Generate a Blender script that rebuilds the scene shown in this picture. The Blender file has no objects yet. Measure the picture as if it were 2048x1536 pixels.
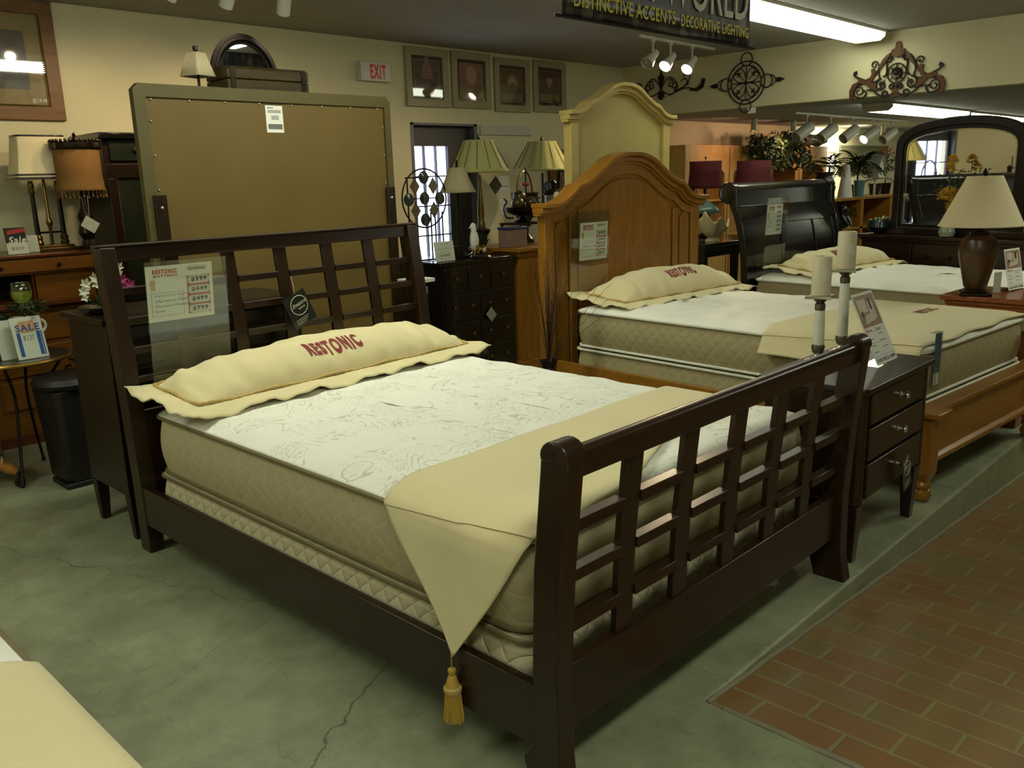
import bpy, math, random
from mathutils import Vector, Matrix, noise as mnoise
from math import sin, cos, pi, radians, sqrt, atan2
S = bpy.context.scene
COL = S.collection

# ---------------------------------------------------------------- camera
FPX = 1724.65
def cam_setup():
    yaw, pit, rol = radians(45.858), radians(13.323), radians(-1.775)
    f = Vector((sin(yaw)*cos(pit), cos(yaw)*cos(pit), -sin(pit)))
    r = Vector((cos(yaw), -sin(yaw), 0)); u = r.cross(f)
    r2 = r*cos(rol)+u*sin(rol); u2 = -r*sin(rol)+u*cos(rol)
    cd = bpy.data.cameras.new('camera'); co = bpy.data.objects.new('camera', cd); COL.objects.link(co)
    M = Matrix(((r2.x, u2.x, -f.x, -1.347), (r2.y, u2.y, -f.y, -1.154), (r2.z, u2.z, -f.z, 1.477), (0, 0, 0, 1)))
    co.matrix_world = M
    cd.sensor_width = 36; cd.lens = FPX/2048*36; cd.clip_start = 0.05; cd.clip_end = 100
    S.camera = co
cam_setup()
# ---------------------------------------------------------------- world, exposure, main lamp levels
W = bpy.data.worlds.new('sky'); S.world = W; W.use_nodes = True
W.node_tree.nodes['Background'].inputs[0].default_value = (0.72, 0.80, 1.0, 1)
W.node_tree.nodes['Background'].inputs[1].default_value = 5.0
S.view_settings.view_transform = 'Standard'; S.view_settings.look = 'None'
S.view_settings.gamma = 1; S.view_settings.use_curve_mapping = False
S.view_settings.exposure = 0.0
TUBE_E = 6.5                      # fluorescent diffusers in view
TUBE_E2 = 17.0                    # the brighter rows over the sales floor
TUBE_C = (0.95, 1.0, 0.80)
SPOT_C = (1.0, 0.78, 0.48)
SPOT_W = 55.0
# ---------------------------------------------------------------- materials
def lin(c):
    c = c/255.0
    return c/12.92 if c <= 0.04045 else ((c+0.055)/1.055)**2.4
def rgb(r, g, b): return (lin(r), lin(g), lin(b), 1)
MATS = {}
class NT:
    def __init__(s, name):
        s.m = bpy.data.materials.new(name); s.m.use_nodes = True; s.t = s.m.node_tree; s.p = s.t.nodes['Principled BSDF']
    def n(s, typ, **k):
        nd = s.t.nodes.new(typ)
        for a, b in k.items():
            if a.startswith('i_'):
                kk = a[2:]
                nd.inputs[int(kk) if kk.isdigit() else kk.replace('_', ' ')].default_value = b
            else: setattr(nd, a, b)
        return nd
    def l(s, a, b): s.t.links.new(a, b)
    def math(s, op, a, b=None, c=None):
        nd = s.n('ShaderNodeMath', operation=op)
        for i, v in enumerate((a, b, c)):
            if v is None: continue
            if isinstance(v, (int, float)): nd.inputs[i].default_value = v
            else: s.l(v, nd.inputs[i])
        return nd.outputs[0]
    def mix(s, fac, a, b):
        nd = s.n('ShaderNodeMix', data_type='RGBA')
        for i, v in ((0, fac), (6, a), (7, b)):
            if isinstance(v, (int, float, tuple)): nd.inputs[i].default_value = v
            else: s.l(v, nd.inputs[i])
        return nd.outputs[2]
    def coord(s, scale=(1, 1, 1), kind='Object'):
        tc = s.n('ShaderNodeTexCoord'); mp = s.n('ShaderNodeMapping'); mp.inputs['Scale'].default_value = scale
        s.l(tc.outputs[kind], mp.inputs[0]); return mp.outputs[0]
    def noise(s, vec, scale, detail=4, rough=0.55, dist=0):
        nd = s.n('ShaderNodeTexNoise'); nd.inputs['Scale'].default_value = scale; nd.inputs['Detail'].default_value = detail
        nd.inputs['Roughness'].default_value = rough; nd.inputs['Distortion'].default_value = dist
        s.l(vec, nd.inputs['Vector']); return nd.outputs[0]
    def ramp(s, fac, stops):
        nd = s.n('ShaderNodeValToRGB'); cr = nd.color_ramp
        while len(cr.elements) < len(stops): cr.elements.new(0.5)
        for e, (p, c) in zip(cr.elements, stops): e.position = p; e.color = c if isinstance(c, tuple) else (c, c, c, 1)
        s.l(fac, nd.inputs[0]); return nd.outputs[0]
    def bump(s, h, strength=0.3, dist=0.01):
        nd = s.n('ShaderNodeBump'); nd.inputs['Strength'].default_value = strength; nd.inputs['Distance'].default_value = dist
        s.l(h, nd.inputs['Height']); s.l(nd.outputs[0], s.p.inputs['Normal'])
    def base(s, c):
        if isinstance(c, tuple): s.p.inputs['Base Color'].default_value = c
        else: s.l(c, s.p.inputs['Base Color'])
    def fin(s, rough=0.6, metal=0.0, **k):
        s.p.inputs['Roughness'].default_value = rough; s.p.inputs['Metallic'].default_value = metal
        for a, b in k.items(): s.p.inputs[a.replace('_', ' ')].default_value = b
        return s.m
def simple(name, col, rough=0.6, metal=0.0, var=0.12, sc=8, bump=0.0, bs=60, **k):
    if name in MATS: return MATS[name]
    t = NT(name); v = t.coord()
    c2 = tuple(x*(1-var*2) for x in col[:3])+(1,); c1 = tuple(min(1, x*(1+var)) for x in col[:3])+(1,)
    t.base(t.mix(t.noise(v, sc), c2, c1))
    if bump: t.bump(t.noise(v, bs, 3), bump, 0.004)
    MATS[name] = t.fin(rough, metal, **k); return MATS[name]
def wood(name, c1, c2, rough=0.35, axis=0, sc=1.0, coat=0.0):
    if name in MATS: return MATS[name]
    t = NT(name); s = [9*sc]*3; s[axis] = 1.1*sc
    v = t.coord(tuple(s)); nz = t.noise(v, 3.0, 6, 0.6, 1.2); fine = t.noise(v, 18.0, 3, 0.6)
    a = t.ramp(t.math('ADD', t.math('MULTIPLY', nz, 0.75), t.math('MULTIPLY', fine, 0.25)), [(0.3, c1), (0.7, c2)])
    t.base(a); t.bump(fine, 0.12, 0.002)
    MATS[name] = t.fin(rough, 0, Coat_Weight=coat, Coat_Roughness=0.2, Specular_IOR_Level=0.35); return MATS[name]
def emis(name, col, e):
    if name in MATS: return MATS[name]
    t = NT(name); t.base((0.8, 0.8, 0.8, 1)); t.p.inputs['Emission Color'].default_value = col+(1,) if len(col) == 3 else col
    t.p.inputs['Emission Strength'].default_value = e; MATS[name] = t.fin(0.5); return MATS[name]
def glass(name, tint=(1, 1, 1, 1), alpha=0.12, rough=0.03):
    if name in MATS: return MATS[name]
    t = NT(name); t.t.nodes.remove(t.p)
    tr = t.n('ShaderNodeBsdfTransparent'); tr.inputs[0].default_value = tint
    gl = t.n('ShaderNodeBsdfGlossy'); gl.inputs['Roughness'].default_value = rough
    lw = t.n('ShaderNodeLayerWeight'); lw.inputs[0].default_value = 0.5
    mx = t.n('ShaderNodeMixShader'); t.l(t.math('ADD', t.math('MULTIPLY', t.math('POWER', lw.outputs['Facing'], 4.0), 0.5), alpha*0.4), mx.inputs[0])
    t.l(tr.outputs[0], mx.inputs[1]); t.l(gl.outputs[0], mx.inputs[2]); t.l(mx.outputs[0], t.t.nodes['Material Output'].inputs[0])
    MATS[name] = t.m; return t.m

# ---------------------------------------------------------------- mesh builder
class MB:
    def __init__(s, M=None): s.v = []; s.f = []; s.M = M or Matrix()
    def add(s, vs, fs):
        b = len(s.v); s.v += [s.M @ Vector(v) for v in vs]; s.f += [tuple(i+b for i in f) for f in fs]; return s
    def box(s, x0, y0, z0, x1, y1, z1):
        return s.add([(x0, y0, z0), (x1, y0, z0), (x1, y1, z0), (x0, y1, z0), (x0, y0, z1), (x1, y0, z1), (x1, y1, z1), (x0, y1, z1)],
                     [(0, 3, 2, 1), (4, 5, 6, 7), (0, 1, 5, 4), (1, 2, 6, 5), (2, 3, 7, 6), (3, 0, 4, 7)])
    def taper(s, cx, cy, z0, z1, a0, b0, a1, b1):
        vs = []
        for z, a, b in ((z0, a0, b0), (z1, a1, b1)):
            vs += [(cx-a/2, cy-b/2, z), (cx+a/2, cy-b/2, z), (cx+a/2, cy+b/2, z), (cx-a/2, cy+b/2, z)]
        return s.add(vs, [(0, 3, 2, 1), (4, 5, 6, 7), (0, 1, 5, 4), (1, 2, 6, 5), (2, 3, 7, 6), (3, 0, 4, 7)])
    def lathe(s, prof, n=24, c=(0, 0, 0), rf=None, sx=1, sy=1, caps=True):
        vs = []; fs = []
        for k, (r, z) in enumerate(prof):
            for i in range(n):
                a = 2*pi*i/n; rr = r*(rf(a, z) if rf else 1)
                vs.append((c[0]+rr*cos(a)*sx, c[1]+rr*sin(a)*sy, c[2]+z))
        for k in range(len(prof)-1):
            for i in range(n):
                j = (i+1) % n; fs.append((k*n+i, k*n+j, (k+1)*n+j, (k+1)*n+i))
        if caps: fs.append(tuple(range(n-1, -1, -1))); fs.append(tuple((len(prof)-1)*n+i for i in range(n)))
        return s.add(vs, fs)
    def tube(s, pts, r, n=8, closed=False):
        P = [Vector(p) for p in pts]; m = len(P); vs = []; fs = []
        if m < 2: return s
        T = []
        for i in range(m):
            a = P[(i-1) % m] if (closed or i > 0) else P[0]; b = P[(i+1) % m] if (closed or i < m-1) else P[-1]
            t = b-a; T.append(t.normalized() if t.length > 1e-9 else Vector((0, 0, 1)))
        up = Vector((0, 0, 1)) if abs(T[0].z) < 0.9 else Vector((1, 0, 0))
        nn = (up-T[0]*up.dot(T[0])).normalized()
        for i in range(m):
            nn = nn-T[i]*nn.dot(T[i]); nn = nn.normalized() if nn.length > 1e-6 else Vector((1, 0, 0)); bb = T[i].cross(nn)
            rr = r[i] if isinstance(r, (list, tuple)) else r
            for k in range(n):
                a = 2*pi*k/n; vs.append(P[i]+nn*rr*cos(a)+bb*rr*sin(a))
        rng = m if closed else m-1
        for i in range(rng):
            j = (i+1) % m
            for k in range(n):
                l = (k+1) % n; fs.append((i*n+k, i*n+l, j*n+l, j*n+k))
        if not closed: fs.append(tuple(range(n-1, -1, -1))); fs.append(tuple((m-1)*n+k for k in range(n)))
        return s.add(vs, fs)
    def prism(s, poly, axis, a, b):
        n = len(poly)
        def mk(p, d): return (d, p[0], p[1]) if axis == 0 else ((p[0], d, p[1]) if axis == 1 else (p[0], p[1], d))
        vs = [mk(p, a) for p in poly]+[mk(p, b) for p in poly]
        fs = [tuple(range(n-1, -1, -1)), tuple(range(n, 2*n))]+[(i, (i+1) % n, n+(i+1) % n, n+i) for i in range(n)]
        return s.add(vs, fs)
    def ring(s, outer, inner, axis, a, b):       # frame between two equal-length loops
        n = len(outer)
        def mk(p, d): return (d, p[0], p[1]) if axis == 0 else ((p[0], d, p[1]) if axis == 1 else (p[0], p[1], d))
        vs = [mk(p, a) for p in outer]+[mk(p, a) for p in inner]+[mk(p, b) for p in outer]+[mk(p, b) for p in inner]; fs = []
        for i in range(n):
            j = (i+1) % n
            fs += [(i, j, n+j, n+i), (2*n+i, 3*n+i, 3*n+j, 2*n+j), (i, 2*n+i, 2*n+j, j), (n+i, n+j, 3*n+j, 3*n+i)]
        return s.add(vs, fs)
    def grid(s, fn, nu, nv):
        vs = [fn(i/nu, j/nv) for j in range(nv+1) for i in range(nu+1)]
        fs = [(j*(nu+1)+i, j*(nu+1)+i+1, (j+1)*(nu+1)+i+1, (j+1)*(nu+1)+i) for j in range(nv) for i in range(nu)]
        return s.add(vs, fs)
    def ball(s, c, r, n=16, sz=1.0, m=10):
        return s.lathe([(max(r*sin(pi*k/m), 1e-4), -r*sz*cos(pi*k/m)) for k in range(m+1)], n, c)
    def loops(s, LP, cap0=True, cap1=True):
        n = len(LP[0]); vs = [p for L in LP for p in L]; fs = []
        for k in range(len(LP)-1):
            for i in range(n):
                j = (i+1) % n; fs.append((k*n+i, k*n+j, (k+1)*n+j, (k+1)*n+i))
        if cap0: fs.append(tuple(range(n-1, -1, -1)))
        if cap1: fs.append(tuple((len(LP)-1)*n+i for i in range(n)))
        return s.add(vs, fs)
    def leaf(s, p, d, up, L, w, bend=0.25):
        p = Vector(p); d = Vector(d).normalized(); sd = d.cross(Vector(up))
        sd = sd.normalized() if sd.length > 1e-4 else Vector((1, 0, 0)); nn = sd.cross(d)
        m = p+d*L*0.5+nn*L*bend*0.3; e = p+d*L-nn*L*bend*0.4
        return s.add([p, m+sd*w/2, e, m-sd*w/2], [(0, 1, 2), (0, 2, 3)])
    def mesh(s, name, ang=35):
        me = bpy.data.meshes.new(name); me.from_pydata([tuple(v) for v in s.v], [], s.f); me.validate()
        me.polygons.foreach_set('use_smooth', [True]*len(me.polygons))
        try: me.set_sharp_from_angle(angle=radians(ang))
        except Exception: pass
        return me
def obj(name, mb, mat, parent=None, bevel=0, solid=0, ang=35, label=None, fixn=True):
    me = mb.mesh(name, ang) if isinstance(mb, MB) else mb
    if fixn and isinstance(mb, MB):
        import bmesh
        bm = bmesh.new(); bm.from_mesh(me); bmesh.ops.recalc_face_normals(bm, faces=bm.faces); bm.to_mesh(me); bm.free()
    o = bpy.data.objects.new(name, me); COL.objects.link(o)
    if mat: me.materials.append(mat)
    if parent is not None: o.parent = parent
    if solid: md = o.modifiers.new('s', 'SOLIDIFY'); md.thickness = solid; md.offset = 0
    if bevel: md = o.modifiers.new('b', 'BEVEL'); md.width = bevel; md.segments = 2; md.limit_method = 'ANGLE'; md.angle_limit = radians(40)
    if label: o['label'] = label
    return o
def thing(name, label, cat, loc=(0, 0, 0), rz=0, group=None):
    o = bpy.data.objects.new(name, None); COL.objects.link(o); o.location = loc; o.rotation_euler = (0, 0, radians(rz))
    o.empty_display_size = 0.05; o['label'] = label; o['category'] = cat
    if group: o['group'] = group
    return o
def tag(o, label, cat, group=None, kind=None, loc=None, rz=0):
    o['label'] = label; o['category'] = cat
    if group: o['group'] = group
    if kind: o['kind'] = kind
    if loc is not None: o.location = loc; o.rotation_euler = (0, 0, radians(rz))
    return o
def struct(name, mb, mat, **k):
    o = obj(name, mb, mat, **k); o['kind'] = 'structure'; return o
def copytree(o, loc=None, rz=None, label=None, group=None, parent=None):
    c = o.copy(); COL.objects.link(c)
    if parent is not None: c.parent = parent
    if loc is not None: c.location = loc
    if rz is not None: c.rotation_euler = (0, 0, radians(rz))
    if label: c['label'] = label
    if group: c['group'] = group
    for ch in list(o.children): copytree(ch, parent=c)
    return c
# orientation frames for flat lettering: x right, y up, z towards the viewer
def frame(o, right, up):
    r = Vector(right).normalized(); u = Vector(up).normalized(); n = r.cross(u)
    return Matrix(((r.x, u.x, n.x, o[0]), (r.y, u.y, n.y, o[1]), (r.z, u.z, n.z, o[2]), (0, 0, 0, 1)))
def FY(x, y, z): return frame((x, y, z), (1, 0, 0), (0, 0, 1))       # faces -y
def FX(x, y, z): return frame((x, y, z), (0, -1, 0), (0, 0, 1))      # faces -x
_tc = {}
def text_geo(s, bold=0.0):
    key = (s, bold)
    if key in _tc: return _tc[key]
    cu = bpy.data.curves.new('t', 'FONT'); cu.body = s; cu.offset = bold; cu.resolution_u = 3; cu.align_x = 'LEFT'; cu.space_character = 1.0+bold*6
    o = bpy.data.objects.new('t', cu); COL.objects.link(o)
    dg = bpy.context.evaluated_depsgraph_get(); dg.update()
    me = bpy.data.meshes.new_from_object(o.evaluated_get(dg))
    vs = [v.co.copy() for v in me.vertices]; fs = [tuple(p.vertices) for p in me.polygons]
    bpy.data.objects.remove(o); bpy.data.curves.remove(cu); bpy.data.meshes.remove(me)
    if vs:
        x0 = min(v.x for v in vs); x1 = max(v.x for v in vs); y0 = min(v.y for v in vs); y1 = max(v.y for v in vs)
        vs = [((v.x-x0)/(x1-x0), (v.y-y0)/(y1-y0)) for v in vs]
    _tc[key] = (vs, fs); return _tc[key]
def text(mb, s, M, x, y, w, h, bold=0.0, z=0.001, slant=0.0, warp=None):
    """lettering fitted to the box (x, y)-(x+w, y+h) of frame M"""
    vs, fs = text_geo(s, bold); out = []
    for a, b in vs:
        p = M @ Vector((x+a*w+slant*b*h, y+b*h, z))
        out.append(warp(p) if warp else p)
    K = mb.M; mb.M = Matrix(); mb.add(out, fs); mb.M = K; return mb
def rrect(x0, y0, x1, y1, r, n=5):
    out = []
    for cx, cy, a in ((x1-r, y1-r, 0), (x0+r, y1-r, 90), (x0+r, y0+r, 180), (x1-r, y0+r, 270)):
        for k in range(n+1):
            t = radians(a+90*k/n); out.append((cx+r*cos(t), cy+r*sin(t)))
    return out
def flat(mb, poly, M, z=0.0006):
    K = mb.M; mb.M = Matrix(); mb.add([M @ Vector((p[0], p[1], z)) for p in poly], [tuple(range(len(poly)))]); mb.M = K; return mb
def frect(mb, M, x0, y0, x1, y1, z=0.0006): return flat(mb, [(x0, y0), (x1, y0), (x1, y1), (x0, y1)], M, z)
def card(mb, M, x0, y0, x1, y1, th=0.0012):
    K = mb.M; mb.M = M; mb.box(x0, y0, -th, x1, y1, 0); mb.M = K; return mb
def cat(pts, k=6, closed=False):
    P = [Vector(p) for p in pts]; n = len(P); out = []
    for i in range(n if closed else n-1):
        p0 = P[(i-1) % n] if (closed or i > 0) else P[0]; p1 = P[i]; p2 = P[(i+1) % n]; p3 = P[(i+2) % n] if (closed or i < n-2) else P[-1]
        for j in range(k):
            t = j/k; out.append(0.5*((2*p1)+(p2-p0)*t+(2*p0-5*p1+4*p2-p3)*t*t+(3*p1-p0-3*p2+p3)*t**3))
    if not closed: out.append(P[-1])
    return out
def spiral(cx, cy, r0, r1, a0, turns, n=28):
    return [(cx+(r0+(r1-r0)*k/n)*cos(radians(a0)+2*pi*turns*k/n), cy+(r0+(r1-r0)*k/n)*sin(radians(a0)+2*pi*turns*k/n)) for k in range(n+1)]
# ================================================================ SETTING
def m_wall():
    t = NT('wall_paint'); v = t.coord(); t.base(t.mix(t.noise(v, 1.6, 5), rgb(200, 191, 152), rgb(214, 205, 166)))
    t.bump(t.noise(v, 90, 3), 0.15, 0.003); return t.fin(0.75)
def m_ceil():
    t = NT('ceiling_texture'); v = t.coord(); t.base(t.mix(t.noise(v, 3, 4), rgb(150, 146, 136), rgb(166, 162, 152)))
    t.bump(t.noise(v, 45, 4, 0.7), 0.7, 0.012); return t.fin(0.85)
def m_conc():
    t = NT('sealed_concrete'); v = t.coord()
    big = t.noise(v, 1.3, 6, 0.6, 0.4); mid = t.noise(v, 7, 6, 0.65); fine = t.noise(v, 70, 4, 0.7)
    c = t.ramp(t.math('ADD', t.math('MULTIPLY', big, 0.55), t.math('MULTIPLY', mid, 0.45)), [(0.36, rgb(116, 119, 94)), (0.5, rgb(142, 146, 116)), (0.66, rgb(164, 168, 138))])
    c = t.mix(t.math('MULTIPLY', fine, 0.35), c, rgb(100, 102, 76))
    def cracks(sc, w, seed, dist):
        mp = t.n('ShaderNodeMapping'); mp.inputs['Location'].default_value = (seed, seed*1.7, 0); t.l(v, mp.inputs[0])
        nz = t.n('ShaderNodeTexNoise'); nz.inputs['Scale'].default_value = 4; nz.inputs['Detail'].default_value = 5; t.l(mp.outputs[0], nz.inputs['Vector'])
        ad = t.n('ShaderNodeVectorMath', operation='MULTIPLY_ADD'); ad.inputs[1].default_value = (dist, dist, 0)
        t.l(nz.outputs['Color'], ad.inputs[0]); t.l(mp.outputs[0], ad.inputs[2])
        vo = t.n('ShaderNodeTexVoronoi', feature='DISTANCE_TO_EDGE'); vo.inputs['Scale'].default_value = sc; t.l(ad.outputs[0], vo.inputs['Vector'])
        return t.math('LESS_THAN', vo.outputs['Distance'], w)
    k = t.math('MULTIPLY', cracks(0.42, 0.0005, 3.1, 0.18), 0.6)
    h = t.math('MULTIPLY', t.math('MULTIPLY', cracks(3.2, 0.006, 7.7, 0.35), t.math('GREATER_THAN', t.noise(v, 1.7, 3), 0.5)), 0.22)
    c = t.mix(t.math('ADD', k, h), c, rgb(38, 38, 26))
    stn = t.ramp(t.noise(v, 2.6, 7, 0.7, 1.6), [(0.30, 0.55), (0.46, 0.0)]); c = t.mix(t.math('MULTIPLY', stn, 0.5), c, rgb(92, 92, 62))
    scr = t.math('LESS_THAN', t.math('ABSOLUTE', t.math('SUBTRACT', t.noise(v, 5.5, 3, 0.5, 2.5), 0.5)), 0.0022); c = t.mix(t.math('MULTIPLY', t.math('MULTIPLY', scr, t.math('GREATER_THAN', t.noise(v, 3.1, 2), 0.56)), 0.45), c, rgb(52, 52, 36))
    t.base(c); t.bump(t.math('ADD', t.math('MULTIPLY', mid, 0.6), fine), 0.2, 0.004)
    return t.fin(0.42)
def m_brick():
    t = NT('paver_brick'); tc = t.n('ShaderNodeTexCoord'); sp = t.n('ShaderNodeSeparateXYZ'); t.l(tc.outputs['Object'], sp.inputs[0])
    cb = t.n('ShaderNodeCombineXYZ'); t.l(t.math('MULTIPLY', sp.outputs[1], -1), cb.inputs[0]); t.l(t.math('SUBTRACT', sp.outputs[0], 0.62), cb.inputs[1])
    b = t.n('ShaderNodeTexBrick'); b.offset = 0.5; b.inputs['Scale'].default_value = 1.0; b.inputs['Brick Width'].default_value = 0.235; b.inputs['Row Height'].default_value = 0.118
    b.inputs['Mortar Size'].default_value = 0.007; b.inputs['Mortar Smooth'].default_value = 0.25; b.inputs['Bias'].default_value = 0.1
    b.inputs['Color1'].default_value = rgb(138, 88, 50); b.inputs['Color2'].default_value = rgb(128, 106, 66); b.inputs['Mortar'].default_value = rgb(142, 134, 90)
    t.l(cb.outputs[0], b.inputs['Vector']); n = t.noise(tc.outputs['Object'], 28, 5, 0.7); n2 = t.noise(tc.outputs['Object'], 1.1, 3)
    c = t.mix(t.math('MULTIPLY', n, 0.45), b.outputs['Color'], rgb(104, 74, 44)); c = t.mix(t.math('MULTIPLY', n2, 0.3), c, rgb(132, 124, 76))
    t.base(c); t.bump(t.math('ADD', t.math('MULTIPLY', b.outputs['Fac'], -1.0), t.math('MULTIPLY', n, 0.4)), 0.5, 0.006)
    return t.fin(0.33, 0, Specular_IOR_Level=0.8)
WALL, CEIL, CONC, BRICK = m_wall(), m_ceil(), m_conc(), m_brick()
white_paint = simple('white_enamel', rgb(205, 202, 186), 0.45)
door_dark = simple('dark_door_paint', rgb(40, 34, 30), 0.5)
black_metal = simple('black_iron', rgb(24, 18, 16), 0.5, 0.3)

struct('floor', MB().prism([(-5, -6), (0.606, -6), (0.606, 0), (17, 0), (17, 5.15), (-5, 5.15)], 2, -0.8, 0), CONC, bevel=0.012)
struct('floor_brick', MB().add([(0.606, -6, -0.008), (8, -6, -0.50), (8, 0, -0.50), (0.606, 0, -0.008), (0.606, -6, -0.9), (8, -6, -0.9), (8, 0, -0.9), (0.606, 0, -0.9)],
       [(0, 1, 2, 3), (4, 7, 6, 5), (0, 4, 5, 1), (1, 5, 6, 2), (2, 6, 7, 3), (3, 7, 4, 0)]), BRICK)
mort = simple('mortar_edge', rgb(128, 122, 98), 0.8, bump=0.5, bs=60)
e = MB(); e.tube([(0.606, -6+0.06*k, -0.004+0.002*sin(k*1.9)) for k in range(100)], 0.012, 6)
e.tube([(0.606+0.06*k, -0.004+0.002*sin(k*1.3), -0.008-0.0665*0.06*k) for k in range(120)], 0.011, 6); struct('trim_1', e, mort)
struct('floor_annex', MB().box(8, -6, -0.6, 17, 0, -0.5), CONC)
struct('wall_back', MB().box(-5, 5, -0.1, 3.80, 5.3, 2.8).box(3.80, 5, -0.1, 4.62, 5.3, 0.0).box(3.80, 5, 2.0, 4.62, 5.3, 2.8).box(4.62, 5, -0.1, 17.2, 5.3, 2.8), WALL)
struct('wall_left', MB().box(-5.15, -6, 0, -5, 5.15, 2.66), WALL)
struct('wall_front', MB().box(-5.15, -6.15, -0.9, 17.2, -6, 2.66), WALL)
struct('wall_right', MB().box(17, -6, -0.6, 17.2, 5.15, 2.66), WALL)
struct('wall_header', MB().box(6.93, -6, 2.12, 7.08, 5, 2.66), WALL)
struct('ceiling', MB().box(-5.2, -6.1, 2.66, 6.95, 5.1, 2.76), CEIL)
struct('ceiling_annex', MB().box(7.08, -6.1, 2.12, 17.1, 5.1, 2.2), CEIL)
# door with a paned window
d = struct('door_1', MB().box(3.83, 5.07, 0.02, 3.87, 5.11, 1.98).box(4.30, 5.07, 0.02, 4.58, 5.11, 1.98).box(3.87, 5.07, 1.80, 4.30, 5.11, 1.98).box(3.87, 5.07, 0.02, 4.30, 5.11, 0.72), door_dark)
m = MB()
for k in (1, 2): m.box(3.87+0.1433*k-0.006, 5.075, 0.72, 3.87+0.1433*k+0.006, 5.105, 1.80)
for k in (1, 2, 3): m.box(3.87, 5.075, 0.72+0.27*k-0.006, 4.30, 5.105, 0.72+0.27*k+0.006)
obj('window_mullion', m, simple('grey_mullion', rgb(90, 92, 110), 0.5), d)
obj('window_pane', MB().box(3.87, 5.088, 0.72, 4.30, 5.092, 1.80), glass('window_glass', (0.97, 0.98, 1, 1), 0.05), d)
mk = MB(); frect(mk, FY(4.20, 5.086, 1.26), -0.0, 0.0, 0.001, 0.001); 
st = MB(); st.lathe([(0.028, 0), (0.028, 0.001)], 20); 
so = obj('window_sticker', st, simple('faded_red_sticker', rgb(214, 120, 130), 0.6), d, label='round red sticker'); so.location = (4.215, 5.086, 1.31); so.rotation_euler = (radians(90), 0, 0)
struct('trim_2', MB().box(3.80, 4.995, 0, 3.83, 5.15, 2.0).box(4.58, 4.995, 0, 4.62, 5.15, 2.0).box(3.80, 4.995, 1.98, 4.62, 5.15, 2.0), simple('door_jamb', rgb(88, 92, 96), 0.5))
b = obj('wall_board', MB().box(4.65, 4.975, 1.905, 5.37, 5.0, 1.99), simple('white_board', rgb(196, 190, 172), 0.7), bevel=0.002)
tag(b, 'plain white board strip fixed to the wall right of the dark door', 'board')

# ---------------------------------------------------------------- fluorescent fixtures
tube_m = emis('fluorescent_diffuser', TUBE_C, TUBE_E); tube_m2 = emis('bright_fluorescent_diffuser', TUBE_C, TUBE_E2)
def fixture(x0, x1, y, zc, label, w=0.30, tm=None):
    t = thing('fluorescent_fixture', label, 'ceiling light', ((x0+x1)/2, y, zc), 0, 'wraparound fluorescent fixtures')
    L = (x1-x0)/2
    obj('housing', MB().box(-L, -w/2-0.01, -0.022, L, w/2+0.01, 0), white_paint, t)
    pr = [(-w/2, -0.022), (-w/2, -0.05), (-w/2+0.04, -0.082), (w/2-0.04, -0.082), (w/2, -0.05), (w/2, -0.022)]
    obj('diffuser', MB().prism(pr, 0, -L+0.012, L-0.012), tm or tube_m, t)
    obj('end_cap', MB().prism([(a*1.02, b*1.03) for a, b in pr], 0, -L, -L+0.012), white_paint, t)
    obj('end_cap', MB().prism([(a*1.02, b*1.03) for a, b in pr], 0, L-0.012, L), white_paint, t)
    return t
fixture(4.36, 6.80, 2.19, 2.66, 'long white fluorescent light on the main ceiling, ending at the header wall')
fixture(7.75, 10.15, 2.45, 2.118, 'fluorescent light under the low ceiling beyond the header, nearest one')
fixture(10.35, 12.75, 2.5, 2.118, 'fluorescent light under the low ceiling, directly behind the top of the dresser mirror')
fixture(0.1, 2.5, 2.19, 2.66, 'fluorescent light above the dark lattice bed, over the camera view', tm=tube_m2)
fixture(4.36, 6.80, -1.2, 2.66, 'fluorescent light above the brick aisle', tm=tube_m2)
fixture(-3.6, -1.2, 2.19, 2.66, 'fluorescent light at the far left of the same row, out of view', tm=tube_m2)
fixture(-1.8, 0.6, -1.2, 2.66, 'fluorescent light above the foreground mattress', tm=tube_m2)
fixture(-2.2, 0.2, -3.4, 2.66, 'fluorescent light behind the camera')
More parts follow.
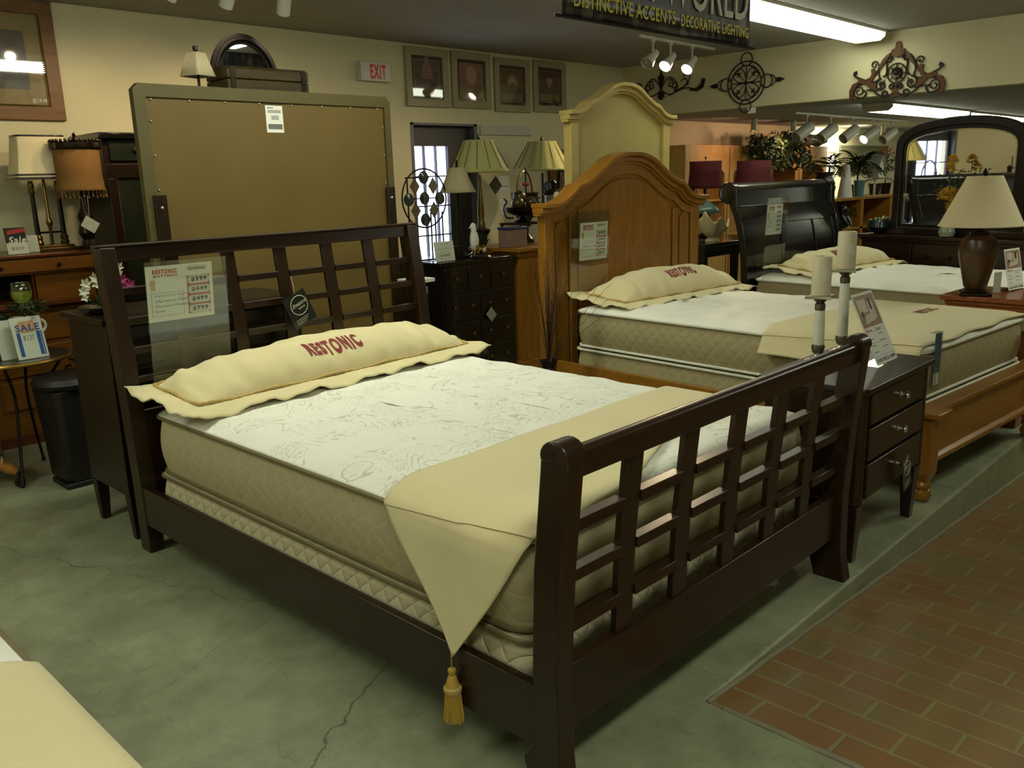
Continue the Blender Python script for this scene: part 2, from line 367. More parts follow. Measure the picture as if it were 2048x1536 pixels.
# ---------------------------------------------------------------- track lights
spot_white = simple('track_white', rgb(190, 188, 172), 0.4)
spot_bulb = emis('lit_bulb', (1.0, 0.72, 0.62), 14.0)
spot_off = simple('bulb_off', rgb(150, 140, 120), 0.3)
def add_spot(parent, dirv, watt, ang=75, loc=(0, 0, 0)):
    l = bpy.data.lights.new('spot_lamp', 'SPOT'); l.energy = watt; l.color = SPOT_C; l.spot_size = radians(ang); l.spot_blend = 0.6; l.shadow_soft_size = 0.03
    o = bpy.data.objects.new('spot_lamp', l); COL.objects.link(o); o.parent = parent; o.location = loc
    o.rotation_euler = Vector(dirv).to_track_quat('-Z', 'Y').to_euler(); return o
def track(name, x0, x1, y, zc, heads, label, hlabels, cyl=True, dy=0, drop=0.135, sc=1.0):
    t = obj(name, MB().box(0, -0.017, -0.024, x1-x0, 0.017, 0), spot_white, bevel=0.002); tag(t, label, 'light track', loc=(x0, y, zc), rz=dy)
    for (hx, dirv, lit, watt), lb in zip(heads, hlabels):
        yy = y+(hx-x0)*math.tan(radians(dy))
        h = thing('track_spotlight', lb, 'spotlight', (hx, yy, zc-0.024), 0, 'track spotlights')
        D = Vector(dirv).normalized()
        obj('stem', MB().box(-0.02, -0.012, -0.02, 0.02, 0.012, 0).box(-0.007, -0.005, -drop+0.015, 0.007, 0.005, 0), spot_white, h)
        q = D.to_track_quat('Z', 'Y').to_matrix().to_4x4(); c = Vector((0, 0, -drop))
        M = Matrix.Translation(c+D*(-0.06*sc)) @ q @ Matrix.Scale(sc, 4)
        m = MB(M)
        if cyl: m.lathe([(0.03, 0), (0.045, 0.004), (0.048, 0.02), (0.048, 0.19), (0.044, 0.19), (0.042, 0.165)], 24, caps=False); m.lathe([(0.001, 0.0), (0.03, 0)], 24, caps=False)
        else: m.lathe([(0.001, 0), (0.03, 0), (0.034, 0.01), (0.034, 0.07), (0.046, 0.10), (0.058, 0.175), (0.054, 0.175), (0.045, 0.12)], 24, caps=False)
        obj('shade', m, spot_white, h)
        zb = 0.168 if cyl else 0.16; rb = 0.041 if cyl else 0.051
        obj('bulb', MB(M).lathe([(0.001, zb-0.03), (0.02, zb-0.028), (rb, zb-0.008), (rb*0.96, zb-0.002), (0.001, zb+0.002)], 20, caps=False), spot_bulb if lit else spot_off, h)
        if watt: add_spot(h, D, watt, 105, M @ Vector((0, 0, 0.2)))
    return t
track('light_track', 5.15, 6.45, 3.5, 2.66, [(5.37, (-0.8, 0.0, -0.62), False, 0), (5.66, (-0.8, 0.0, -0.66), True, SPOT_W), (6.04, (-0.8, 0.0, -0.66), True, SPOT_W)],
      'white ceiling track of three spotlights behind the hanging banner',
      ['unlit left spotlight of the three behind the banner', 'lit middle spotlight of the three behind the banner', 'lit right spotlight of the three behind the banner'], cyl=False, dy=2)
track('light_track', 0.9, 2.1, 3.6, 2.66, [(1.06, (-0.35, 0.85, -1), True, 21), (1.37, (0.0, 0.9, -1), True, 21), (1.72, (0.3, 0.85, -1), True, 21)],
      'white ceiling track at the top left edge of the photo',
      ['white cylinder spotlight, leftmost at the top edge', 'white cylinder spotlight, middle one at the top edge', 'white cylinder spotlight, right one at the top edge above the arched mirror'], drop=0.06, sc=0.85)
track('light_track', 8.1, 11.6, 3.5, 2.118, [(8.42+0.66*k, (-0.68, 0.25, -0.42), k == 3, 6.0 if k in (1, 3) else 0) for k in range(5)],
      'light track under the low ceiling left of the dresser mirror',
      ['cylinder spotlight under the low ceiling, first from the left above the ivy', 'cylinder spotlight under the low ceiling, second from the left', 'cylinder spotlight under the low ceiling, third from the left',
       'glowing cylinder spotlight under the low ceiling, fourth from the left', 'cylinder spotlight touching the left edge of the mirror frame'], dy=1, sc=1.35, drop=0.16)
# ================================================================ BEDS
dark_wood = wood('espresso_wood', rgb(27, 15, 5), rgb(48, 27, 9), 0.32, 0, 1.0, 0.2)
dark_wood_v = wood('espresso_wood_upright', rgb(27, 15, 5), rgb(48, 27, 9), 0.32, 2, 1.0, 0.2)
pine = wood('honey_pine', rgb(124, 80, 20), rgb(160, 110, 34), 0.34, 0, 0.8, 0.3)
pine_v = wood('honey_pine_upright', rgb(124, 80, 20), rgb(160, 110, 34), 0.34, 2, 0.8, 0.3)
mw = wood('black_walnut', rgb(20, 13, 8), rgb(34, 22, 12), 0.35, 0)
black_wood = simple('black_lacquer', rgb(22, 18, 18), 0.22, var=0.2, Coat_Weight=0.4)
cream_cloth = simple('cream_flannel', rgb(222, 208, 160), 0.9, var=0.04, sc=5, bump=0.35, bs=220, Sheen_Weight=0.2)
cord_m = simple('gold_cord', rgb(196, 168, 96), 0.6, bump=0.4, bs=300)
gold_thread = simple('gold_thread', rgb(196, 158, 66), 0.5, 0.1, bump=0.6, bs=260)
red_ink = simple('dark_red_thread', rgb(132, 22, 28), 0.7, var=0.03)
paper = simple('white_paper', rgb(236, 234, 224), 0.6, var=0.01)
black_ink = simple('black_ink', rgb(20, 18, 18), 0.6, var=0.02)
grey_ink = simple('grey_ink', rgb(110, 108, 104), 0.6, var=0.02)
pale_ink = simple('pale_print', rgb(216, 210, 196), 0.6, var=0.02)
red_print = simple('red_print', rgb(176, 36, 34), 0.6, var=0.03)
gold_print = simple('gold_print', rgb(206, 170, 80), 0.5, var=0.05)
acrylic = glass('acrylic', (0.93, 0.95, 0.92, 1), 0.16, 0.05)
chrome = simple('polished_chrome', rgb(225, 225, 222), 0.12, 1.0, var=0.02)
def m_top(name, swirl):
    t = NT(name); v = t.coord()
    if swirl:
        n1 = t.noise(v, 4.2, 2, 0.5, 0.9); n2 = t.noise(v, 7.5, 2, 0.5, 1.3)
        ph = t.math('FRACT', t.math('MULTIPLY', n1, 13)); ln = t.math('LESS_THAN', t.math('ABSOLUTE', t.math('SUBTRACT', ph, 0.5)), 0.07)
        ph2 = t.math('FRACT', t.math('MULTIPLY', n2, 9)); ln2 = t.math('LESS_THAN', t.math('ABSOLUTE', t.math('SUBTRACT', ph2, 0.5)), 0.045)
        mk = t.math('GREATER_THAN', t.noise(v, 6.0, 1), 0.49); mk2 = t.math('LESS_THAN', t.noise(v, 5.0, 1), 0.47)
        L = t.math('MAXIMUM', t.math('MULTIPLY', ln, mk), t.math('MULTIPLY', ln2, mk2))
        t.base(t.mix(t.math('MULTIPLY', L, 0.42), rgb(236, 234, 220), rgb(150, 150, 116)))
        puff = t.noise(v, 6.5, 2, 0.5, 0.8)
        t.bump(t.math('SUBTRACT', puff, t.math('MULTIPLY', L, 0.16)), 0.7, 0.022)
    else:
        t.base(rgb(238, 236, 222)); vo = t.n('ShaderNodeTexVoronoi', feature='SMOOTH_F1'); vo.inputs['Scale'].default_value = 7; t.l(v, vo.inputs['Vector'])
        t.bump(t.math('MULTIPLY', vo.outputs['Distance'], -1), 1.0, 0.05)
    return t.fin(0.85)
def m_quilt(name, c1, c2, pitch, lw=0.06, wav=0.0, bs=0.6):
    t = NT(name); tc = t.n('ShaderNodeTexCoord'); sp = t.n('ShaderNodeSeparateXYZ'); t.l(tc.outputs['Object'], sp.inputs[0])
    h = t.math('ADD', sp.outputs[0], sp.outputs[1])
    if wav: h = t.math('ADD', h, t.math('MULTIPLY', t.math('SINE', t.math('MULTIPLY', sp.outputs[2], 60)), wav))
    hs = []
    for sg in (1, -1):
        a = t.math('ADD', h, t.math('MULTIPLY', sp.outputs[2], 1.0*sg)); hs.append(t.math('PINGPONG', t.math('DIVIDE', a, pitch), 0.5))
    mn = t.math('MINIMUM', hs[0], hs[1]); line = t.math('LESS_THAN', mn, lw)
    n = t.noise(tc.outputs['Object'], 14, 4)
    t.base(t.mix(t.math('MULTIPLY', line, 0.35), t.mix(n, c1, tuple(x*0.86 for x in c1[:3])+(1,)), c2))
    t.bump(t.math('ADD', t.math('POWER', mn, 0.5), t.math('MULTIPLY', t.noise(tc.outputs['Object'], 60, 3), 0.25)), bs, 0.012)
    return t.fin(0.7)
TOP1 = m_top('swirl_ticking', True); TOP2 = m_top('puffed_ticking', False)
SIDE1 = m_quilt('taupe_ticking', rgb(190, 176, 138), rgb(210, 198, 160), 0.085, 0.02, 0.012, 0.25)
SIDE2 = m_quilt('taupe_ticking_plain', rgb(168, 154, 112), rgb(190, 178, 134), 0.075, 0.02, 0.0, 0.3)
BOX1 = m_quilt('beige_quilting', rgb(216, 204, 164), rgb(226, 214, 176), 0.07, 0.03, 0.0, 0.8)
tape_m = simple('taupe_tape', rgb(118, 104, 70), 0.55, bump=0.3, bs=200)
tape_w = simple('white_tape', rgb(228, 226, 210), 0.6)
def loop3(Wd, L, r, z, ins=0, n=9, sx=14, sy=20, bul=0):
    pts = []
    x0, y0, x1, y1 = ins, ins, Wd-ins, L-ins; rr = max(r-ins*0.6, 0.01)
    def seg(a, b, k): return [(a[0]+(b[0]-a[0])*i/k, a[1]+(b[1]-a[1])*i/k) for i in range(k)]
    def arc(cx, cy, a0): return [(cx+rr*cos(radians(a0+90*i/n)), cy+rr*sin(radians(a0+90*i/n))) for i in range(n)]
    pts += seg((x1, y0+rr), (x1, y1-rr), sy*2)+arc(x1-rr, y1-rr, 0)+seg((x1-rr, y1), (x0+rr, y1), sx*2)+arc(x0+rr, y1-rr, 90)
    pts += seg((x0, y1-rr), (x0, y0+rr), sy*2)+arc(x0+rr, y0+rr, 180)+seg((x0+rr, y0), (x1-rr, y0), sx*2)+arc(x1-rr, y0+rr, 270)
    return [(p[0], p[1], z) for p in pts]
def crown(x, y, Wd, L, z1, h, D=0.14):
    d = min(x, y, Wd-x, L-y); q = max(0.0, min(1.0, d/D)); return z1+h*(1-(1-q)**2.4)
def mattress(name, label, loc, rz, Wd, L, z0, z1, h, side, top, tape, r=0.07, catg='mattress', topname='quilted_top', scal=0.006):
    t = thing(name, label, catg, loc, rz)
    m = MB(); n = 7
    m.loops([loop3(Wd, L, r, z0+0.012+(z1-z0-0.024)*k/n, 0.012-0.016*sin(pi*k/n)) for k in range(n+1)]); obj('side_border', m, side, t)
    LP = []
    for ins in (0.0, 0.006, 0.02, 0.04, 0.065, 0.095, 0.14, 0.22, 0.33, 0.45, 0.6):
        if ins*2 > Wd-0.12: break
        q = min(1, ins/0.14); lp = loop3(Wd, L, r, z1, ins)
        LP.append([(a, b, z1+h*(1-(1-q)**2.4)+scal*sin(a*26+sin(b*9))*sin(b*23+1.3*sin(a*11))*min(1, q*2)) for a, b, c in lp])
    m = MB(); m.loops(LP, cap0=False); obj(topname, m, top, t)
    obj('piping', MB().tube(loop3(Wd+0.006, L+0.006, r, z1-0.006, 0), 0.0075, 6, True), tape, t, label='tape along the top edge')
    t.children[-1].location = (-0.003, -0.003, 0)
    obj('piping', MB().tube(loop3(Wd+0.006, L+0.006, r, z0+0.012, 0.006), 0.0075, 6, True), tape, t, label='tape along the bottom edge')
    t.children[-1].location = (-0.003, -0.003, 0)
    return t
def pillow(label, loc, rz, Wd, Dp, H, tilt, txt, wfl=0.085, seed=1.0, tx=(0.36, 0.6, 0.3), sag=0.0, group=None):
    t = thing('pillow', label, 'pillow', loc, rz, group)
    def base(x, y): return tilt*max(0, min(1, (y/Dp)))**1.1
    def top(x, y):
        a = (x-Wd/2)/(Wd/2-wfl); b = (y-Dp/2)/(Dp/2-wfl); a = max(-1, min(1, a)); b = max(-1, min(1, b))
        q = max(0.0, (1-abs(a)**3.0)*(1-abs(b)**2.2))
        wr = (0.012*sin(x*41+seed+4*sin(y*9))+0.008*sin(x*67+seed*2+3*y))*(1-q)**1.3*min(1, q*5)+0.007*sin(x*11+seed*2)*sin(y*13)+0.004*sin(x*23+y*31+seed)*q
        return base(x, y)+0.022+H*q**0.52+wr
    m = MB()
    m.grid(lambda u, v: (wfl+u*(Wd-2*wfl), wfl+v*(Dp-2*wfl), top(wfl+u*(Wd-2*wfl), wfl+v*(Dp-2*wfl))), 80, 34)
    m.grid(lambda u, v: (wfl+u*(Wd-2*wfl), wfl+v*(Dp-2*wfl), base(0, wfl+v*(Dp-2*wfl))+0.012), 30, 12)
    obj('cushion', m, cream_cloth, t, ang=80, fixn=False)
    inner = []; outer = []; N1, N2 = 60, 22
    def ed(x0, y0, x1, y1):
        P = []
        for k in range(N1): P.append((x0+(x1-x0)*k/N1, y0))
        for k in range(N2): P.append((x1, y0+(y1-y0)*k/N2))
        for k in range(N1): P.append((x1-(x1-x0)*k/N1, y1))
        for k in range(N2): P.append((x0, y1-(y1-y0)*k/N2))
        return P
    I = ed(wfl, wfl, Wd-wfl, Dp-wfl); O = ed(0, 0, Wd, Dp); n = len(I); rows = 5; LP = []
    for r in range(rows+1):
        f = r/rows; lp = []
        for i in range(n):
            x = I[i][0]*(1-f)+O[i][0]*f; y = I[i][1]*(1-f)+O[i][1]*f
            w = sin(i*0.62+seed)+0.6*sin(i*0.27+seed*3)+0.5*sin(i*1.5+seed)
            lp.append((x+0.006*w*f, y+0.004*w*f, base(x, y)+0.028+(-0.014-sag*(1 if (x < 0.03 or x > Wd-0.03) else 0))*f+0.009*w*f**0.7))
        LP.append(lp)
    m = MB(); m.loops(LP, False, False); obj('flange', m, cream_cloth, t, solid=0.005, ang=80)
    cp = []
    for i in range(n*3):
        k = i/3; a = int(k) % n; b = (a+1) % n; g = k-int(k); x = I[a][0]*(1-g)+I[b][0]*g; y = I[a][1]*(1-g)+I[b][1]*g
        cp.append((x, y, base(x, y)+0.034+0.004*sin(k*0.5+seed)))
    obj('piping_cord', MB().tube(cp, [0.0066+0.0018*sin(i*1.3) for i in range(len(cp))], 7, True), cord_m, t, label='twisted gold piping cord')
    if txt:
        x0, y0, w = tx; m = MB(); h = w*0.26
        vs, fs = text_geo(txt, 0.045)
        # subdivided so that the stitching follows the cloth
        import bmesh
        bm = bmesh.new(); bv = [bm.verts.new((a*w, b*h, 0)) for a, b in vs]
        for f in fs:
            try: bm.faces.new([bv[i] for i in f])
            except Exception: pass
        bmesh.ops.triangulate(bm, faces=bm.faces); bmesh.ops.subdivide_edges(bm, edges=bm.edges, cuts=2, use_grid_fill=True)
        bm.verts.ensure_lookup_table(); bm.verts.index_update()
        V = [(x0+v.co.x, y0+v.co.y, top(x0+v.co.x, y0+v.co.y)+0.0035) for v in bm.verts]; F = [tuple(v.index for v in f.verts) for f in bm.faces]; bm.free()
        obj('lettering', MB().add(V, F), red_ink, t, label='dark red stitched word RESTONIC')
    return t

# ---- bed 1: dark lattice bed --------------------------------------------------
LATX = [0.295, 0.552, 0.812, 1.068, 1.315]
bed = thing('lattice_bed', 'dark brown wooden bed frame with open lattice headboard and footboard', 'bed frame', (0, 0, 0))
def ywarp(pts):   # piecewise profile y(z)
    def f(z):
        for (z0, y0), (z1, y1) in zip(pts, pts[1:]):
            if z <= z1: return y0+(y1-y0)*(z-z0)/(z1-z0)
        return pts[-1][1]
    return f
fF = ywarp([(-0.01, 0.008), (0.10, 0.030), (0.33, 0.034), (0.6, 0.018), (0.85, -0.008), (0.95, -0.012)])
fB = ywarp([(-0.01, 0.125), (0.085, 0.150), (0.125, 0.112), (0.33, 0.112), (0.6, 0.10), (0.85, 0.072), (0.95, 0.060)])
def post(x0, x1, front, back, z1, name='post', cap=True):
    zs = [0, 0.04, 0.085, 0.125, 0.2, 0.33, 0.45, 0.6, 0.72, 0.85, z1-0.02]; zs = [z for z in zs if z < z1-0.015]+[z1-0.02]
    poly = [(front(z), z) for z in zs]; yc = (front(z1)+back(z1))/2; rr = (back(z1)-front(z1))/2
    poly += [(yc-rr*cos(radians(a)), z1-0.02+rr*0.75*sin(radians(a))) for a in (30, 60, 90, 120, 150)]
    poly += [(back(z), z) for z in reversed(zs)]
    return obj(name, MB().prism(poly, 0, x0, x1), dark_wood_v, bed, bevel=0.004)
ZF = 0.90
post(-0.004, 0.054, fF, fB, ZF+0.012); post(1.566, 1.624, fF, fB, ZF+0.012)
def yb(z): return (fF(z)+fB(z))/2
def rail(x0, x1, z0, z1, yf, th, name, mat=dark_wood, n=4, rnd=False, bev=0.004):
    zs = [z0+(z1-z0)*k/n for k in range(n+1)]
    poly = [(yf(z)-th/2, z) for z in zs]
    if rnd: poly += [(yf(z1)-th/2*cos(radians(a)), z1+th*0.35*sin(radians(a))) for a in (30, 60, 90, 120, 150)]
    poly += [(yf(z)+th/2, z) for z in reversed(zs)]
    return obj(name, MB().prism(poly, 0, x0, x1), mat, bed, bevel=bev)
rail(0.054, 1.566, 0.825, 0.882, lambda z: yb(z)-0.004, 0.042, 'top_rail', rnd=True)
rail(0.054, 1.566, 0.165, 0.335, yb, 0.034, 'bottom_rail')
for x in LATX: rail(x-0.034, x+0.034, 0.335, 0.826, yb, 0.020, 'upright_slat', dark_wood_v, 6, bev=0.002)
for z in (0.70, 0.570, 0.4375):
    m = MB()
    for a, b in zip([0.054]+[x+0.034 for x in LATX], [x-0.034 for x in LATX]+[1.566]): m.box(a, yb(z)-0.017, z-0.0145, b, yb(z)+0.017, z+0.0145)
    obj('cross_slat', m, dark_wood, bed, bevel=0.002)
ca = MB(); ca.box(-0.009, -0.02, ZF-0.022, 0.056, 0.066, ZF+0.030); 
for x0, x1 in ((-0.009, 0.058), (1.562, 1.629)):
    yc = (fF(ZF)+fB(ZF))/2
    poly = [(yc+0.040*cos(radians(a)), ZF-0.014+0.036*sin(radians(a))) for a in range(-20, 201, 20)]
    obj('post_cap', MB().prism(poly, 0, x0, x1), dark_wood, bed, bevel=0.004)
    sb = MB(); sb.M = Matrix.Translation((x0 if x0 < 1 else x1, yc, ZF-0.008)) @ Matrix.Rotation(radians(90), 4, 'Y'); sb.lathe([(0.007, -0.002), (0.007, 0.002)], 14)
    obj('screw_cap', sb, black_metal, bed)
# headboard
hF = ywarp([(-0.01, 2.285), (0.3, 2.29), (0.6, 2.31), (0.9, 2.335), (1.3, 2.395)]); hB = lambda z: hF(z)+0.085
def post2(x0, x1, z1):
    zs = [0, 0.15, 0.3, 0.45, 0.6, 0.75, 0.9, 1.05, 1.2, z1]
    poly = [(hF(z), z) for z in zs]+[(hB(z), z) for z in reversed(zs)]
    obj('post', MB().prism(poly, 0, x0, x1), dark_wood_v, bed, bevel=0.004)
post2(-0.004, 0.060, 1.262); post2(1.562, 1.626, 1.262)
yh = lambda z: hF(z)+0.04
rail(0.06, 1.562, 1.205, 1.262, yh, 0.040, 'top_rail', rnd=False)
obj('top_cap', MB().box(-0.008, yh(1.26)-0.035, 1.262, 1.63, yh(1.26)+0.035, 1.272), dark_wood, bed, bevel=0.003)
rail(0.06, 1.562, 0.18, 0.60, yh, 0.03, 'bottom_rail')
for x in LATX: rail(x-0.030, x+0.030, 0.6, 1.206, yh, 0.020, 'upright_slat', dark_wood_v, 6, bev=0.002)
for z in (1.085, 0.965, 0.845, 0.725):
    m = MB()
    for a, b in zip([0.06]+[x+0.03 for x in LATX], [x-0.03 for x in LATX]+[1.562]): m.box(a, yh(z)-0.017, z-0.0145, b, yh(z)+0.017, z+0.0145)
    obj('cross_slat', m, dark_wood, bed, bevel=0.002)
obj('side_rail', MB().box(0.0, 0.10, 0.125, 0.028, 2.30, 0.292), dark_wood, bed, bevel=0.003)
obj('side_rail', MB().box(1.592, 0.10, 0.125, 1.62, 2.30, 0.292), dark_wood, bed, bevel=0.003)
# box spring and mattress
mattress('box_spring', 'beige diamond-quilted box spring inside the dark lattice bed', (0.05, 0.17, 0), 0, 1.52, 2.06, 0.165, 0.356, 0.004, BOX1, BOX1, tape_m, 0.06, 'box spring', 'top_panel', 0.0)
M1 = mattress('mattress', 'thick mattress with swirl-quilted white top on the dark lattice bed', (0.05, 0.17, 0), 0, 1.52, 2.06, 0.362, 0.606, 0.038, SIDE1, TOP1, tape_m, 0.09)
tg = MB(); tg.box(1.30, -0.004, 0.515, 1.40, 0.0, 0.575); obj('law_label', tg, paper, M1, label='white fabric tag at the foot')
obj('top_welt', MB().tube([(p[0], p[1], 0.608) for p in loop3(1.52, 2.06, 0.09, 0.6, 0.006)], 0.006, 6, True), tape_w, M1)
pillow('long cream pillow with gold cord at the head of the dark lattice bed', (0.01, 1.79, 0.645), 3.5, 1.64, 0.50, 0.135, 0.055, 'RESTONIC', seed=1.2, tx=(0.64, 0.125, 0.29), sag=0.0)

# runner with a hanging point and tassel
def runner(label, loc, rz, Wd, L, z1, h, y0, y1, drop, txt=None, tassel=True, yfun0=None, yfun1=None, fr=False, tlen=0.17, side_drop_rect=False, off=0.008):
    t = thing('bed_runner', label, 'bed runner', loc, rz)
    yc = (y0+y1)/2
    def P(u, v):      # u: across bed incl. both drops, v 0..1 across the strip
        s = u*(Wd+2*drop)-drop
        a0 = y0+(yfun0(s) if yfun0 else 0); a1 = y1+(yfun1(s) if yfun1 else 0)
        y = a0+(a1-a0)*v
        if 0 <= s <= Wd:
            return (s, y, crown(max(0.001, min(Wd-0.001, s)), max(0.02, min(L-0.02, y)), Wd, L, z1, h)+off-0.006*max(0, 1-min(s, Wd-s)/0.012))
        d = -s if s < 0 else s-Wd; sg = -1 if s < 0 else 1; x = 0 if s < 0 else Wd
        if not side_drop_rect:
            k = max(0.004, 1-(d/drop)**1.02); yy = (a0+a1)/2+(v-0.5)*(a1-a0)*k+(-0.02)*(1-k)
            if fr: yy = yy-0.035*(1-k)
        else: yy = y
        return (x+sg*(0.013+0.006*sin(yy*17)*min(1, d*8)+0.01*min(1, d/0.05)+0.045*(d/drop)**1.5), yy, z1-d+0.004)
    m = MB(); m.grid(P, 150, 30); obj('cloth', m, cream_cloth, t, solid=0.004, ang=80)
    if True:
        st = MB(); pts = [P((0.035*k/30+drop-0.02)/(Wd+2*drop)+0.0, 1-k/30*1.0) for k in range(31)]
        st.tube([(p[0], p[1], p[2]+0.0065) for p in pts], 0.0014, 5); obj('seam', st, simple('seam_thread', rgb(150, 134, 92), 0.8), t)
    if txt:
        x, y, w, hh = txt; m = MB(); vs, fs = text_geo('RESTONIC', 0.06)
        m.add([(x+a*w, y+b*hh, crown(x+a*w, y+b*hh, Wd, L, z1, h)+off+0.0045) for a, b in vs], fs); obj('lettering', m, red_ink, t, label='dark red stitched word RESTONIC')
    if tassel:
        e = P(0.0, 0.5); x, y, z = e[0]-0.006, e[1], e[2]
        ts = obj('tassel', MB().tube([(x, y, z+0.012), (x+0.001, y, z-0.01), (x, y+0.001, z-0.032)], 0.0016, 6)
                 .lathe([(0.004, -0.03), (0.0105, -0.033), (0.0115, -0.040), (0.009, -0.046), (0.0085, -0.050), (0.011, -0.054), (0.016, -0.070), (0.0195, -0.082), (0.017, -0.084)], 20, (x, y, z)), gold_thread, t, label='gold silk tassel')
        obj('knot_band', MB().lathe([(0.018, -0.081), (0.0235, -0.086), (0.0245, -0.094), (0.022, -0.101)], 28, (x, y, z), rf=lambda a, zz: 1+0.07*sin(a*14+zz*900)), cord_m, ts)
        k = MB(); random.seed(4)
        for i in range(52):
            a = 2*pi*i/52; r0 = 0.0195 if i % 2 else 0.017; r1 = r0+0.006+random.uniform(-0.002, 0.002)
            k.tube([(x+r0*cos(a), y+r0*sin(a), z-0.10), (x+(r0+0.003)*cos(a+.05), y+(r0+0.003)*sin(a+.05), z-0.14), (x+r1*cos(a), y+r1*sin(a), z-tlen-random.uniform(0, 0.006))], 0.0019, 5)
        obj('fringe', k, gold_thread, ts)
    return t
runner('cream cloth runner with gold tassel draped across the foot of the dark lattice bed', (0.05, 0.17, 0), 0, 1.52, 2.06, 0.612, 0.038, -0.02, 0.54, 0.345,
       txt=(0.83, 0.27, 0.22, 0.06), yfun0=lambda s: 0.012*sin(s*9)+(0.27*min(1, max(0, s-0.2)/1.0)**1.2 if s > 0.2 else 0)+0.015, yfun1=lambda s: 0.02*max(0, s)+0.004*sin(s*13), fr=True, tlen=0.178)

# ---- acrylic price sheet holders ----------------------------------------------
def price_sheet(label, loc, rz, w, hh, tail, title, prices, lines, pw, ph, lean=4, px0=0.01, py0=0.02):
    t = thing('sign_holder', label, 'sign', loc, rz)
    R = Matrix.Rotation(radians(-lean), 4, 'X')
    M = R @ FY(0, 0, 0)
    a = MB(M); a.box(0, -tail, 0, w, hh, 0.003).box(0, 0, -0.009, w, hh, -0.006); a.box(0, 0, -0.009, w, 0.003, 0.003); obj('acrylic_panel', a, acrylic, t)
    K = M @ Matrix.Translation((px0, hh-ph-py0, -0.003))
    s = obj('price_sheet', card(MB(), K, 0, 0, pw, ph, 0.001), paper, t)
    X = lambda v: v*pw
    Y = lambda v: v*ph
    m = MB(); text(m, 'RESTONIC', K, X(.10), Y(.855), X(.36), Y(.085), 0.06); text(m, 'MATTRESS', K, X(.11), Y(.80), X(.35), Y(.04), 0.05)
    top = 0.80 if len(prices) < 5 else 0.82; bot = 0.08
    if len(prices) < 5: frect(m, K, X(.60), Y(bot), X(.95), Y(top-0.02), 0.0004)
    obj('heading', m, red_print, s, label='dark red print')
    m = MB(); n = len(prices); st = (top-bot)/n
    flat(m, rrect(X(.60), Y(.87), X(.92), Y(.96), Y(.03)), K, 0.0005)
    for k in range(n): flat(m, rrect(X(.615), Y(top-st*(k+1)+0.008), X(.945), Y(top-st*k-0.022), Y(min(.05, st*0.38))), K, 0.0009)
    obj('price_panel', m, pale_ink, s, label='pale rounded price fields')
    m = MB(); text(m, title, K, X(.64), Y(.885), X(.24), Y(.055), 0.02, 0.0014)
    for k, p in enumerate(prices): text(m, p, K, X(.665), Y(top-st*(k+1)+0.012+st*0.18), X(.24), Y(st*0.48), 0.045, 0.0014)
    for k, l in enumerate(lines): text(m, l, K, X(.10), Y(.44-.09*k), X(.032*len(l)), Y(.045), 0.0, 0.0006)
    for q in (((.06, .10, .065, .52)), ((.53, .10, .535, .52)), ((.06, .10, .535, .105)), ((.06, .515, .535, .52))): frect(m, K, X(q[0]), Y(q[1]), X(q[2]), Y(q[3]))
    obj('print', m, black_ink, s)
    m = MB(); flat(m, [(X(.09)+X(.045)*cos(2*pi*k/16), Y(.70)+X(.045)*sin(2*pi*k/16)) for k in range(16)], K, 0.0008)
    flat(m, [(X(.06), Y(.66)), (X(.12), Y(.66)), (X(.13), Y(.55)), (X(.095), Y(.58)), (X(.065), Y(.55))], K, 0.0007); obj('ribbon_seal', m, gold_print, s)
    return t
price_sheet('clear sign holder with mattress price sheet from $399 to $799 on the dark lattice headboard', (0.10, 2.262, 0.915), 0, 0.345, 0.29, 0.26,
            'Excellence', ['$399', '$449', '$499', '$799'], ['Verti-Coil Springs', '-Marvelous Middle', '-Premium Mattress', 'Cover'], 0.28, 0.225, lean=-6, px0=0.002, py0=0.018)
# square hang tag on the headboard lattice
def hangtag(label, M, w, h, txt1, txt2, ink, face, string=None, circ=True):
    o = obj('hang_tag', card(MB(), M, -w/2, -h/2, w/2, h/2, 0.001), face); tag(o, label, 'tag')
    m = MB(); r = w*0.36
    if circ:
        K = m.M; m.M = M; m.tube([(r*cos(2*pi*k/36)+0.005, h*0.12+r*sin(2*pi*k/36), 0.001) for k in range(36)], w*0.012, 5, True); m.M = K
    text(m, txt1, M, -w*0.30, h*0.08, w*0.62, h*0.15, 0.02, 0.0015, 0.5); text(m, txt2, M, -w*0.05, h*0.0, w*0.3, h*0.05, 0.03, 0.0015)
    for k in range(3): frect(m, M, -w*0.36, -h*(0.28+0.06*k), w*(0.24-0.08*k), -h*(0.265+0.06*k), 0.0015)
    obj('lettering', m, ink, o)
    if string: obj('string', MB().tube(string, 0.0009, 5), ink, o)
    return o
tag_dark = simple('smoky_card', rgb(44, 48, 44), 0.15, var=0.1, sc=30)
pale_print2 = simple('cream_print', rgb(216, 214, 190), 0.5)
hangtag('dark square hang tag with circled script logo on the lattice headboard', frame((0.822, 2.30, 0.925), (0.90, 0, 0.40), (-0.40, 0, 0.92)), 0.125, 0.155, 'Signature', 'FURNITURE', pale_print2, tag_dark,
        [(0.80, 2.301, 0.99), (0.805, 2.310, 1.03), (0.81, 2.335, 1.075)])
o = obj('barcode_sticker', card(MB(), FY(0.062, 2.444, 0.815), 0, 0, 0.034, 0.115, 0.0006), paper); tag(o, 'narrow barcode sticker on the dark chest behind the lattice headboard', 'sticker')
m = MB(); [frect(m, FY(0.062, 2.444, 0.815), 0.004, 0.01+0.0058*k, 0.03, 0.01+0.0058*k+0.002+0.0012*(k % 3)) for k in range(17) if k not in (8, 9)]; obj('barcode', m, grey_ink, o)

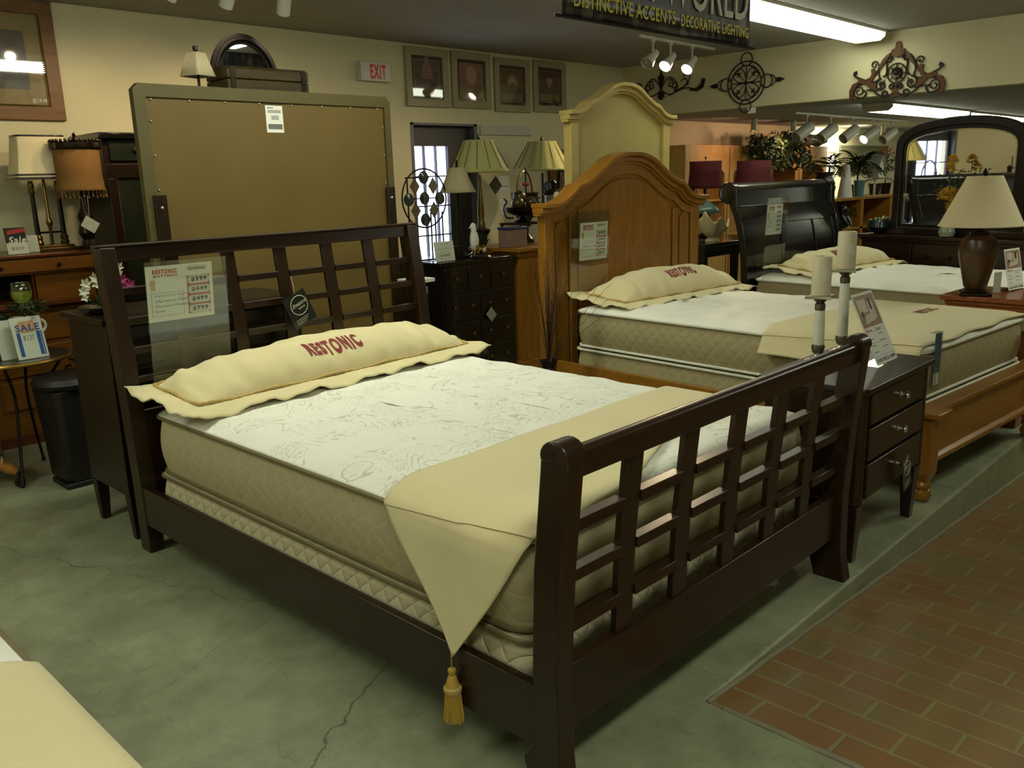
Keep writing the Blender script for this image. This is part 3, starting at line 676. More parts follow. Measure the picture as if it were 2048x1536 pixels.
# ---- bed 4: corner of a bed at the lower left ------------------------------------
B4 = dict(loc=(-2.455, 0.02, 0), W=1.52, L=2.03)
fr = thing('bed_foundation', 'low dark steel bed base under the mattress at the lower left', 'bed frame', (-2.455, 0.02, 0))
m = MB()
obj('side_rail', MB().box(0.03, 0.03, 0.15, 0.07, 2.0, 0.18), black_metal, fr); obj('side_rail', MB().box(1.45, 0.03, 0.15, 1.49, 2.0, 0.18), black_metal, fr)
obj('cross_rail', MB().box(0.07, 0.20, 0.15, 1.45, 0.24, 0.18), black_metal, fr); obj('cross_rail', MB().box(0.07, 1.76, 0.15, 1.45, 1.80, 0.18), black_metal, fr)
for x, y in ((0.1, 0.15), (1.42, 0.15), (0.1, 1.85), (1.42, 1.85)): obj('leg', MB().lathe([(0.03, 0), (0.03, 0.02), (0.018, 0.03), (0.018, 0.15)], 14, (x, y, 0)), black_metal, fr)
mattress('box_spring', 'box spring under the foreground mattress at the lower left', (-2.455, 0.02, 0), 0, 1.52, 2.03, 0.182, 0.37, 0.004, BOX1, BOX1, tape_m, 0.06, 'box spring', 'top_panel', 0.0)
mattress('mattress', 'white-topped mattress cut off by the lower left corner of the photo', (-2.455, 0.02, 0), 0, 1.52, 2.03, 0.376, 0.60, 0.03, SIDE2, TOP2, tape_m, 0.08)
runner('cream cloth runner on the mattress at the lower left corner', (-2.455, 0.02, 0), 0, 1.52, 2.03, 0.604, 0.03, 0.03, 0.53, 0.30, tassel=True)

# ---- bed 2: pine bed -------------------------------------------------------------
B2 = (2.545, 0.05, 0); R2 = -4.5
bed2 = thing('crown_bed', 'honey pine bed frame with arched crown headboard and low bench footboard', 'bed frame', B2, R2)
W2 = 1.46
def bun_leg(x, y):
    m = MB(); m.lathe([(0.028, 0), (0.040, 0.008), (0.046, 0.03), (0.040, 0.052), (0.030, 0.058), (0.040, 0.066), (0.043, 0.078), (0.036, 0.090), (0.033, 0.10)], 20, (x, y, 0))
    m.taper(x, y, 0.10, 0.135, 0.066, 0.066, 0.09, 0.09).box(x-0.045, y-0.045, 0.135, x+0.045, y+0.045, 0.40); return m
for x in (0.045, W2-0.045): obj('leg', bun_leg(x, 0.05), pine_v, bed2, bevel=0.003)
cap = [(-0.025, -0.03), (0.125, -0.03), (0.135, -0.02), (0.14, 0.02), (W2-0.14, 0.02), (W2-0.135, -0.02), (W2-0.125, -0.03), (W2+0.025, -0.03), (W2+0.025, 0.125), (-0.025, 0.125)]
obj('top_board', MB().prism(cap, 2, 0.40, 0.425), pine, bed2, bevel=0.005)
obj('foot_panel', MB().box(0.09, 0.045, 0.16, W2-0.09, 0.075, 0.40), pine, bed2)
obj('moulding', MB().prism([(0.028, 0.165), (0.022, 0.175), (0.026, 0.188), (0.035, 0.195), (0.045, 0.20), (0.045, 0.165)], 0, 0.09, W2-0.09), pine, bed2)
obj('side_rail', MB().box(0.01, 0.09, 0.14, 0.04, 2.37, 0.34), pine, bed2, bevel=0.003); obj('side_rail', MB().box(W2-0.04, 0.09, 0.14, W2-0.01, 2.37, 0.34), pine, bed2, bevel=0.003)
def crown_curve(w, zs, zp, flat_=0.13, n=24):
    """left-half ogee shoulder -> peak, mirrored"""
    pts = [(0.0, zs), (w*0.07, zs+0.002), (w*0.13, zs+(zp-zs)*0.12), (w*0.18, zs+(zp-zs)*0.33), (w*0.225, zs+(zp-zs)*0.40), (w*0.30, zs+(zp-zs)*0.62), (w*0.37, zs+(zp-zs)*0.86), (w*0.44, zs+(zp-zs)*0.98), (w*0.5, zp)]
    L = [(p.x, p.y) for p in cat([(a, b, 0) for a, b in pts], 4)]
    return L+[(w-a, b) for a, b in reversed(L[:-1])]
def headboard_arch(par, w, y, zs, zp, mat, matv, depth, over, band, panels=True, inset_mat=None, z0=0.0, crv=crown_curve):
    C = crv(w, zs, zp)
    body = [(0.012, z0)]+[(min(max(a, 0.012), w-0.012), b-0.03) for a, b in C]+[(w-0.012, z0)]
    obj('panel', MB().prism(body, 1, y+0.012, y+0.045), inset_mat or mat, par)
    obj('post', MB().box(0, y-0.012, z0, 0.085, y+0.055, zs-0.02), matv, par, bevel=0.004); obj('post', MB().box(w-0.085, y-0.012, z0, w, y+0.055, zs-0.02), matv, par, bevel=0.004)
    N = len(C)
    def prof(off, dy): return [(a-over+(2*over)*a/w, b+off) for a, b in C]
    # crown moulding: stacked strips following the curve
    for nm, o0, o1, ya, yb_ in (('crown_cap', -0.028, 0.0, y-depth, y+0.06), ('crown_moulding', -0.062, -0.028, y-depth*0.55, y+0.05), ('crown_bead', -0.078, -0.062, y-depth*0.3, y+0.045)):
        m = MB(); A = prof(o0, 0); B = prof(o1, 0)
        m.prism(B+list(reversed(A)), 1, ya, yb_); obj(nm, m, mat, par, bevel=0.004, ang=50)
    inn = [(a, b-0.075-band*(0.6+0.4*sin(pi*a/w))) for a, b in C if w*0.05 <= a <= w*0.95]
    out = [(a, b-0.07) for a, b in C if w*0.05 <= a <= w*0.95]
    if panels:
        obj('arched_rail', MB().prism(out+list(reversed(inn)), 1, y-0.004, y+0.014), mat, par, bevel=0.002)
        q = crv(w, zs, zp)
        for x in (0.23, w-0.23-0.06): obj('stile', MB().box(x, y-0.003, z0, x+0.06, y+0.014, zs-0.08), matv, par, bevel=0.003)
        for x0, x1 in ((0.105, 0.21), (w-0.21, w-0.105)):
            cv = [(x0+(x1-x0)*k/8, zs-0.16+0.05*sin(pi*k/8)) for k in range(9)]
            obj('raised_panel', MB().prism([(x0, z0)]+cv+[(x1, z0)], 1, y-0.001, y+0.014), matv, par, bevel=0.006)
        cc = [(a, b-0.10-band*(0.6+0.4*sin(pi*a/w))) for a, b in C if 0.31 <= a <= w-0.31]
        obj('raised_panel', MB().prism([(cc[0][0], z0)]+cc+[(cc[-1][0], z0)], 1, y-0.001, y+0.014), matv, par, bevel=0.006)
sub = bed2
headboard_arch(bed2, 1.57, 2.40, 1.33, 1.635, pine, pine_v, 0.075, 0.045, 0.07)
for c in list(bed2.children):
    if c.name.split('.')[0] in ('panel', 'crown_cap', 'crown_moulding', 'crown_bead', 'arched_rail', 'stile', 'raised_panel') or (c.name.startswith('post')): c.location.x -= 0.05
mattress('box_spring', 'taupe box spring inside the honey pine bed', (B2[0]+0.085, B2[1]+0.10, 0), R2, 1.28, 2.16, 0.17, 0.43, 0.003, SIDE2, SIDE2, tape_w, 0.06, 'box spring', 'top_panel', 0.0)
M2 = mattress('mattress', 'mattress with puffy white top and taupe side on the honey pine bed', (B2[0]+0.085, B2[1]+0.10, 0), R2, 1.28, 2.16, 0.436, 0.668, 0.028, SIDE2, TOP2, tape_w, 0.08)
pillow('cream pillow with gold cord leaning on the honey pine headboard', (B2[0]+0.26, B2[1]+1.86, 0.685), R2-0.5, 1.38, 0.50, 0.15, 0.05, 'RESTONIC', seed=2.6, tx=(0.60, 0.13, 0.27))
runner('cream cloth runner across the foot of the honey pine bed', (B2[0]+0.085, B2[1]+0.10, 0), R2, 1.28, 2.16, 0.674, 0.028, 0.0, 0.80, 0.10, txt=(0.83, 0.35, 0.19, 0.07), tassel=False, side_drop_rect=True,
       yfun0=lambda s: 0.010*sin(s*14)+0.004, yfun1=lambda s: 0.01*sin(s*5))
clr = simple('label_blue', rgb(96, 118, 160), 0.25, var=0.25, sc=40)
lb = thing('warranty_label', 'blue and white printed label strip in clear wrap hanging at the pine bed foot', 'label', (2.745, 0.118, 0.0), R2)
obj('strip', MB().box(-0.03, 0.004, 0.50, 0.035, 0.007, 0.745), clr, lb); obj('clear_wrap', MB().box(-0.038, 0.0, 0.475, 0.042, 0.003, 0.75).box(-0.038, 0.0, 0.747, 0.042, 0.03, 0.750), acrylic, lb)
obj('white_field', MB().box(-0.026, 0.003, 0.505, 0.031, 0.0045, 0.56), paper, lb)
wt = obj('plastic_bundle', MB().grid(lambda u, v: (0.05*cos(u*2*pi)*(0.4+sin(v*pi))+0.008*sin(u*31+v*9), 0.02*sin(u*2*pi)*(0.5+sin(v*pi)), -0.035+0.07*v+0.006*sin(u*23)), 26, 8), simple('shiny_plastic', rgb(200, 200, 204), 0.12, 0.2), solid=0.001)
tag(wt, 'small crumpled shiny plastic bundle at the far corner of the pine bed mattress', 'plastic bag', loc=(3.87, -0.015, 0.63), rz=R2)
price_sheet('clear sign holder with mattress price sheet ending in $849 on the pine headboard', (2.80, 2.33, 0.95), -3, 0.36, 0.32, 0.26,
            'Imperial Firm', ['$399', '$499', '$559', '$849'], ['Verti-Coil Springs', '-Marvelous Middle', '-Premium Cover'], 0.26, 0.235, lean=-3, px0=0.085, py0=0.07)

# ---- bed 3: black sleigh bed ------------------------------------------------------
B3 = (4.62, 0.14, 0); R3 = -6
bed3 = thing('sleigh_bed', 'black sleigh bed frame with rolled headboard', 'bed frame', B3, R3); W3 = 1.46
def sleigh(y, zt, th=0.035):
    fr_ = [(y, 0.12), (y, 0.5), (y+0.005, 0.75), (y+0.03, 0.95), (y+0.07, 1.10), (y+0.12, 1.22)]
    c = cat([(a, b, 0) for a, b in fr_], 5); F = [(p.x, p.y) for p in c]
    cx, cz, r = y+0.205, zt-0.085, 0.085
    F += [(cx-r*cos(radians(a)), cz+r*sin(radians(a))) for a in range(15, 300, 18)]
    k = []
    for i, (a, b) in enumerate(F[:26]): k.append((a+th, b-0.005))
    B_ = [(cx-(r-0.03)*cos(radians(a)), cz+(r-0.03)*sin(radians(a))) for a in range(285, 30, -18)]
    return F, B_+[(a+th, b) for a, b in reversed(F[:26])]
F3, Bk3 = sleigh(2.12, 1.40)
obj('headboard_panel', MB().prism(F3+Bk3, 0, 0.06, W3-0.06), black_wood, bed3, ang=40)
F4, Bk4 = sleigh(2.105, 1.405, 0.06)
for x0, x1 in ((0, 0.06), (W3-0.06, W3)): obj('scroll_post', MB().prism([(2.095, 0.0), (2.095, 0.12)]+F4+Bk4+[(2.17, 0.0)], 0, x0, x1), black_wood, bed3, bevel=0.005, ang=40)
F5, _ = sleigh(2.108, 1.40)
def strip(x0, x1, i0, i1, nm):
    seg = F5[i0:i1]; obj(nm, MB().prism(seg+[(a+0.02, b) for a, b in reversed(seg)], 0, x0, x1), black_wood, bed3, bevel=0.003, ang=40)
strip(0.06, W3-0.06, 19, 26, 'panel_rail')
for x in (0.06, 0.52, 1.02, W3-0.14): strip(x, x+0.08 if x in (0.06, W3-0.14) else x+0.012, 2, 21, 'panel_stile')
for x0, x1 in ((-0.004, 0.062), (W3-0.062, W3+0.004)): obj('scroll_cap', MB(Matrix.Translation((x0, 2.31, 1.32)) @ Matrix.Rotation(radians(90), 4, 'Y')).lathe([(0.060, 0), (0.070, 0.004), (0.070, x1-x0-0.004), (0.060, x1-x0)], 28), black_wood, bed3)
obj('side_rail', MB().box(0.02, 0.05, 0.14, 0.05, 2.10, 0.36), black_wood, bed3, bevel=0.003); obj('side_rail', MB().box(W3-0.05, 0.05, 0.14, W3-0.02, 2.10, 0.36), black_wood, bed3, bevel=0.003)
obj('footboard', MB().prism([(-0.02, 0.0), (-0.02, 0.10), (0.0, 0.30), (-0.03, 0.50), (-0.05, 0.52), (-0.05, 0.56), (0.0, 0.57), (0.03, 0.52), (0.035, 0.30), (0.04, 0.0)], 0, 0, W3), black_wood, bed3, bevel=0.004)
mattress('box_spring', 'taupe box spring inside the black sleigh bed', (B3[0]+0.06, B3[1]+0.05, 0), R3, 1.34, 2.03, 0.17, 0.44, 0.003, SIDE2, SIDE2, tape_w, 0.06, 'box spring', 'top_panel', 0.0)
mattress('mattress', 'white pillow-top mattress on the black sleigh bed', (B3[0]+0.06, B3[1]+0.05, 0), R3, 1.34, 2.03, 0.446, 0.655, 0.045, SIDE2, TOP2, tape_w, 0.08)
pillow('cream pillow with stitched name on the black sleigh bed', (B3[0]+0.26, B3[1]+1.54, 0.685), R3-1, 1.38, 0.48, 0.13, 0.05, 'RESTONIC', seed=4.1, tx=(0.46, 0.12, 0.25), group=None)
price_sheet('clear sign holder with small price sheet on the black sleigh headboard', (4.86, 2.10, 0.99), -4, 0.30, 0.29, 0.36,
            'Model', ['$499', '$549', '$659', '$799', '$899'], ['Euro Top', 'Firm Edge', 'Quilted'], 0.22, 0.23, lean=-3, px0=0.005, py0=0.05)
# ================================================================ CASE GOODS AND LARGE DECOR
ant_brass = simple('antique_brass', rgb(128, 104, 58), 0.3, 0.85, sc=20)
gold_metal = simple('gilt_metal', rgb(176, 140, 70), 0.28, 0.9, sc=20)
bronze = simple('dark_bronze', rgb(48, 38, 26), 0.32, 0.7, sc=20)
silver = simple('silver_metal', rgb(200, 196, 182), 0.28, 0.7, sc=20)
wax = simple('candle_wax', rgb(206, 196, 166), 0.5, var=0.04, Subsurface_Weight=0.15)
white_cer = simple('white_ceramic', rgb(222, 220, 204), 0.25)
leaf_m = simple('leaf_green', rgb(58, 78, 34), 0.55, var=0.3, sc=30)
leaf_dk = simple('leaf_dark', rgb(34, 52, 26), 0.5, var=0.3, sc=30)
stem_m = simple('stem_brown', rgb(60, 44, 26), 0.8)
shade_cream = simple('cream_shade', rgb(222, 206, 164), 0.85, var=0.03, bump=0.25, bs=180)
shade_sage = simple('sage_pleated_shade', rgb(160, 156, 96), 0.8, var=0.05)
# ---- dark nightstand in front, three drawers
ns = thing('nightstand', 'dark nightstand with three drawers and chrome knobs between the two nearest beds', 'nightstand', (1.70, 0.02, 0))
obj('top', MB().prism(rrect(0, 0, 0.72, 0.44, 0.03), 2, 0.676, 0.70), dark_wood, ns, bevel=0.004)
obj('body', MB().box(0.04, 0.035, 0.235, 0.68, 0.42, 0.676), dark_wood_v, ns, bevel=0.003)
for x in (0.052, 0.668):
    m = MB(); m.lathe([(0.028, 0.24), (0.028, 0.67)], 20, (x, 0.045, 0), rf=lambda a, z: 1+0.07*cos(a*9)); obj('corner_post', m, dark_wood_v, ns)
for x, y in ((0.062, 0.055), (0.658, 0.055), (0.062, 0.395), (0.658, 0.395)): obj('leg', MB().taper(x, y, 0, 0.235, 0.038, 0.038, 0.062, 0.062), dark_wood_v, ns, bevel=0.003)
for z0, z1 in ((0.545, 0.668), (0.405, 0.53), (0.255, 0.39)):
    d = obj('drawer', MB().box(0.085, 0.014, z0, 0.635, 0.036, z1), dark_wood, ns, bevel=0.004)
    k = MB(Matrix.Translation((0.37, 0.014, (z0+z1)/2+0.005)) @ Matrix.Rotation(radians(90), 4, 'X')); k.lathe([(0.010, 0), (0.006, 0.004), (0.005, 0.016), (0.012, 0.021), (0.0155, 0.027), (0.012, 0.033), (0.001, 0.035)], 18); obj('knob', k, chrome, d, label='round chrome knob')
hangtag('clear and dark hang tag with circled logo tied to the lowest nightstand knob', frame((2.105, 0.0, 0.285), (0.96, 0, 0.28), (-0.28, 0, 0.96)), 0.085, 0.15, 'Signature', 'FURNITURE', pale_print2, tag_dark, [(2.075, -0.003, 0.335), (2.09, -0.003, 0.345), (2.10, -0.002, 0.36)])
def candlestick(loc, h, label, clabel, ch):
    t = thing('candlestick', label, 'candlestick', loc, 0)
    obj('foot', MB().lathe([(0.052, 0), (0.052, 0.004), (0.030, 0.010), (0.016, 0.022), (0.012, 0.030)], 28), silver, t)
    obj('lower_collar', MB().lathe([(0.012, 0.030), (0.022, 0.036), (0.028, 0.060), (0.024, 0.072)], 24), simple('pewter', rgb(120, 112, 92), 0.3, 0.8), t)
    obj('stem', MB().lathe([(0.0245, 0.072), (0.0225, h*0.55), (0.0195, h-0.062)], 28), white_cer, t)
    obj('upper_collar', MB().lathe([(0.019, h-0.062), (0.021, h-0.056), (0.021, h-0.036), (0.015, h-0.030), (0.024, h-0.022), (0.032, h-0.012)], 24), simple('pewter', rgb(120, 112, 92), 0.3, 0.8), t)
    s = 0.052; obj('candle_plate', MB(Matrix.Rotation(radians(12), 4, 'Z')).prism([(-s, -s), (0, -s*0.78), (s, -s), (s*0.78, 0), (s, s), (0, s*0.78), (-s, s), (-s*0.78, 0)], 2, h-0.012, h), silver, t, bevel=0.002)
    c = MB(); c.lathe([(0.036, 0), (0.0385, 0.003), (0.0385, ch-0.006), (0.035, ch), (0.028, ch-0.002), (0.024, ch-0.006), (0.001, ch-0.005)], 32)
    o = tag(obj('pillar_candle', c, wax), clabel, 'candle', loc=(loc[0], loc[1], loc[2]+h+0.0005))
    obj('wick', MB().tube([(0, 0, ch-0.005), (0.001, 0, ch+0.004)], 0.001, 5), black_ink, o)
    st = MB(); K = Matrix.Identity(4)
    a0 = atan2(-1.154-loc[1], -1.347-loc[0])+0.5
    st.grid(lambda u, v: (0.0388*cos(a0+(u-0.5)*0.75*sqrt(max(0.02, 1-(2*v-1)**2))*1.2), 0.0388*sin(a0+(u-0.5)*0.75*sqrt(max(0.02, 1-(2*v-1)**2))*1.2), ch*0.42+0.05*(v-0.1)), 10, 10)
    obj('paper_label', st, pale_ink, o, label='round pale paper label', fixn=False); return t
candlestick((2.08, 0.385, 0.70), 0.276, 'shorter white and silver candlestick on the nightstand, on the left', 'ivory pillar candle on the shorter candlestick', 0.160)
candlestick((2.325, 0.390, 0.70), 0.362, 'taller white and silver candlestick on the nightstand, on the right', 'ivory pillar candle on the taller candlestick', 0.158)
def photo_card(label, loc, rz, lean, w, h, price, title, sepia=True):
    t = thing('price_card', label, 'sign', loc, rz); M = Matrix.Rotation(radians(lean), 4, 'X').inverted() @ FY(0, 0, 0.003)
    a = MB(M); a.box(0, 0, -0.003, w, h, -0.0005); a.M = Matrix(); a.box(0, -0.002, 0, w, 0.075, 0.003); obj('acrylic_stand', a, acrylic, t)
    s = obj('sheet', card(MB(), M, 0.003, 0.003, w-0.003, h-0.003, 0.0004), paper, t)
    m = MB(); frect(m, M, 0.012, h*0.52, w-0.012, h-0.014); obj('photo', m, simple('sepia_print', rgb(166, 132, 104) if sepia else rgb(150, 130, 110), 0.5, var=0.25, sc=30), s)
    m = MB(); frect(m, M, w*0.12, h*0.72, w*0.5, h*0.9, 0.0012); frect(m, M, w*0.55, h*0.62, w*0.8, h*0.86, 0.0012); flat(m, [(w*.2, h*.56), (w*.75, h*.6), (w*.7, h*.7), (w*.3, h*.68)], M, 0.0014); obj('pictured_bed', m, simple('pale_sepia', rgb(214, 200, 176), 0.5), s)
    m = MB(); frect(m, M, w*0.62, h*0.74, w*0.72, h*0.9, 0.0014); frect(m, M, w*0.18, h*0.66, w*0.26, h*0.74, 0.0016); obj('pictured_furniture', m, simple('dark_sepia', rgb(66, 36, 28), 0.5), s)
    m = MB(); text(m, 'OUR PRICE: '+price, M, w*0.07, h*0.035, w*0.86, h*0.055, 0.02); text(m, title, M, w*0.45, h*0.455, w*0.35, h*0.04)
    for k in range(6): frect(m, M, w*(0.10 if k % 2 else 0.55), h*(0.40-0.045*k), w*(0.30 if k % 2 else 0.78), h*(0.408-0.045*k))
    for y in (0.445, 0.30, 0.12): frect(m, M, w*0.06, h*y, w*0.94, h*y+0.001)
    obj('print', m, black_ink, s)
    m = MB(); flat(m, [(w*.08, h*.46), (w*.16, h*.46), (w*.12, h*.51)], M, 0.0008); frect(m, M, w*.18, h*.465, w*.36, h*.48); obj('logo', m, red_print, s)
    return t
photo_card('leaning price card reading OUR PRICE: $999 on the dark nightstand', (2.085, 0.135, 0.701), 0, 25, 0.215, 0.31, '$999', '"Tudor"')

# ---- chest behind the lattice headboard
ch = thing('chest', 'dark chest on square legs behind the left end of the lattice headboard', 'chest', (0.0, 2.465, 0))
obj('top', MB().box(-0.012, -0.015, 0.945, 0.95, 0.44, 0.975), mw, ch, bevel=0.004)  # same wood as the bed; darker tone stands in for weak lamp light
obj('body', MB().box(0.012, 0.006, 0.20, 0.93, 0.42, 0.945), mw, ch, bevel=0.003)
for x, y in ((0.04, 0.03), (0.90, 0.03), (0.04, 0.395), (0.90, 0.395)): obj('leg', MB().taper(x, y, 0, 0.20, 0.036, 0.036, 0.056, 0.056), mw, ch, bevel=0.003)
for k in range(4):
    d = obj('drawer', MB().box(0.05, -0.004, 0.23+0.178*k, 0.90, 0.006, 0.395+0.178*k), mw, ch, bevel=0.003)
# ---- honey pine hutch desk at the far left
pine_d = wood('pine_dark_edge', rgb(70, 34, 14), rgb(104, 56, 24), 0.3, 0, 0.8, 0.3)
dpine = wood('aged_pine', rgb(96, 58, 16), rgb(128, 82, 26), 0.35, 0, 0.8, 0.2)
dk = thing('hutch_desk', 'honey wood hutch desk with two small drawers and dark open shelf at the left edge', 'desk', (-0.90, 4.45, 0))
obj('top', MB().box(-0.02, -0.02, 1.115, 1.74, 0.52, 1.135), pine_d, dk, bevel=0.005)
obj('frieze', MB().box(0, 0.0, 1.02, 1.70, 0.5, 1.115), dpine, dk)
obj('side_panel', MB().box(0, 0, 0.86, 0.04, 0.5, 1.02), dpine, dk); obj('side_panel', MB().box(1.66, 0, 0.86, 1.70, 0.5, 1.02), dpine, dk)
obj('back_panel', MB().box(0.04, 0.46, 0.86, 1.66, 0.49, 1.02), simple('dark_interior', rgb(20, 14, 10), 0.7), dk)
obj('writing_shelf', MB().box(-0.02, -0.06, 0.83, 1.74, 0.5, 0.86), pine_d, dk, bevel=0.004)
obj('body', MB().box(0, 0.02, 0.06, 1.70, 0.5, 0.83), dpine, dk); obj('plinth', MB().box(-0.01, 0.0, 0, 1.71, 0.5, 0.06), pine_d, dk)
for x0, x1 in ((0.06, 0.86), (0.88, 1.64)):
    d = obj('drawer', MB().box(x0, -0.012, 1.03, x1, 0.004, 1.105), dpine, dk, bevel=0.003)
    for f in (0.3, 0.72): obj('knob', MB(Matrix.Translation((x0+(x1-x0)*f, -0.012, 1.065)) @ Matrix.Rotation(radians(90), 4, 'X')).lathe([(0.006, 0), (0.013, 0.012), (0.010, 0.022), (0.001, 0.024)], 14), bronze, d)
obj('pigeonhole', MB().box(1.30, 0.03, 0.86, 1.64, 0.06, 1.02), dpine, dk); 
for x in (0.5, 0.85, 1.28): obj('divider', MB().box(x, 0.03, 0.86, x+0.012, 0.46, 1.02), pine_d, dk)
for z0 in (0.62, 0.42, 0.22):
    d = obj('drawer', MB().box(1.02, 0.005, z0, 1.62, 0.022, z0+0.17), dpine, dk, bevel=0.003)
    obj('knob', MB(Matrix.Translation((1.20, 0.005, z0+0.09)) @ Matrix.Rotation(radians(90), 4, 'X')).lathe([(0.006, 0), (0.013, 0.012), (0.010, 0.022), (0.001, 0.024)], 14), bronze, d)
obj('cabinet_door', MB().box(0.1, 0.005, 0.12, 0.95, 0.022, 0.79), dpine, dk, bevel=0.003)
# ---- tall carved cabinet with green glass panels
ar = thing('display_cabinet', 'tall dark cabinet with mottled green glass panels behind the fringed lamp', 'cabinet', (0.92, 4.52, 0))
arw = wood('mahogany', rgb(28, 17, 8), rgb(46, 28, 12), 0.35, 2)
grn = simple('mottled_green_glass', rgb(44, 50, 36), 0.25, var=0.3, sc=6)
obj('carcass', MB().box(0, 0.03, 0, 0.75, 0.45, 1.82), arw, ar)
obj('cornice', MB().box(-0.03, -0.02, 1.80, 0.78, 0.47, 1.84), black_wood, ar, bevel=0.006)
obj('frieze_panel', MB().box(0.04, 0.015, 1.67, 0.71, 0.032, 1.79), grn, ar); obj('rosette', MB(Matrix.Translation((0.20, 0.015, 1.73)) @ Matrix.Rotation(radians(90), 4, 'X')).lathe([(0.022, 0), (0.018, 0.008), (0.006, 0.012)], 16), bronze, ar)
obj('rail', MB().box(0, 0.0, 1.56, 0.75, 0.035, 1.65), arw, ar, bevel=0.004)
for x in (0.0, 0.34, 0.69): obj('stile', MB().box(x, 0.0, 0, x+0.06, 0.035, 1.56), arw, ar, bevel=0.004)
for x in (0.06, 0.40): obj('glass_panel', MB().box(x, 0.015, 0.5, x+(0.28 if x < 0.1 else 0.29), 0.03, 1.56), grn, ar)
# ---- hidden wardrobe that carries the things above the big panel
wd = thing('wardrobe', 'plain dark wardrobe standing behind the large tan headboard back', 'wardrobe', (0.93, 3.42, 0))
obj('carcass', MB().box(0, 0.02, 0, 1.22, 0.52, 1.99), dark_wood_v, wd, bevel=0.004)
obj('door', MB().box(0.02, 0.0, 0.05, 0.60, 0.02, 1.96), dark_wood_v, wd); obj('door', MB().box(0.62, 0.0, 0.05, 1.20, 0.02, 1.96), dark_wood_v, wd)
# ---- back of a large headboard
tan = NT('hardboard_back'); v = tan.coord(); tan.base(tan.mix(tan.noise(v, 2.2, 4), rgb(92, 72, 27), rgb(114, 92, 40))); tan = tan.fin(0.55)
tanf = simple('raw_frame_wood', rgb(88, 78, 38), 0.6, sc=5)
hb = thing('headboard', 'large headboard seen from its tan unfinished back, standing behind the lattice bed', 'headboard', (0.60, 3.28, 0))
def rfr(w, h, b, r, z0=0):
    o = [(0, z0), (w, z0), (w, h-r)]+[(w-r+r*cos(radians(a)), h-r+r*sin(radians(a))) for a in (30, 60, 90)]+[(r, h)]+[(r-r*sin(radians(a)), h-r+r*cos(radians(a))) for a in (30, 60, 90)]
    i = [(b, z0), (w-b, z0), (w-b, h-b)]+[(w-b, h-b)]*3+[(b, h-b)]+[(b, h-b)]*3
    return o, i
W_ = 1.605
obj('backing_panel', MB().box(0.05, 0.012, 0.5, W_-0.05, 0.02, 1.95), tan, hb)
fo = [(0, .45), (W_, .45), (W_, 1.97), (W_-.03, 2.0), (.03, 2.0), (0, 1.97)]; fi = [(.062, .50), (W_-.045, .50), (W_-.045, 1.935), (W_-.046, 1.936), (.063, 1.936), (.062, 1.935)]
obj('frame', MB().ring(fo, fi, 1, 0.0, 0.045), tanf, hb)
obj('leg_cleat', MB().box(0.035, -0.02, 0, 0.10, 0.0, 1.455), arw, hb, bevel=0.002); obj('leg_cleat', MB().box(W_-0.075, -0.02, 0, W_-0.012, 0.0, 1.455), arw, hb, bevel=0.002)
m = MB()
for k in range(8): m.ball((0.09+k*0.203, 0.008, 1.925), 0.006, 8, 1, 6)
for k in range(5): m.ball((0.078, 0.008, 1.82-0.17*k), 0.006, 8, 1, 6).ball((W_-0.06, 0.008, 1.82-0.17*k), 0.006, 8, 1, 6)
for x in (0.068, W_-0.045): m.ball((x, -0.022, 1.39), 0.009, 8, 1, 6)
obj('screw_heads', m, silver, hb)['kind'] = 'stuff'
K = FY(0.735, 0.0115, 1.775); s = obj('shipping_label', card(MB(), K, 0, 0, 0.108, 0.145, 0.0006), paper, hb, label='white shipping label with barcodes')
m = MB(); frect(m, K, 0.01, 0.13, 0.05, 0.135)
for k in range(22): frect(m, K, 0.012+0.0039*k, 0.105, 0.012+0.0039*k+0.0012+0.0008*(k % 3), 0.122)
for k in range(10): frect(m, K, 0.034+0.0048*k, 0.068, 0.034+0.0048*k+0.0026, 0.092)
frect(m, K, 0.010, 0.018, 0.100, 0.046); obj('barcode', m, grey_ink, s)
K = FY(0.728, 0.0115, 1.925); m = MB()
for q in ((0, 0, .115, .003), (0, .035, .115, .038), (0, 0, .003, .038), (.112, 0, .115, .038)): frect(m, K, *q)
for k in range(3): frect(m, K, 0.012, 0.008+0.009*k, 0.102-0.02*(k == 2), 0.012+0.009*k)
obj('ink_stamp', m, simple('stamp_ink', rgb(70, 56, 34), 0.7), hb)
# things on the wardrobe
def lathe_shade(prof, mat, par, n=36, rf=None, name='lamp_shade', solid=0.003, loc=(0, 0, 0)):
    return obj(name, MB().lathe(prof, n, loc, rf, caps=False), mat, par, solid=solid, ang=50)
sq = lambda p: (lambda a, z: 1.0/max(abs(cos(a-p)), abs(sin(a-p)))**0.9)
t = thing('table_lamp', 'small lamp with a square cream shade above the large tan panel', 'lamp', (1.13, 3.62, 1.99))
lathe_shade([(0.072, 0.10), (0.038, 0.225)], shade_cream, t, 48, sq(radians(20)))
obj('stem', MB().tube([(0, 0, 0), (0, 0, 0.24)], 0.008, 8), black_metal, t); obj('base', MB().lathe([(0.045, 0), (0.045, 0.01), (0.012, 0.02)], 18), black_metal, t)
obj('finial', MB().box(-0.012, -0.012, 0.235, 0.012, 0.012, 0.262), bronze, t, bevel=0.004)
t = thing('arched_mirror', 'black framed arched mirror standing against the wall above the large tan panel', 'mirror', (1.545, 3.82, 1.99))
def archp(r, n=20, h=0.13): return [(-r, 0)]+[(-r*cos(pi*k/n), h+r*1.16*sin(pi*k/n)) for k in range(n+1)]+[(r, 0)]
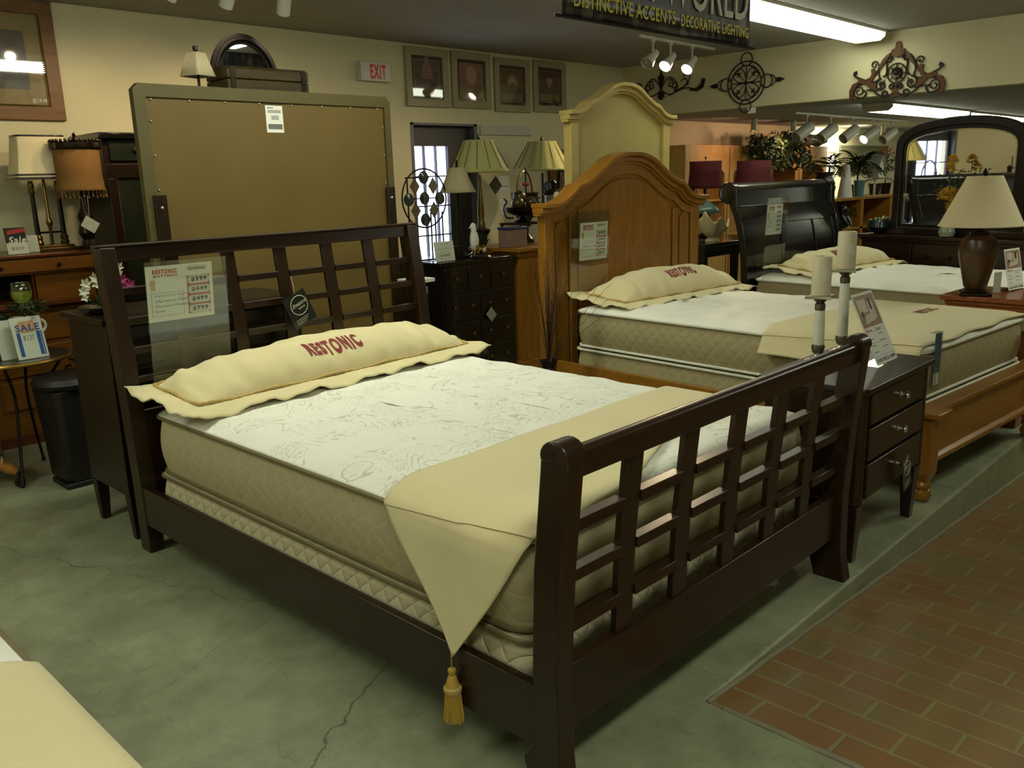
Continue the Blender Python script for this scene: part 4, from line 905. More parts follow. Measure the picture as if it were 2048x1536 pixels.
for i, (a, b, y0) in enumerate(((0.225, 0.205, 0.0), (0.205, 0.192, -0.012), (0.192, 0.172, 0.004))):
    obj('frame_moulding', MB().ring(archp(a), archp(b), 1, y0, 0.03), simple('matte_black_paint', rgb(9, 8, 8), 0.8, Specular_IOR_Level=0.2), t, bevel=0.003)
obj('mirror_glass', MB().prism(archp(0.174), 1, 0.012, 0.02), simple('mirror_silver', rgb(225, 228, 222), 0.02, 1.0, var=0.0), t)
t = thing('wooden_box', 'worn brown wooden chest box in front of the arched mirror', 'box', (1.24, 3.50, 1.992), -2)
bx = wood('worn_walnut', rgb(48, 38, 16), rgb(80, 64, 28), 0.6, 0)
obj('body', MB().box(0, 0, 0, 0.52, 0.26, 0.085), bx, t, bevel=0.006); obj('lid', MB().prism([(0, 0.088), (0, 0.14), (0.03, 0.158), (0.23, 0.158), (0.26, 0.14), (0.26, 0.088)], 0, 0, 0.52), bx, t, bevel=0.006)
for x in (0.02, 0.47): obj('strap', MB().box(x, -0.004, 0.0, x+0.03, 0.0, 0.15), bronze, t)
obj('latch', MB().box(0.47, -0.010, 0.075, 0.50, -0.004, 0.105), bronze, t)
# ---- framed picture at the far left
def picture(label, x0, z0, w, h, fw, fmat, matm, art, inner=0.04, y=5.0, artfn=None, cat_='picture', group=None, mw=0.0, gl=0.06):
    t = thing('framed_picture', label, cat_, (x0, y, z0), 0, group)
    R = lambda b: [(b, b), (w-b, b), (w-b, h-b), (b, h-b)]
    obj('frame', MB().ring(R(0), R(fw), 1, -0.028, 0.0), fmat, t, bevel=0.005); obj('mat_board', MB().box(fw*0.9, -0.012, fw*0.9, w-fw*0.9, -0.004, h-fw*0.9), matm, t)
    K = FY(0, -0.0122, 0); m = MB(); frect(m, K, inner+fw, inner+fw+mw, w-fw-inner, h-fw-inner); obj('art_print', m, art, t)
    if artfn: artfn(t, FY(0, -0.0128, 0), w, h)
    obj('glazing', MB().box(fw*0.95, -0.018, fw*0.95, w-fw*0.95, -0.016, h-fw*0.95), glass('picture_glass', (1, 1, 1, 1), gl, 0.03), t); return t
frame_w = wood('gilt_walnut', rgb(84, 54, 12), rgb(126, 84, 22), 0.45, 0, 1.0, 0.0)
grey_art = simple('grey_landscape_print', rgb(92, 88, 76), 0.6, var=0.35, sc=2.5)
def art0(t, K, w, h):
    m = MB()
    for k in range(46): m.ball((w-0.092, -0.02, 0.10+k*0.0125), 0.005, 6, 1, 4)
    for k in range(90): m.ball((0.095+k*0.0112, -0.02, 0.092), 0.005, 6, 1, 4)
    obj('gilt_beading', m, gold_metal, t)['kind'] = 'stuff'
    m = MB(); text(m, '$219.99', K, w-0.185, 0.105, 0.085, 0.028, 0.02, 0.003); obj('price_sticker', m, paper, t)
picture('large wood-framed picture with gilt beading in the upper left corner', -0.25, 1.935, 1.14, 0.72, 0.085, frame_w, simple('tan_mat', rgb(150, 132, 84), 0.7), grey_art, 0.10, artfn=art0, gl=0.22)
# ---- exit sign
t = thing('exit_sign', 'white box exit sign with red letters on the back wall', 'sign', (3.255, 5.0, 2.318))
obj('housing', MB().box(0, -0.06, 0, 0.315, 0.0, 0.155), white_paint, t, bevel=0.004)
m = MB(); text(m, 'EXIT', FY(0, -0.0605, 0), 0.095, 0.018, 0.165, 0.115, 0.035); obj('lettering', m, simple('exit_red', rgb(220, 30, 40), 0.5, var=0.02), t, label='red letters EXIT')
# ---- four botanical prints
sage_fr = simple('sage_grey_frame', rgb(158, 148, 112), 0.55, sc=14); maroon = simple('maroon_mat', rgb(52, 24, 20), 0.7)
arts = [rgb(96, 74, 60), rgb(142, 104, 84), rgb(110, 78, 56), rgb(84, 44, 34)]
def botanical(i):
    def fn(t, K, w, h):
        cx = w/2; m = MB(); random.seed(i+5)
        if i == 0:
            for r in range(9):
                for c in range(max(1, 5-r//2)): flat(m, [(cx+(c-(5-r//2)/2+.5)*0.03+0.016*cos(a), 0.25+r*0.022+0.014*sin(a)) for a in [2*pi*k/7 for k in range(7)]], K, 0.0004+0.0001*r)
        elif i == 1:
            flat(m, [(cx+0.065*cos(a), 0.30+0.085*sin(a)) for a in [2*pi*k/20 for k in range(20)]], K, 0.0004)
            for k in range(7): flat(m, [(cx-0.06+0.02*k, 0.30), (cx-0.05+0.02*k, 0.24-0.03*(k % 2)), (cx-0.04+0.02*k, 0.30)], K, 0.0006)
        elif i == 2:
            for k in range(9):
                a = radians(-10+25*k); flat(m, [(cx, 0.28), (cx+0.05*cos(a-.25), 0.28+0.05*sin(a-.25)), (cx+0.085*cos(a), 0.28+0.085*sin(a)), (cx+0.05*cos(a+.25), 0.28+0.05*sin(a+.25))], K, 0.0004+0.0001*k)
        else:
            for k in range(5):
                a = radians(50+20*k); flat(m, [(cx, 0.23), (cx+0.05*cos(a-.4), 0.27+0.06*sin(a-.4)), (cx+0.06*cos(a), 0.26+0.09*sin(a)), (cx+0.05*cos(a+.4), 0.27+0.06*sin(a+.4))], K, 0.0004+0.0001*k)
        obj('flower_motif', m, simple('faded_petal_%s' % ['rose', 'blush', 'cream', 'pink'][i], [rgb(150, 108, 96), rgb(188, 146, 124), rgb(186, 158, 116), rgb(168, 118, 92)][i], 0.7, var=0.15, sc=40), t)
        m = MB(); frect(m, K, 0.11, 0.115, w-0.11, 0.175, 0.0002)
        for k in range(6): flat(m, [(cx, 0.20), (cx-0.07+0.028*k, 0.135), (cx-0.05+0.028*k, 0.125)], K, 0.0006)
        obj('leaf_motif', m, simple('faded_olive', rgb(126, 112, 74), 0.7, var=0.2, sc=40), t)
        m = MB()
        for q in ((.098, .098, w-.098, .101), (.098, h-.101, w-.098, h-.098), (.098, .098, .101, h-.098), (w-.101, .098, w-.098, h-.098)): frect(m, K, *q)
        obj('gilt_line', m, gold_print, t)
        m = MB(); frect(m, K, w-0.10, 0.078, w-0.085, 0.088, 0.0005); obj('price_dot', m, paper, t)
    return fn
for i, (x0, z0, lb) in enumerate(((3.765, 2.135, 'first botanical print from the left, with a spiky flower and light streak across it'), (4.31, 2.14, 'second botanical print from the left, with a round pale bloom'),
        (4.865, 2.125, 'third botanical print from the left, with a cream lily'), (5.42, 2.14, 'rightmost botanical print, with a pink tulip'))):
    picture(lb, x0, z0, 0.50, 0.50, 0.068, sage_fr, maroon, simple('print_ground_%s' % ['umber', 'peach', 'brown', 'wine'][i], arts[i], 0.7, var=0.2, sc=8), 0.032, artfn=botanical(i), group=None, gl=0.25)
# ---- wall calendar, nails
t = thing('wall_calendar', 'paper calendar sheets pinned to the wall between the pleated lamps', 'calendar', (4.90, 5.0, 1.20))
for k, z in enumerate((0.22, 0.11, 0.0)):
    s = obj('calendar_sheet', card(MB(), FY(0, -0.002, z), 0, 0, 0.145, 0.095, 0.001), paper, t); m = MB()
    for r in range(4):
        for c in range(6): frect(m, FY(0, -0.002, z), 0.012+0.021*c, 0.012+0.017*r, 0.022+0.021*c, 0.020+0.017*r)
    if k: obj('dates', m, grey_ink, s)['kind'] = 'stuff'
# ---- ivory tall headboard and pine posts
ivory = simple('ivory_paint', rgb(206, 182, 108), 0.5, sc=4); ivory_i = simple('ivory_panel', rgb(192, 176, 104), 0.6, sc=3)
th = thing('headboard', 'tall ivory painted headboard with arched crown behind the pine bed', 'headboard', (3.37, 2.80, 0))
headboard_arch(th, 1.20, 0.0, 1.925, 2.135, ivory, ivory, 0.055, 0.04, 0.02, panels=False, inset_mat=ivory_i)
# ---- black dresser and pine chest at the back
bd = thing('dresser', 'black dresser with small knobs behind the lattice bed, left of the pine pedestal', 'dresser', (2.70, 3.44, 0))
obj('top', MB().box(-0.02, -0.02, 0.895, 0.76, 0.50, 0.92), black_wood, bd, bevel=0.004); obj('body', MB().box(0, 0, 0.06, 0.74, 0.48, 0.895), black_wood, bd); obj('plinth', MB().box(0.02, 0.02, 0, 0.72, 0.46, 0.06), black_wood, bd)
for r, z in enumerate((0.70, 0.50, 0.29, 0.09)):
    for c in range(2 if r else 3):
        n_ = 2 if r else 3; w_ = 0.70/n_; d = obj('drawer', MB().box(0.02+w_*c+0.005, -0.012, z, 0.02+w_*(c+1)-0.005, 0.002, z+0.18), black_wood, bd, bevel=0.003)
        for f in ((0.25, 0.75) if r else (0.5,)): obj('knob', MB(Matrix.Translation((0.02+w_*(c+f), -0.012, z+0.09)) @ Matrix.Rotation(radians(90), 4, 'X')).lathe([(0.006, 0), (0.013, 0.012), (0.010, 0.022), (0.001, 0.024)], 12), ant_brass, d)
hangtag('small pale square tag hanging from a knob of the black dresser', frame((3.16, 3.41, 0.50), (0.75, 0, 0.66), (-0.66, 0, 0.75)), 0.075, 0.085, '', '', grey_ink, simple('tag_grey', rgb(150, 150, 132), 0.4, var=0.2, sc=30), None, False)
bpc = thing('pedestal_cabinet', 'honey pine square cabinet between the black dresser and the pine bed', 'cabinet', (3.50, 3.42, 0))
obj('top', MB().box(-0.05, -0.04, 0.935, 0.62, 0.52, 0.965), pine, bpc, bevel=0.006); obj('top_moulding', MB().box(-0.02, -0.015, 0.895, 0.59, 0.50, 0.935), pine, bpc, bevel=0.01)
obj('body', MB().box(0, 0, 0.05, 0.57, 0.48, 0.895), pine_v, bpc); obj('plinth', MB().box(-0.02, -0.02, 0, 0.59, 0.5, 0.08), pine, bpc, bevel=0.004)
# ---- white plant stand glimpsed behind the headboard post
ps = thing('plant_stand', 'white tapered stand glimpsed behind the right end of the lattice headboard', 'stand', (2.20, 3.10, 0))
obj('top', MB().box(-0.10, -0.08, 0.86, 0.08, 0.08, 0.885), white_paint, ps, bevel=0.003); obj('collar', MB().box(-0.04, -0.04, 0.78, 0.05, 0.04, 0.83), white_paint, ps, bevel=0.004)
obj('leg', MB().taper(0.01, 0, 0, 0.78, 0.05, 0.05, 0.035, 0.035).box(-0.01, -0.01, 0.83, 0.03, 0.01, 0.86), white_paint, ps)
# ---- dresser with mirror at the right
mz = -108.0; DX, DY = 6.42, 1.35
dr = thing('dresser', 'long dark brown dresser under the arched mirror at the right', 'dresser', (DX, DY, 0), mz)
obj('top', MB().box(-0.80, -0.03, 0.87, 0.84, 0.46, 0.90), dark_wood, dr, bevel=0.005); obj('top_moulding', MB().box(-0.785, -0.01, 0.845, 0.825, 0.44, 0.87), dark_wood, dr, bevel=0.006)
obj('body', MB().box(-0.77, 0.015, 0.08, 0.81, 0.43, 0.845), dark_wood, dr); obj('plinth', MB().box(-0.78, 0.0, 0, 0.82, 0.43, 0.08), dark_wood, dr, bevel=0.004)
for r in range(3):
    for c in range(3):
        x0 = -0.745+0.515*c; z0 = 0.62-0.26*r; d = obj('drawer', MB().box(x0, -0.002, z0, x0+0.50, 0.016, z0+0.215), dark_wood, dr, bevel=0.004)
        for f in (0.28, 0.72): obj('knob', MB(Matrix.Translation((x0+0.50*f, -0.002, z0+0.11)) @ Matrix.Rotation(radians(90), 4, 'X')).lathe([(0.008, 0), (0.016, 0.012), (0.012, 0.022), (0.001, 0.024)], 14), bronze, d)
c_, s_m = cos(radians(mz)), sin(radians(mz))
def loc_dr(u, v): return (DX+u*c_-v*s_m, DY+u*s_m+v*c_)
mr = thing('dresser_mirror', 'large mirror with a dark arched frame standing on the brown dresser', 'mirror', loc_dr(0, 0.14)+(0.901,), mz)
def mshape(b, n=18):
    x0, x1, zb, zs = -0.565+b, 0.63-b, 0.0+b*0.9, 0.735-b*0.2; zt = 0.975-b; cx = (x0+x1)/2; hw = (x1-x0)/2
    return [(x0, zb)]+[(cx-hw*cos(pi*k/n), zs+(zt-zs)*(sin(pi*k/n)**0.72)) for k in range(n+1)]+[(x1, zb)]
obj('frame', MB().ring(mshape(0), mshape(0.07), 1, -0.02, 0.03), mw, mr, bevel=0.008, ang=50)
obj('frame_lip', MB().ring(mshape(0.066), mshape(0.10), 1, -0.004, 0.03), mw, mr, bevel=0.004, ang=50)
obj('base_rail', MB().box(-0.62, -0.04, 0, 0.69, 0.05, 0.055), dark_wood, mr, bevel=0.006)
bev_ = simple('bevelled_edge', rgb(200, 196, 170), 0.08, 1.0, var=0.0)
obj('mirror_bevel', MB().ring(mshape(0.098), mshape(0.112), 1, 0.0, 0.02), bev_, mr, ang=50)
obj('mirror_glass', MB().prism(mshape(0.11), 1, 0.006, 0.02), simple('mirror_silver', rgb(225, 228, 222), 0.02, 1.0, var=0.0), mr)
# ---- pine nightstand with the urn lamp
n2 = thing('nightstand', 'honey pine nightstand under the urn lamp, right of the pine bed', 'nightstand', (4.075, 0.10, 0), -3)
pine_r = wood('cherry_pine', rgb(110, 56, 22), rgb(150, 82, 34), 0.3, 0, 0.8, 0.3)
obj('top', MB().box(-0.03, -0.03, 0.71, 0.50, 0.45, 0.74), pine_r, n2, bevel=0.005); obj('top_moulding', MB().box(-0.012, -0.012, 0.685, 0.482, 0.43, 0.71), pine_r, n2, bevel=0.008)
obj('body', MB().box(0, 0, 0.08, 0.47, 0.42, 0.685), pine_r, n2)
for x in (0.03, 0.44): obj('corner_post', MB().lathe([(0.028, 0.12), (0.028, 0.67)], 16, (x, 0.0, 0)), pine_r, n2)
obj('plinth', MB().box(-0.02, -0.02, 0, 0.49, 0.43, 0.10), pine_r, n2, bevel=0.005)
for z in (0.52, 0.34, 0.15):
    d = obj('drawer', MB().box(0.07, -0.014, z, 0.40, 0.003, z+0.15), pine_r, n2, bevel=0.004); obj('knob', MB(Matrix.Translation((0.235, -0.014, z+0.075)) @ Matrix.Rotation(radians(90), 4, 'X')).lathe([(0.007, 0), (0.016, 0.012), (0.012, 0.024), (0.001, 0.026)], 14), ant_brass, d)
ul = thing('table_lamp', 'urn table lamp with a wide cream empire shade on the pine nightstand', 'lamp', (4.145, 0.385, 0.741))
urn_m = simple('mottled_brown_glaze', rgb(78, 52, 30), 0.3, var=0.3, sc=9)
obj('base_plate', MB(Matrix.Rotation(radians(20), 4, 'Z')).box(-0.085, -0.085, 0, 0.085, 0.085, 0.018).box(-0.065, -0.065, 0.018, 0.065, 0.065, 0.03), bronze, ul, bevel=0.006)
obj('urn', MB().lathe([(0.045, 0.03), (0.062, 0.05), (0.085, 0.15), (0.102, 0.23), (0.104, 0.275), (0.092, 0.32), (0.060, 0.345), (0.050, 0.35)], 36), urn_m, ul)
obj('neck', MB().lathe([(0.052, 0.35), (0.056, 0.36), (0.035, 0.37), (0.022, 0.38), (0.022, 0.42)], 24), bronze, ul)
lathe_shade([(0.222, 0.40), (0.218, 0.402), (0.092, 0.672), (0.090, 0.675)], shade_cream, ul, 48)
obj('shade_ring', MB().tube([(0.221*cos(2*pi*k/40), 0.221*sin(2*pi*k/40), 0.40) for k in range(40)], 0.004, 6, True), shade_cream, ul)
obj('finial', MB().lathe([(0.006, 0.67), (0.012, 0.69), (0.015, 0.70), (0.004, 0.72)], 14), bronze, ul)
o = obj('hang_tag', MB().box(-0.03, 0, -0.10, 0.03, 0.001, 0.02), simple('clear_tag', rgb(190, 190, 176), 0.3)); tag(o, 'pale narrow tag hanging beside the urn lamp base', 'tag', loc=(4.265, 0.30, 0.845), rz=-25)
photo_card('white price card reading OUR PRICE: $1999 at the right edge', (4.36, 0.26, 0.742), -10, 12, 0.20, 0.25, '$1999', '', False)
# ================================================================ SMALL DECOR
def foliage(name, par, c, n, R, L, w, mat, seed=1, up=0.2, flat_=1.0, label=None):
    random.seed(seed); m = MB()
    for i in range(n):
        a = random.uniform(0, 2*pi); e = random.uniform(-0.4, 1.2); r = R*random.uniform(0.1, 1)**0.6
        p = (c[0]+r*cos(a)*cos(e), c[1]+r*sin(a)*cos(e), c[2]+r*sin(e)*flat_)
        d = (cos(a)+random.uniform(-.6, .6), sin(a)+random.uniform(-.6, .6), up+random.uniform(-.6, .6))
        m.leaf(p, d, (0, 0, 1), L*random.uniform(.7, 1.2), w)
    return obj(name, m, mat, par, label=label, fixn=False)
# ---- lamps on the hutch desk
t = thing('table_lamp', 'candelabra lamp with black columns and cream rectangular bell shade on the hutch desk', 'lamp', (0.585, 4.66, 1.136), 0)
obj('plinth', MB().box(-0.13, -0.08, 0, 0.13, 0.08, 0.02).box(-0.11, -0.065, 0.02, 0.11, 0.065, 0.035), ant_brass, t, bevel=0.004)
for x in (-0.075, 0.075):
    obj('brass_foot', MB().lathe([(0.022, 0.035), (0.028, 0.05), (0.02, 0.065), (0.026, 0.08), (0.014, 0.10)], 16, (x, 0, 0)), ant_brass, t)
    obj('column', MB().lathe([(0.016, 0.10), (0.013, 0.34)], 16, (x, 0, 0)), black_wood, t, label='black column'); obj('brass_capital', MB().lathe([(0.014, 0.34), (0.020, 0.355), (0.014, 0.37), (0.02, 0.385), (0.012, 0.42)], 16, (x, 0, 0)), ant_brass, t)
obj('centre_rod', MB().lathe([(0.010, 0.035), (0.010, 0.14), (0.020, 0.17), (0.010, 0.20), (0.008, 0.50)], 14), ant_brass, t); obj('tie_bar', MB().box(-0.085, -0.006, 0.105, 0.085, 0.006, 0.117), black_wood, t)
def rect_shade(w0, d0, w1, d1, z0, z1, n=6):
    LP = []
    for k in range(n+1):
        f = k/n; g = f**0.6; w = w0+(w1-w0)*g; dd = d0+(d1-d0)*g; c = 0.025
        LP.append([(x, y, z0+(z1-z0)*f) for x, y in rrect(-w/2, -dd/2, w/2, dd/2, c, 2)])
    return LP
L = rect_shade(0.36, 0.22, 0.27, 0.15, 0.43, 0.68); obj('lamp_shade', MB().loops(L, False, False), shade_cream, t, solid=0.003, ang=40)
for z, w, d in ((0.432, 0.364, 0.224), (0.452, 0.352, 0.213), (0.678, 0.274, 0.154)): obj('trim_band', MB().loops([[(x, y, z) for x, y in rrect(-w/2, -d/2, w/2, d/2, 0.025, 2)], [(x, y, z+0.009) for x, y in rrect(-w/2+0.001, -d/2+0.001, w/2-0.001, d/2-0.001, 0.025, 2)]], False, False), black_wood, t, solid=0.004)
t = thing('table_lamp', 'lamp with an amber fabric shade, beaded fringe and crown trim on the hutch desk', 'lamp', (0.75, 4.52, 1.136), 0)
amber = simple('amber_suede', rgb(132, 92, 38), 0.85, var=0.12, sc=14)
obj('base', MB().lathe([(0.06, 0), (0.065, 0.02), (0.04, 0.03), (0.03, 0.06), (0.05, 0.10), (0.035, 0.16), (0.045, 0.20), (0.018, 0.26), (0.012, 0.36)], 24), bronze, t)
lathe_shade([(0.142, 0.355), (0.134, 0.37), (0.127, 0.45), (0.128, 0.61)], amber, t, 36)
obj('crown_trim', MB().lathe([(0.134, 0.60), (0.137, 0.61), (0.137, 0.635), (0.132, 0.64)], 48, rf=lambda a, z: 1+0.03*cos(a*16), caps=False), bronze, t, solid=0.006)
m = MB()
for k in range(30):
    a = 2*pi*k/30; m.ball((0.134*cos(a), 0.134*sin(a), 0.648), 0.010, 6, 1.2, 5)
obj('crown_beads', m, bronze, t)['kind'] = 'stuff'
m = MB()
for k in range(34):
    a = 2*pi*k/34; x, y = 0.140*cos(a), 0.140*sin(a); m.tube([(x, y, 0.355), (x, y, 0.325)], 0.002, 4); m.ball((x, y, 0.322-0.008*(k % 2)), 0.0065, 6, 1.3, 5)
obj('bead_fringe', m, simple('amber_beads', rgb(120, 84, 40), 0.3), t)['kind'] = 'stuff'
obj('finial', MB().lathe([(0.004, 0.64), (0.022, 0.655), (0.008, 0.67), (0.012, 0.685), (0.002, 0.70)], 14).lathe([(0.13, 0.632), (0.02, 0.645), (0.006, 0.65)], 24, caps=False), bronze, t)
o = obj('hang_tag', MB(Matrix.Rotation(radians(35), 4, 'Y')).box(-0.045, 0, -0.035, 0.045, 0.001, 0.035), simple('tag_pale', rgb(200, 204, 184), 0.4, var=0.2, sc=30)); tag(o, 'pale tag hanging below the amber fringed lamp shade', 'tag', loc=(0.715, 4.36, 1.29))
obj('string', MB().tube([(0, 0, 0.03), (0.005, 0, 0.17)], 0.001, 4), pale_ink, o)
def sale_sign(label, loc, rz, lean, w, h, style):
    t = thing('price_card', label, 'sign', loc, rz); M = Matrix.Rotation(radians(-lean), 4, 'X') @ FY(0, 0, 0.003)
    s = obj('card', card(MB(), M, 0, 0, w, h, 0.001), paper, t); a = MB(M); a.box(-0.003, -0.003, 0.0005, w+0.003, h*0.99, 0.002); a.M = Matrix(); a.box(-0.003, -0.02, 0, w+0.003, 0.05, 0.003); obj('acrylic_stand', a, acrylic, t)
    if style == 0:
        m = MB(); frect(m, M, 0, h*0.42, w, h); obj('dark_field', m, black_ink, s)
        m = MB(); flat(m, [(w*.2, h*.9), (w, h*.96), (w, h*.82), (w*.1, h*.74)], M, 0.001); obj('red_ribbon', m, red_print, s)
        m = MB(); text(m, 'Sale', M, w*.12, h*.40, w*.82, h*.26, 0.02, 0.0014, 0.25); obj('sale_word', m, paper, s)
        m = MB(); text(m, '$329', M, w*.2, h*.14, w*.6, h*.12, 0.0, 0.001); obj('price', m, grey_ink, s)
    elif style == 1:
        blue = simple('blue_print', rgb(44, 84, 160), 0.5)
        m = MB(); flat(m, rrect(w*.2, h*.62, w*.8, h*.9, w*.13), M, 0.0008); obj('orange_flowers', m, simple('orange_print', rgb(214, 160, 104), 0.5, var=0.2, sc=60), s)
        m = MB(); text(m, 'SALE', M, w*.12, h*.66, w*.78, h*.17, 0.03, 0.0014); frect(m, M, w*.12, h*.06, w*.24, h*.64); frect(m, M, w*.76, h*.06, w*.88, h*.64); frect(m, M, w*.90, h*.06, w*.94, h*.64); obj('blue_print', m, blue, s)
        m = MB(); text(m, '$137', M, w*.30, h*.42, w*.36, h*.14, 0.0, 0.001, 0.1); obj('price', m, grey_ink, s)
    elif style == 2:
        m = MB(); text(m, 'Special', M, w*.3, h*.82, w*.4, h*.08, 0, 0.001); text(m, 'Lingerie Chest 3 Drawer', M, w*.1, h*.58, w*.8, h*.07, 0.02, 0.001); obj('print', m, grey_ink, s)
        m = MB(); m.M = M; m.tube([(w*.5+w*.34*cos(2*pi*k/24), h*.28+h*.2*sin(2*pi*k/24), 0.001) for k in range(24)], 0.0012, 4, True); m.M = Matrix(); text(m, '$489', M, w*.26, h*.2, w*.48, h*.16, 0.03, 0.0012); obj('price', m, simple('olive_print', rgb(120, 116, 50), 0.6), s)
    return t
sale_sign('black and white Sale card with red ribbon standing on the hutch desk', (0.285, 4.50, 1.136), 3, 12, 0.115, 0.155, 0)
sale_sign('paper card with a small gold seal beside the black Sale card', (0.41, 4.58, 1.136), -5, 10, 0.07, 0.10, 3)
# ---- round table with wine arrangement
tb = thing('side_table', 'small round wrought iron table with a gilt rim at the left edge', 'table', (0.04, 3.83, 0))
obj('tabletop', MB().lathe([(0.26, 0.63), (0.265, 0.64), (0.26, 0.652)], 48), simple('dark_top', rgb(38, 34, 24), 0.3), tb)
obj('rim', MB().tube([(0.265*cos(2*pi*k/48), 0.265*sin(2*pi*k/48), 0.643) for k in range(48)], 0.011, 8, True), gold_metal, tb, label='gilt rim')
for a in (240, 330, 60, 150):
    c, s_ = cos(radians(a)), sin(radians(a)); p = cat([(0.22*c, 0.22*s_, 0.63), (0.12*c, 0.12*s_, 0.45), (0.17*c, 0.17*s_, 0.2), (0.24*c, 0.24*s_, 0.012)], 6)
    obj('leg', MB().tube(p, 0.008, 8).ball((0.24*c, 0.24*s_, 0.014), 0.013, 8), black_metal, tb)
obj('scroll', MB().tube([(0.20+x, -0.10, 0.56+z) for x, z in spiral(0.03, 0, 0.05, 0.012, 90, -1.1)], 0.006, 6), black_metal, tb)
sale_sign('white card reading SALE $137 with blue bars on the round iron table', (0.01, 3.66, 0.653), 4, 14, 0.15, 0.215, 1)
sale_sign('second paper card tucked behind the SALE card on the round table', (-0.05, 3.72, 0.653), 10, 10, 0.12, 0.20, 3)
b = thing('planter', 'cream double-handled ceramic planter behind the SALE card on the round table', 'planter', (0.11, 3.93, 0.653))
obj('bowl', MB().lathe([(0.06, 0), (0.085, 0.02), (0.115, 0.08), (0.10, 0.13), (0.085, 0.15), (0.10, 0.165), (0.105, 0.18)], 32, caps=False), white_cer, b, solid=0.006); foliage('foliage', b, (0, 0, 0.17), 70, 0.13, 0.05, 0.022, leaf_dk, 3, 0.4, 0.5)
obj('handle', MB().tube([(0.10+0.035*cos(a), 0, 0.13+0.035*sin(a)) for a in [radians(-100+25*k) for k in range(9)]], 0.008, 8), white_cer, b)
def wine(loc, label, col, h):
    t = thing('wine_glass', label, 'glass', loc); g = glass('wine_glass_crystal', (0.97, 1, 0.95, 1), 0.25, 0.02)
    obj('bowl', MB().lathe([(0.006, h-0.11), (0.03, h-0.105), (0.05, h-0.075), (0.052, h-0.045), (0.044, h-0.012), (0.040, h)], 28, caps=False), g, t, solid=0.002); obj('stem', MB().lathe([(0.035, 0), (0.035, 0.003), (0.005, 0.008), (0.004, h-0.11)], 16), g, t)
    obj('wine', MB().lathe([(0.001, h-0.106), (0.028, h-0.102), (0.047, h-0.075), (0.049, h-0.05), (0.001, h-0.05)], 28, caps=False), simple('wine_'+col[0], col[1], 0.05, var=0.02, Transmission_Weight=0.5), t); return t
wine((0.10, 3.76, 0.653), 'tall wine glass holding yellow-green wine on the round table', ('yellow', rgb(176, 186, 60)), 0.385); wine((-0.035, 3.82, 0.653), 'tall wine glass holding red wine at the left edge', ('red', rgb(150, 14, 20)), 0.385)
g = thing('greenery', 'green leaves and grapes around the wine glass stems', 'plant', (0.12, 3.84, 0.653)); foliage('leaves', g, (0, -0.03, 0.235), 60, 0.09, 0.06, 0.03, leaf_m, 8, 0.2, 0.5); obj('grape_stem', MB().tube([(0, 0, 0.19), (0.01, -0.02, 0.26)], 0.005, 6), stem_m, g)
# ---- black round-rimmed pedestal box
pb = thing('pedestal', 'black wooden pedestal with thick rounded rim below the round table', 'pedestal', (0.175, 3.50, 0)); ebm = simple('ebony_carved', rgb(22, 17, 14), 0.5, bump=0.5, bs=40)
obj('rim', MB().lathe([(0.12, 0.515), (0.16, 0.52), (0.175, 0.545), (0.16, 0.572), (0.12, 0.575), (0.001, 0.572)], 32, caps=False), ebm, pb)
obj('body', MB().lathe([(0.10, 0.03), (0.115, 0.06), (0.125, 0.30), (0.14, 0.515)], 32, rf=sq(0.1)), ebm, pb, bevel=0.003); obj('foot', MB().box(-0.115, -0.11, 0, 0.115, 0.11, 0.03), ebm, pb, bevel=0.006)
# ---- swivel chair at the left edge
sc = thing('swivel_chair', 'wooden swivel chair with turned legs, casters and olive throw at the left edge', 'chair', (-0.42, 3.80, 0), 0)
for a in (-22, 68, 158, 248):
    c, s_ = cos(radians(a)), sin(radians(a)); R_ = [0.02, 0.024, 0.021, 0.03, 0.022, 0.034, 0.026, 0.036, 0.026, 0.03, 0.018]
    P_ = [(0.04*c+0.32*c*k/10, 0.04*s_+0.32*s_*k/10, 0.30-0.22*(k/10)**1.2) for k in range(11)]
    l = obj('leg', MB().tube(P_, R_, 14), simple('amber_maple', rgb(166, 110, 44), 0.35), sc); obj('caster', MB(Matrix.Translation((0.37*c, 0.37*s_, 0.026))).tube([(-0.012*s_, 0.012*c, 0), (0.012*s_, -0.012*c, 0)], 0.025, 16).tube([(0, 0, 0.0), (0, 0, 0.055)], 0.007, 8), bronze, l)
obj('column', MB().lathe([(0.035, 0.24), (0.03, 0.30), (0.028, 0.43)], 16), black_metal, sc); obj('seat', MB().prism(rrect(-0.24, -0.24, 0.24, 0.24, 0.06), 2, 0.43, 0.46), simple('amber_maple', rgb(166, 110, 44), 0.35), sc, bevel=0.01)
obj('back_frame', MB().box(-0.22, 0.21, 0.46, -0.18, 0.25, 0.95).box(0.18, 0.21, 0.46, 0.22, 0.25, 0.95).box(-0.22, 0.21, 0.86, 0.22, 0.25, 0.95), simple('amber_maple', rgb(166, 110, 44), 0.35), sc, bevel=0.006)
olv = simple('olive_throw', rgb(62, 58, 34), 0.9, bump=0.3, bs=120)
o = obj('throw_blanket', MB().grid(lambda u, v: (0.0+0.30*u-0.04+(0.0), -0.23-0.05*0+0.46*v, 0.472+0.0*u) if u < 0.7 else (0.17+0.12*min(1, (u-0.7)/0.1)*0.6+0.012*sin(v*20)+0.05*(u-0.7), -0.23+0.46*v, 0.472-0.9*(u-0.7)-0.02*sin(v*3)), 24, 24), olv, solid=0.006); tag(o, 'dark olive throw hanging over the side of the swivel chair', 'throw', loc=(-0.42, 3.80, 0))
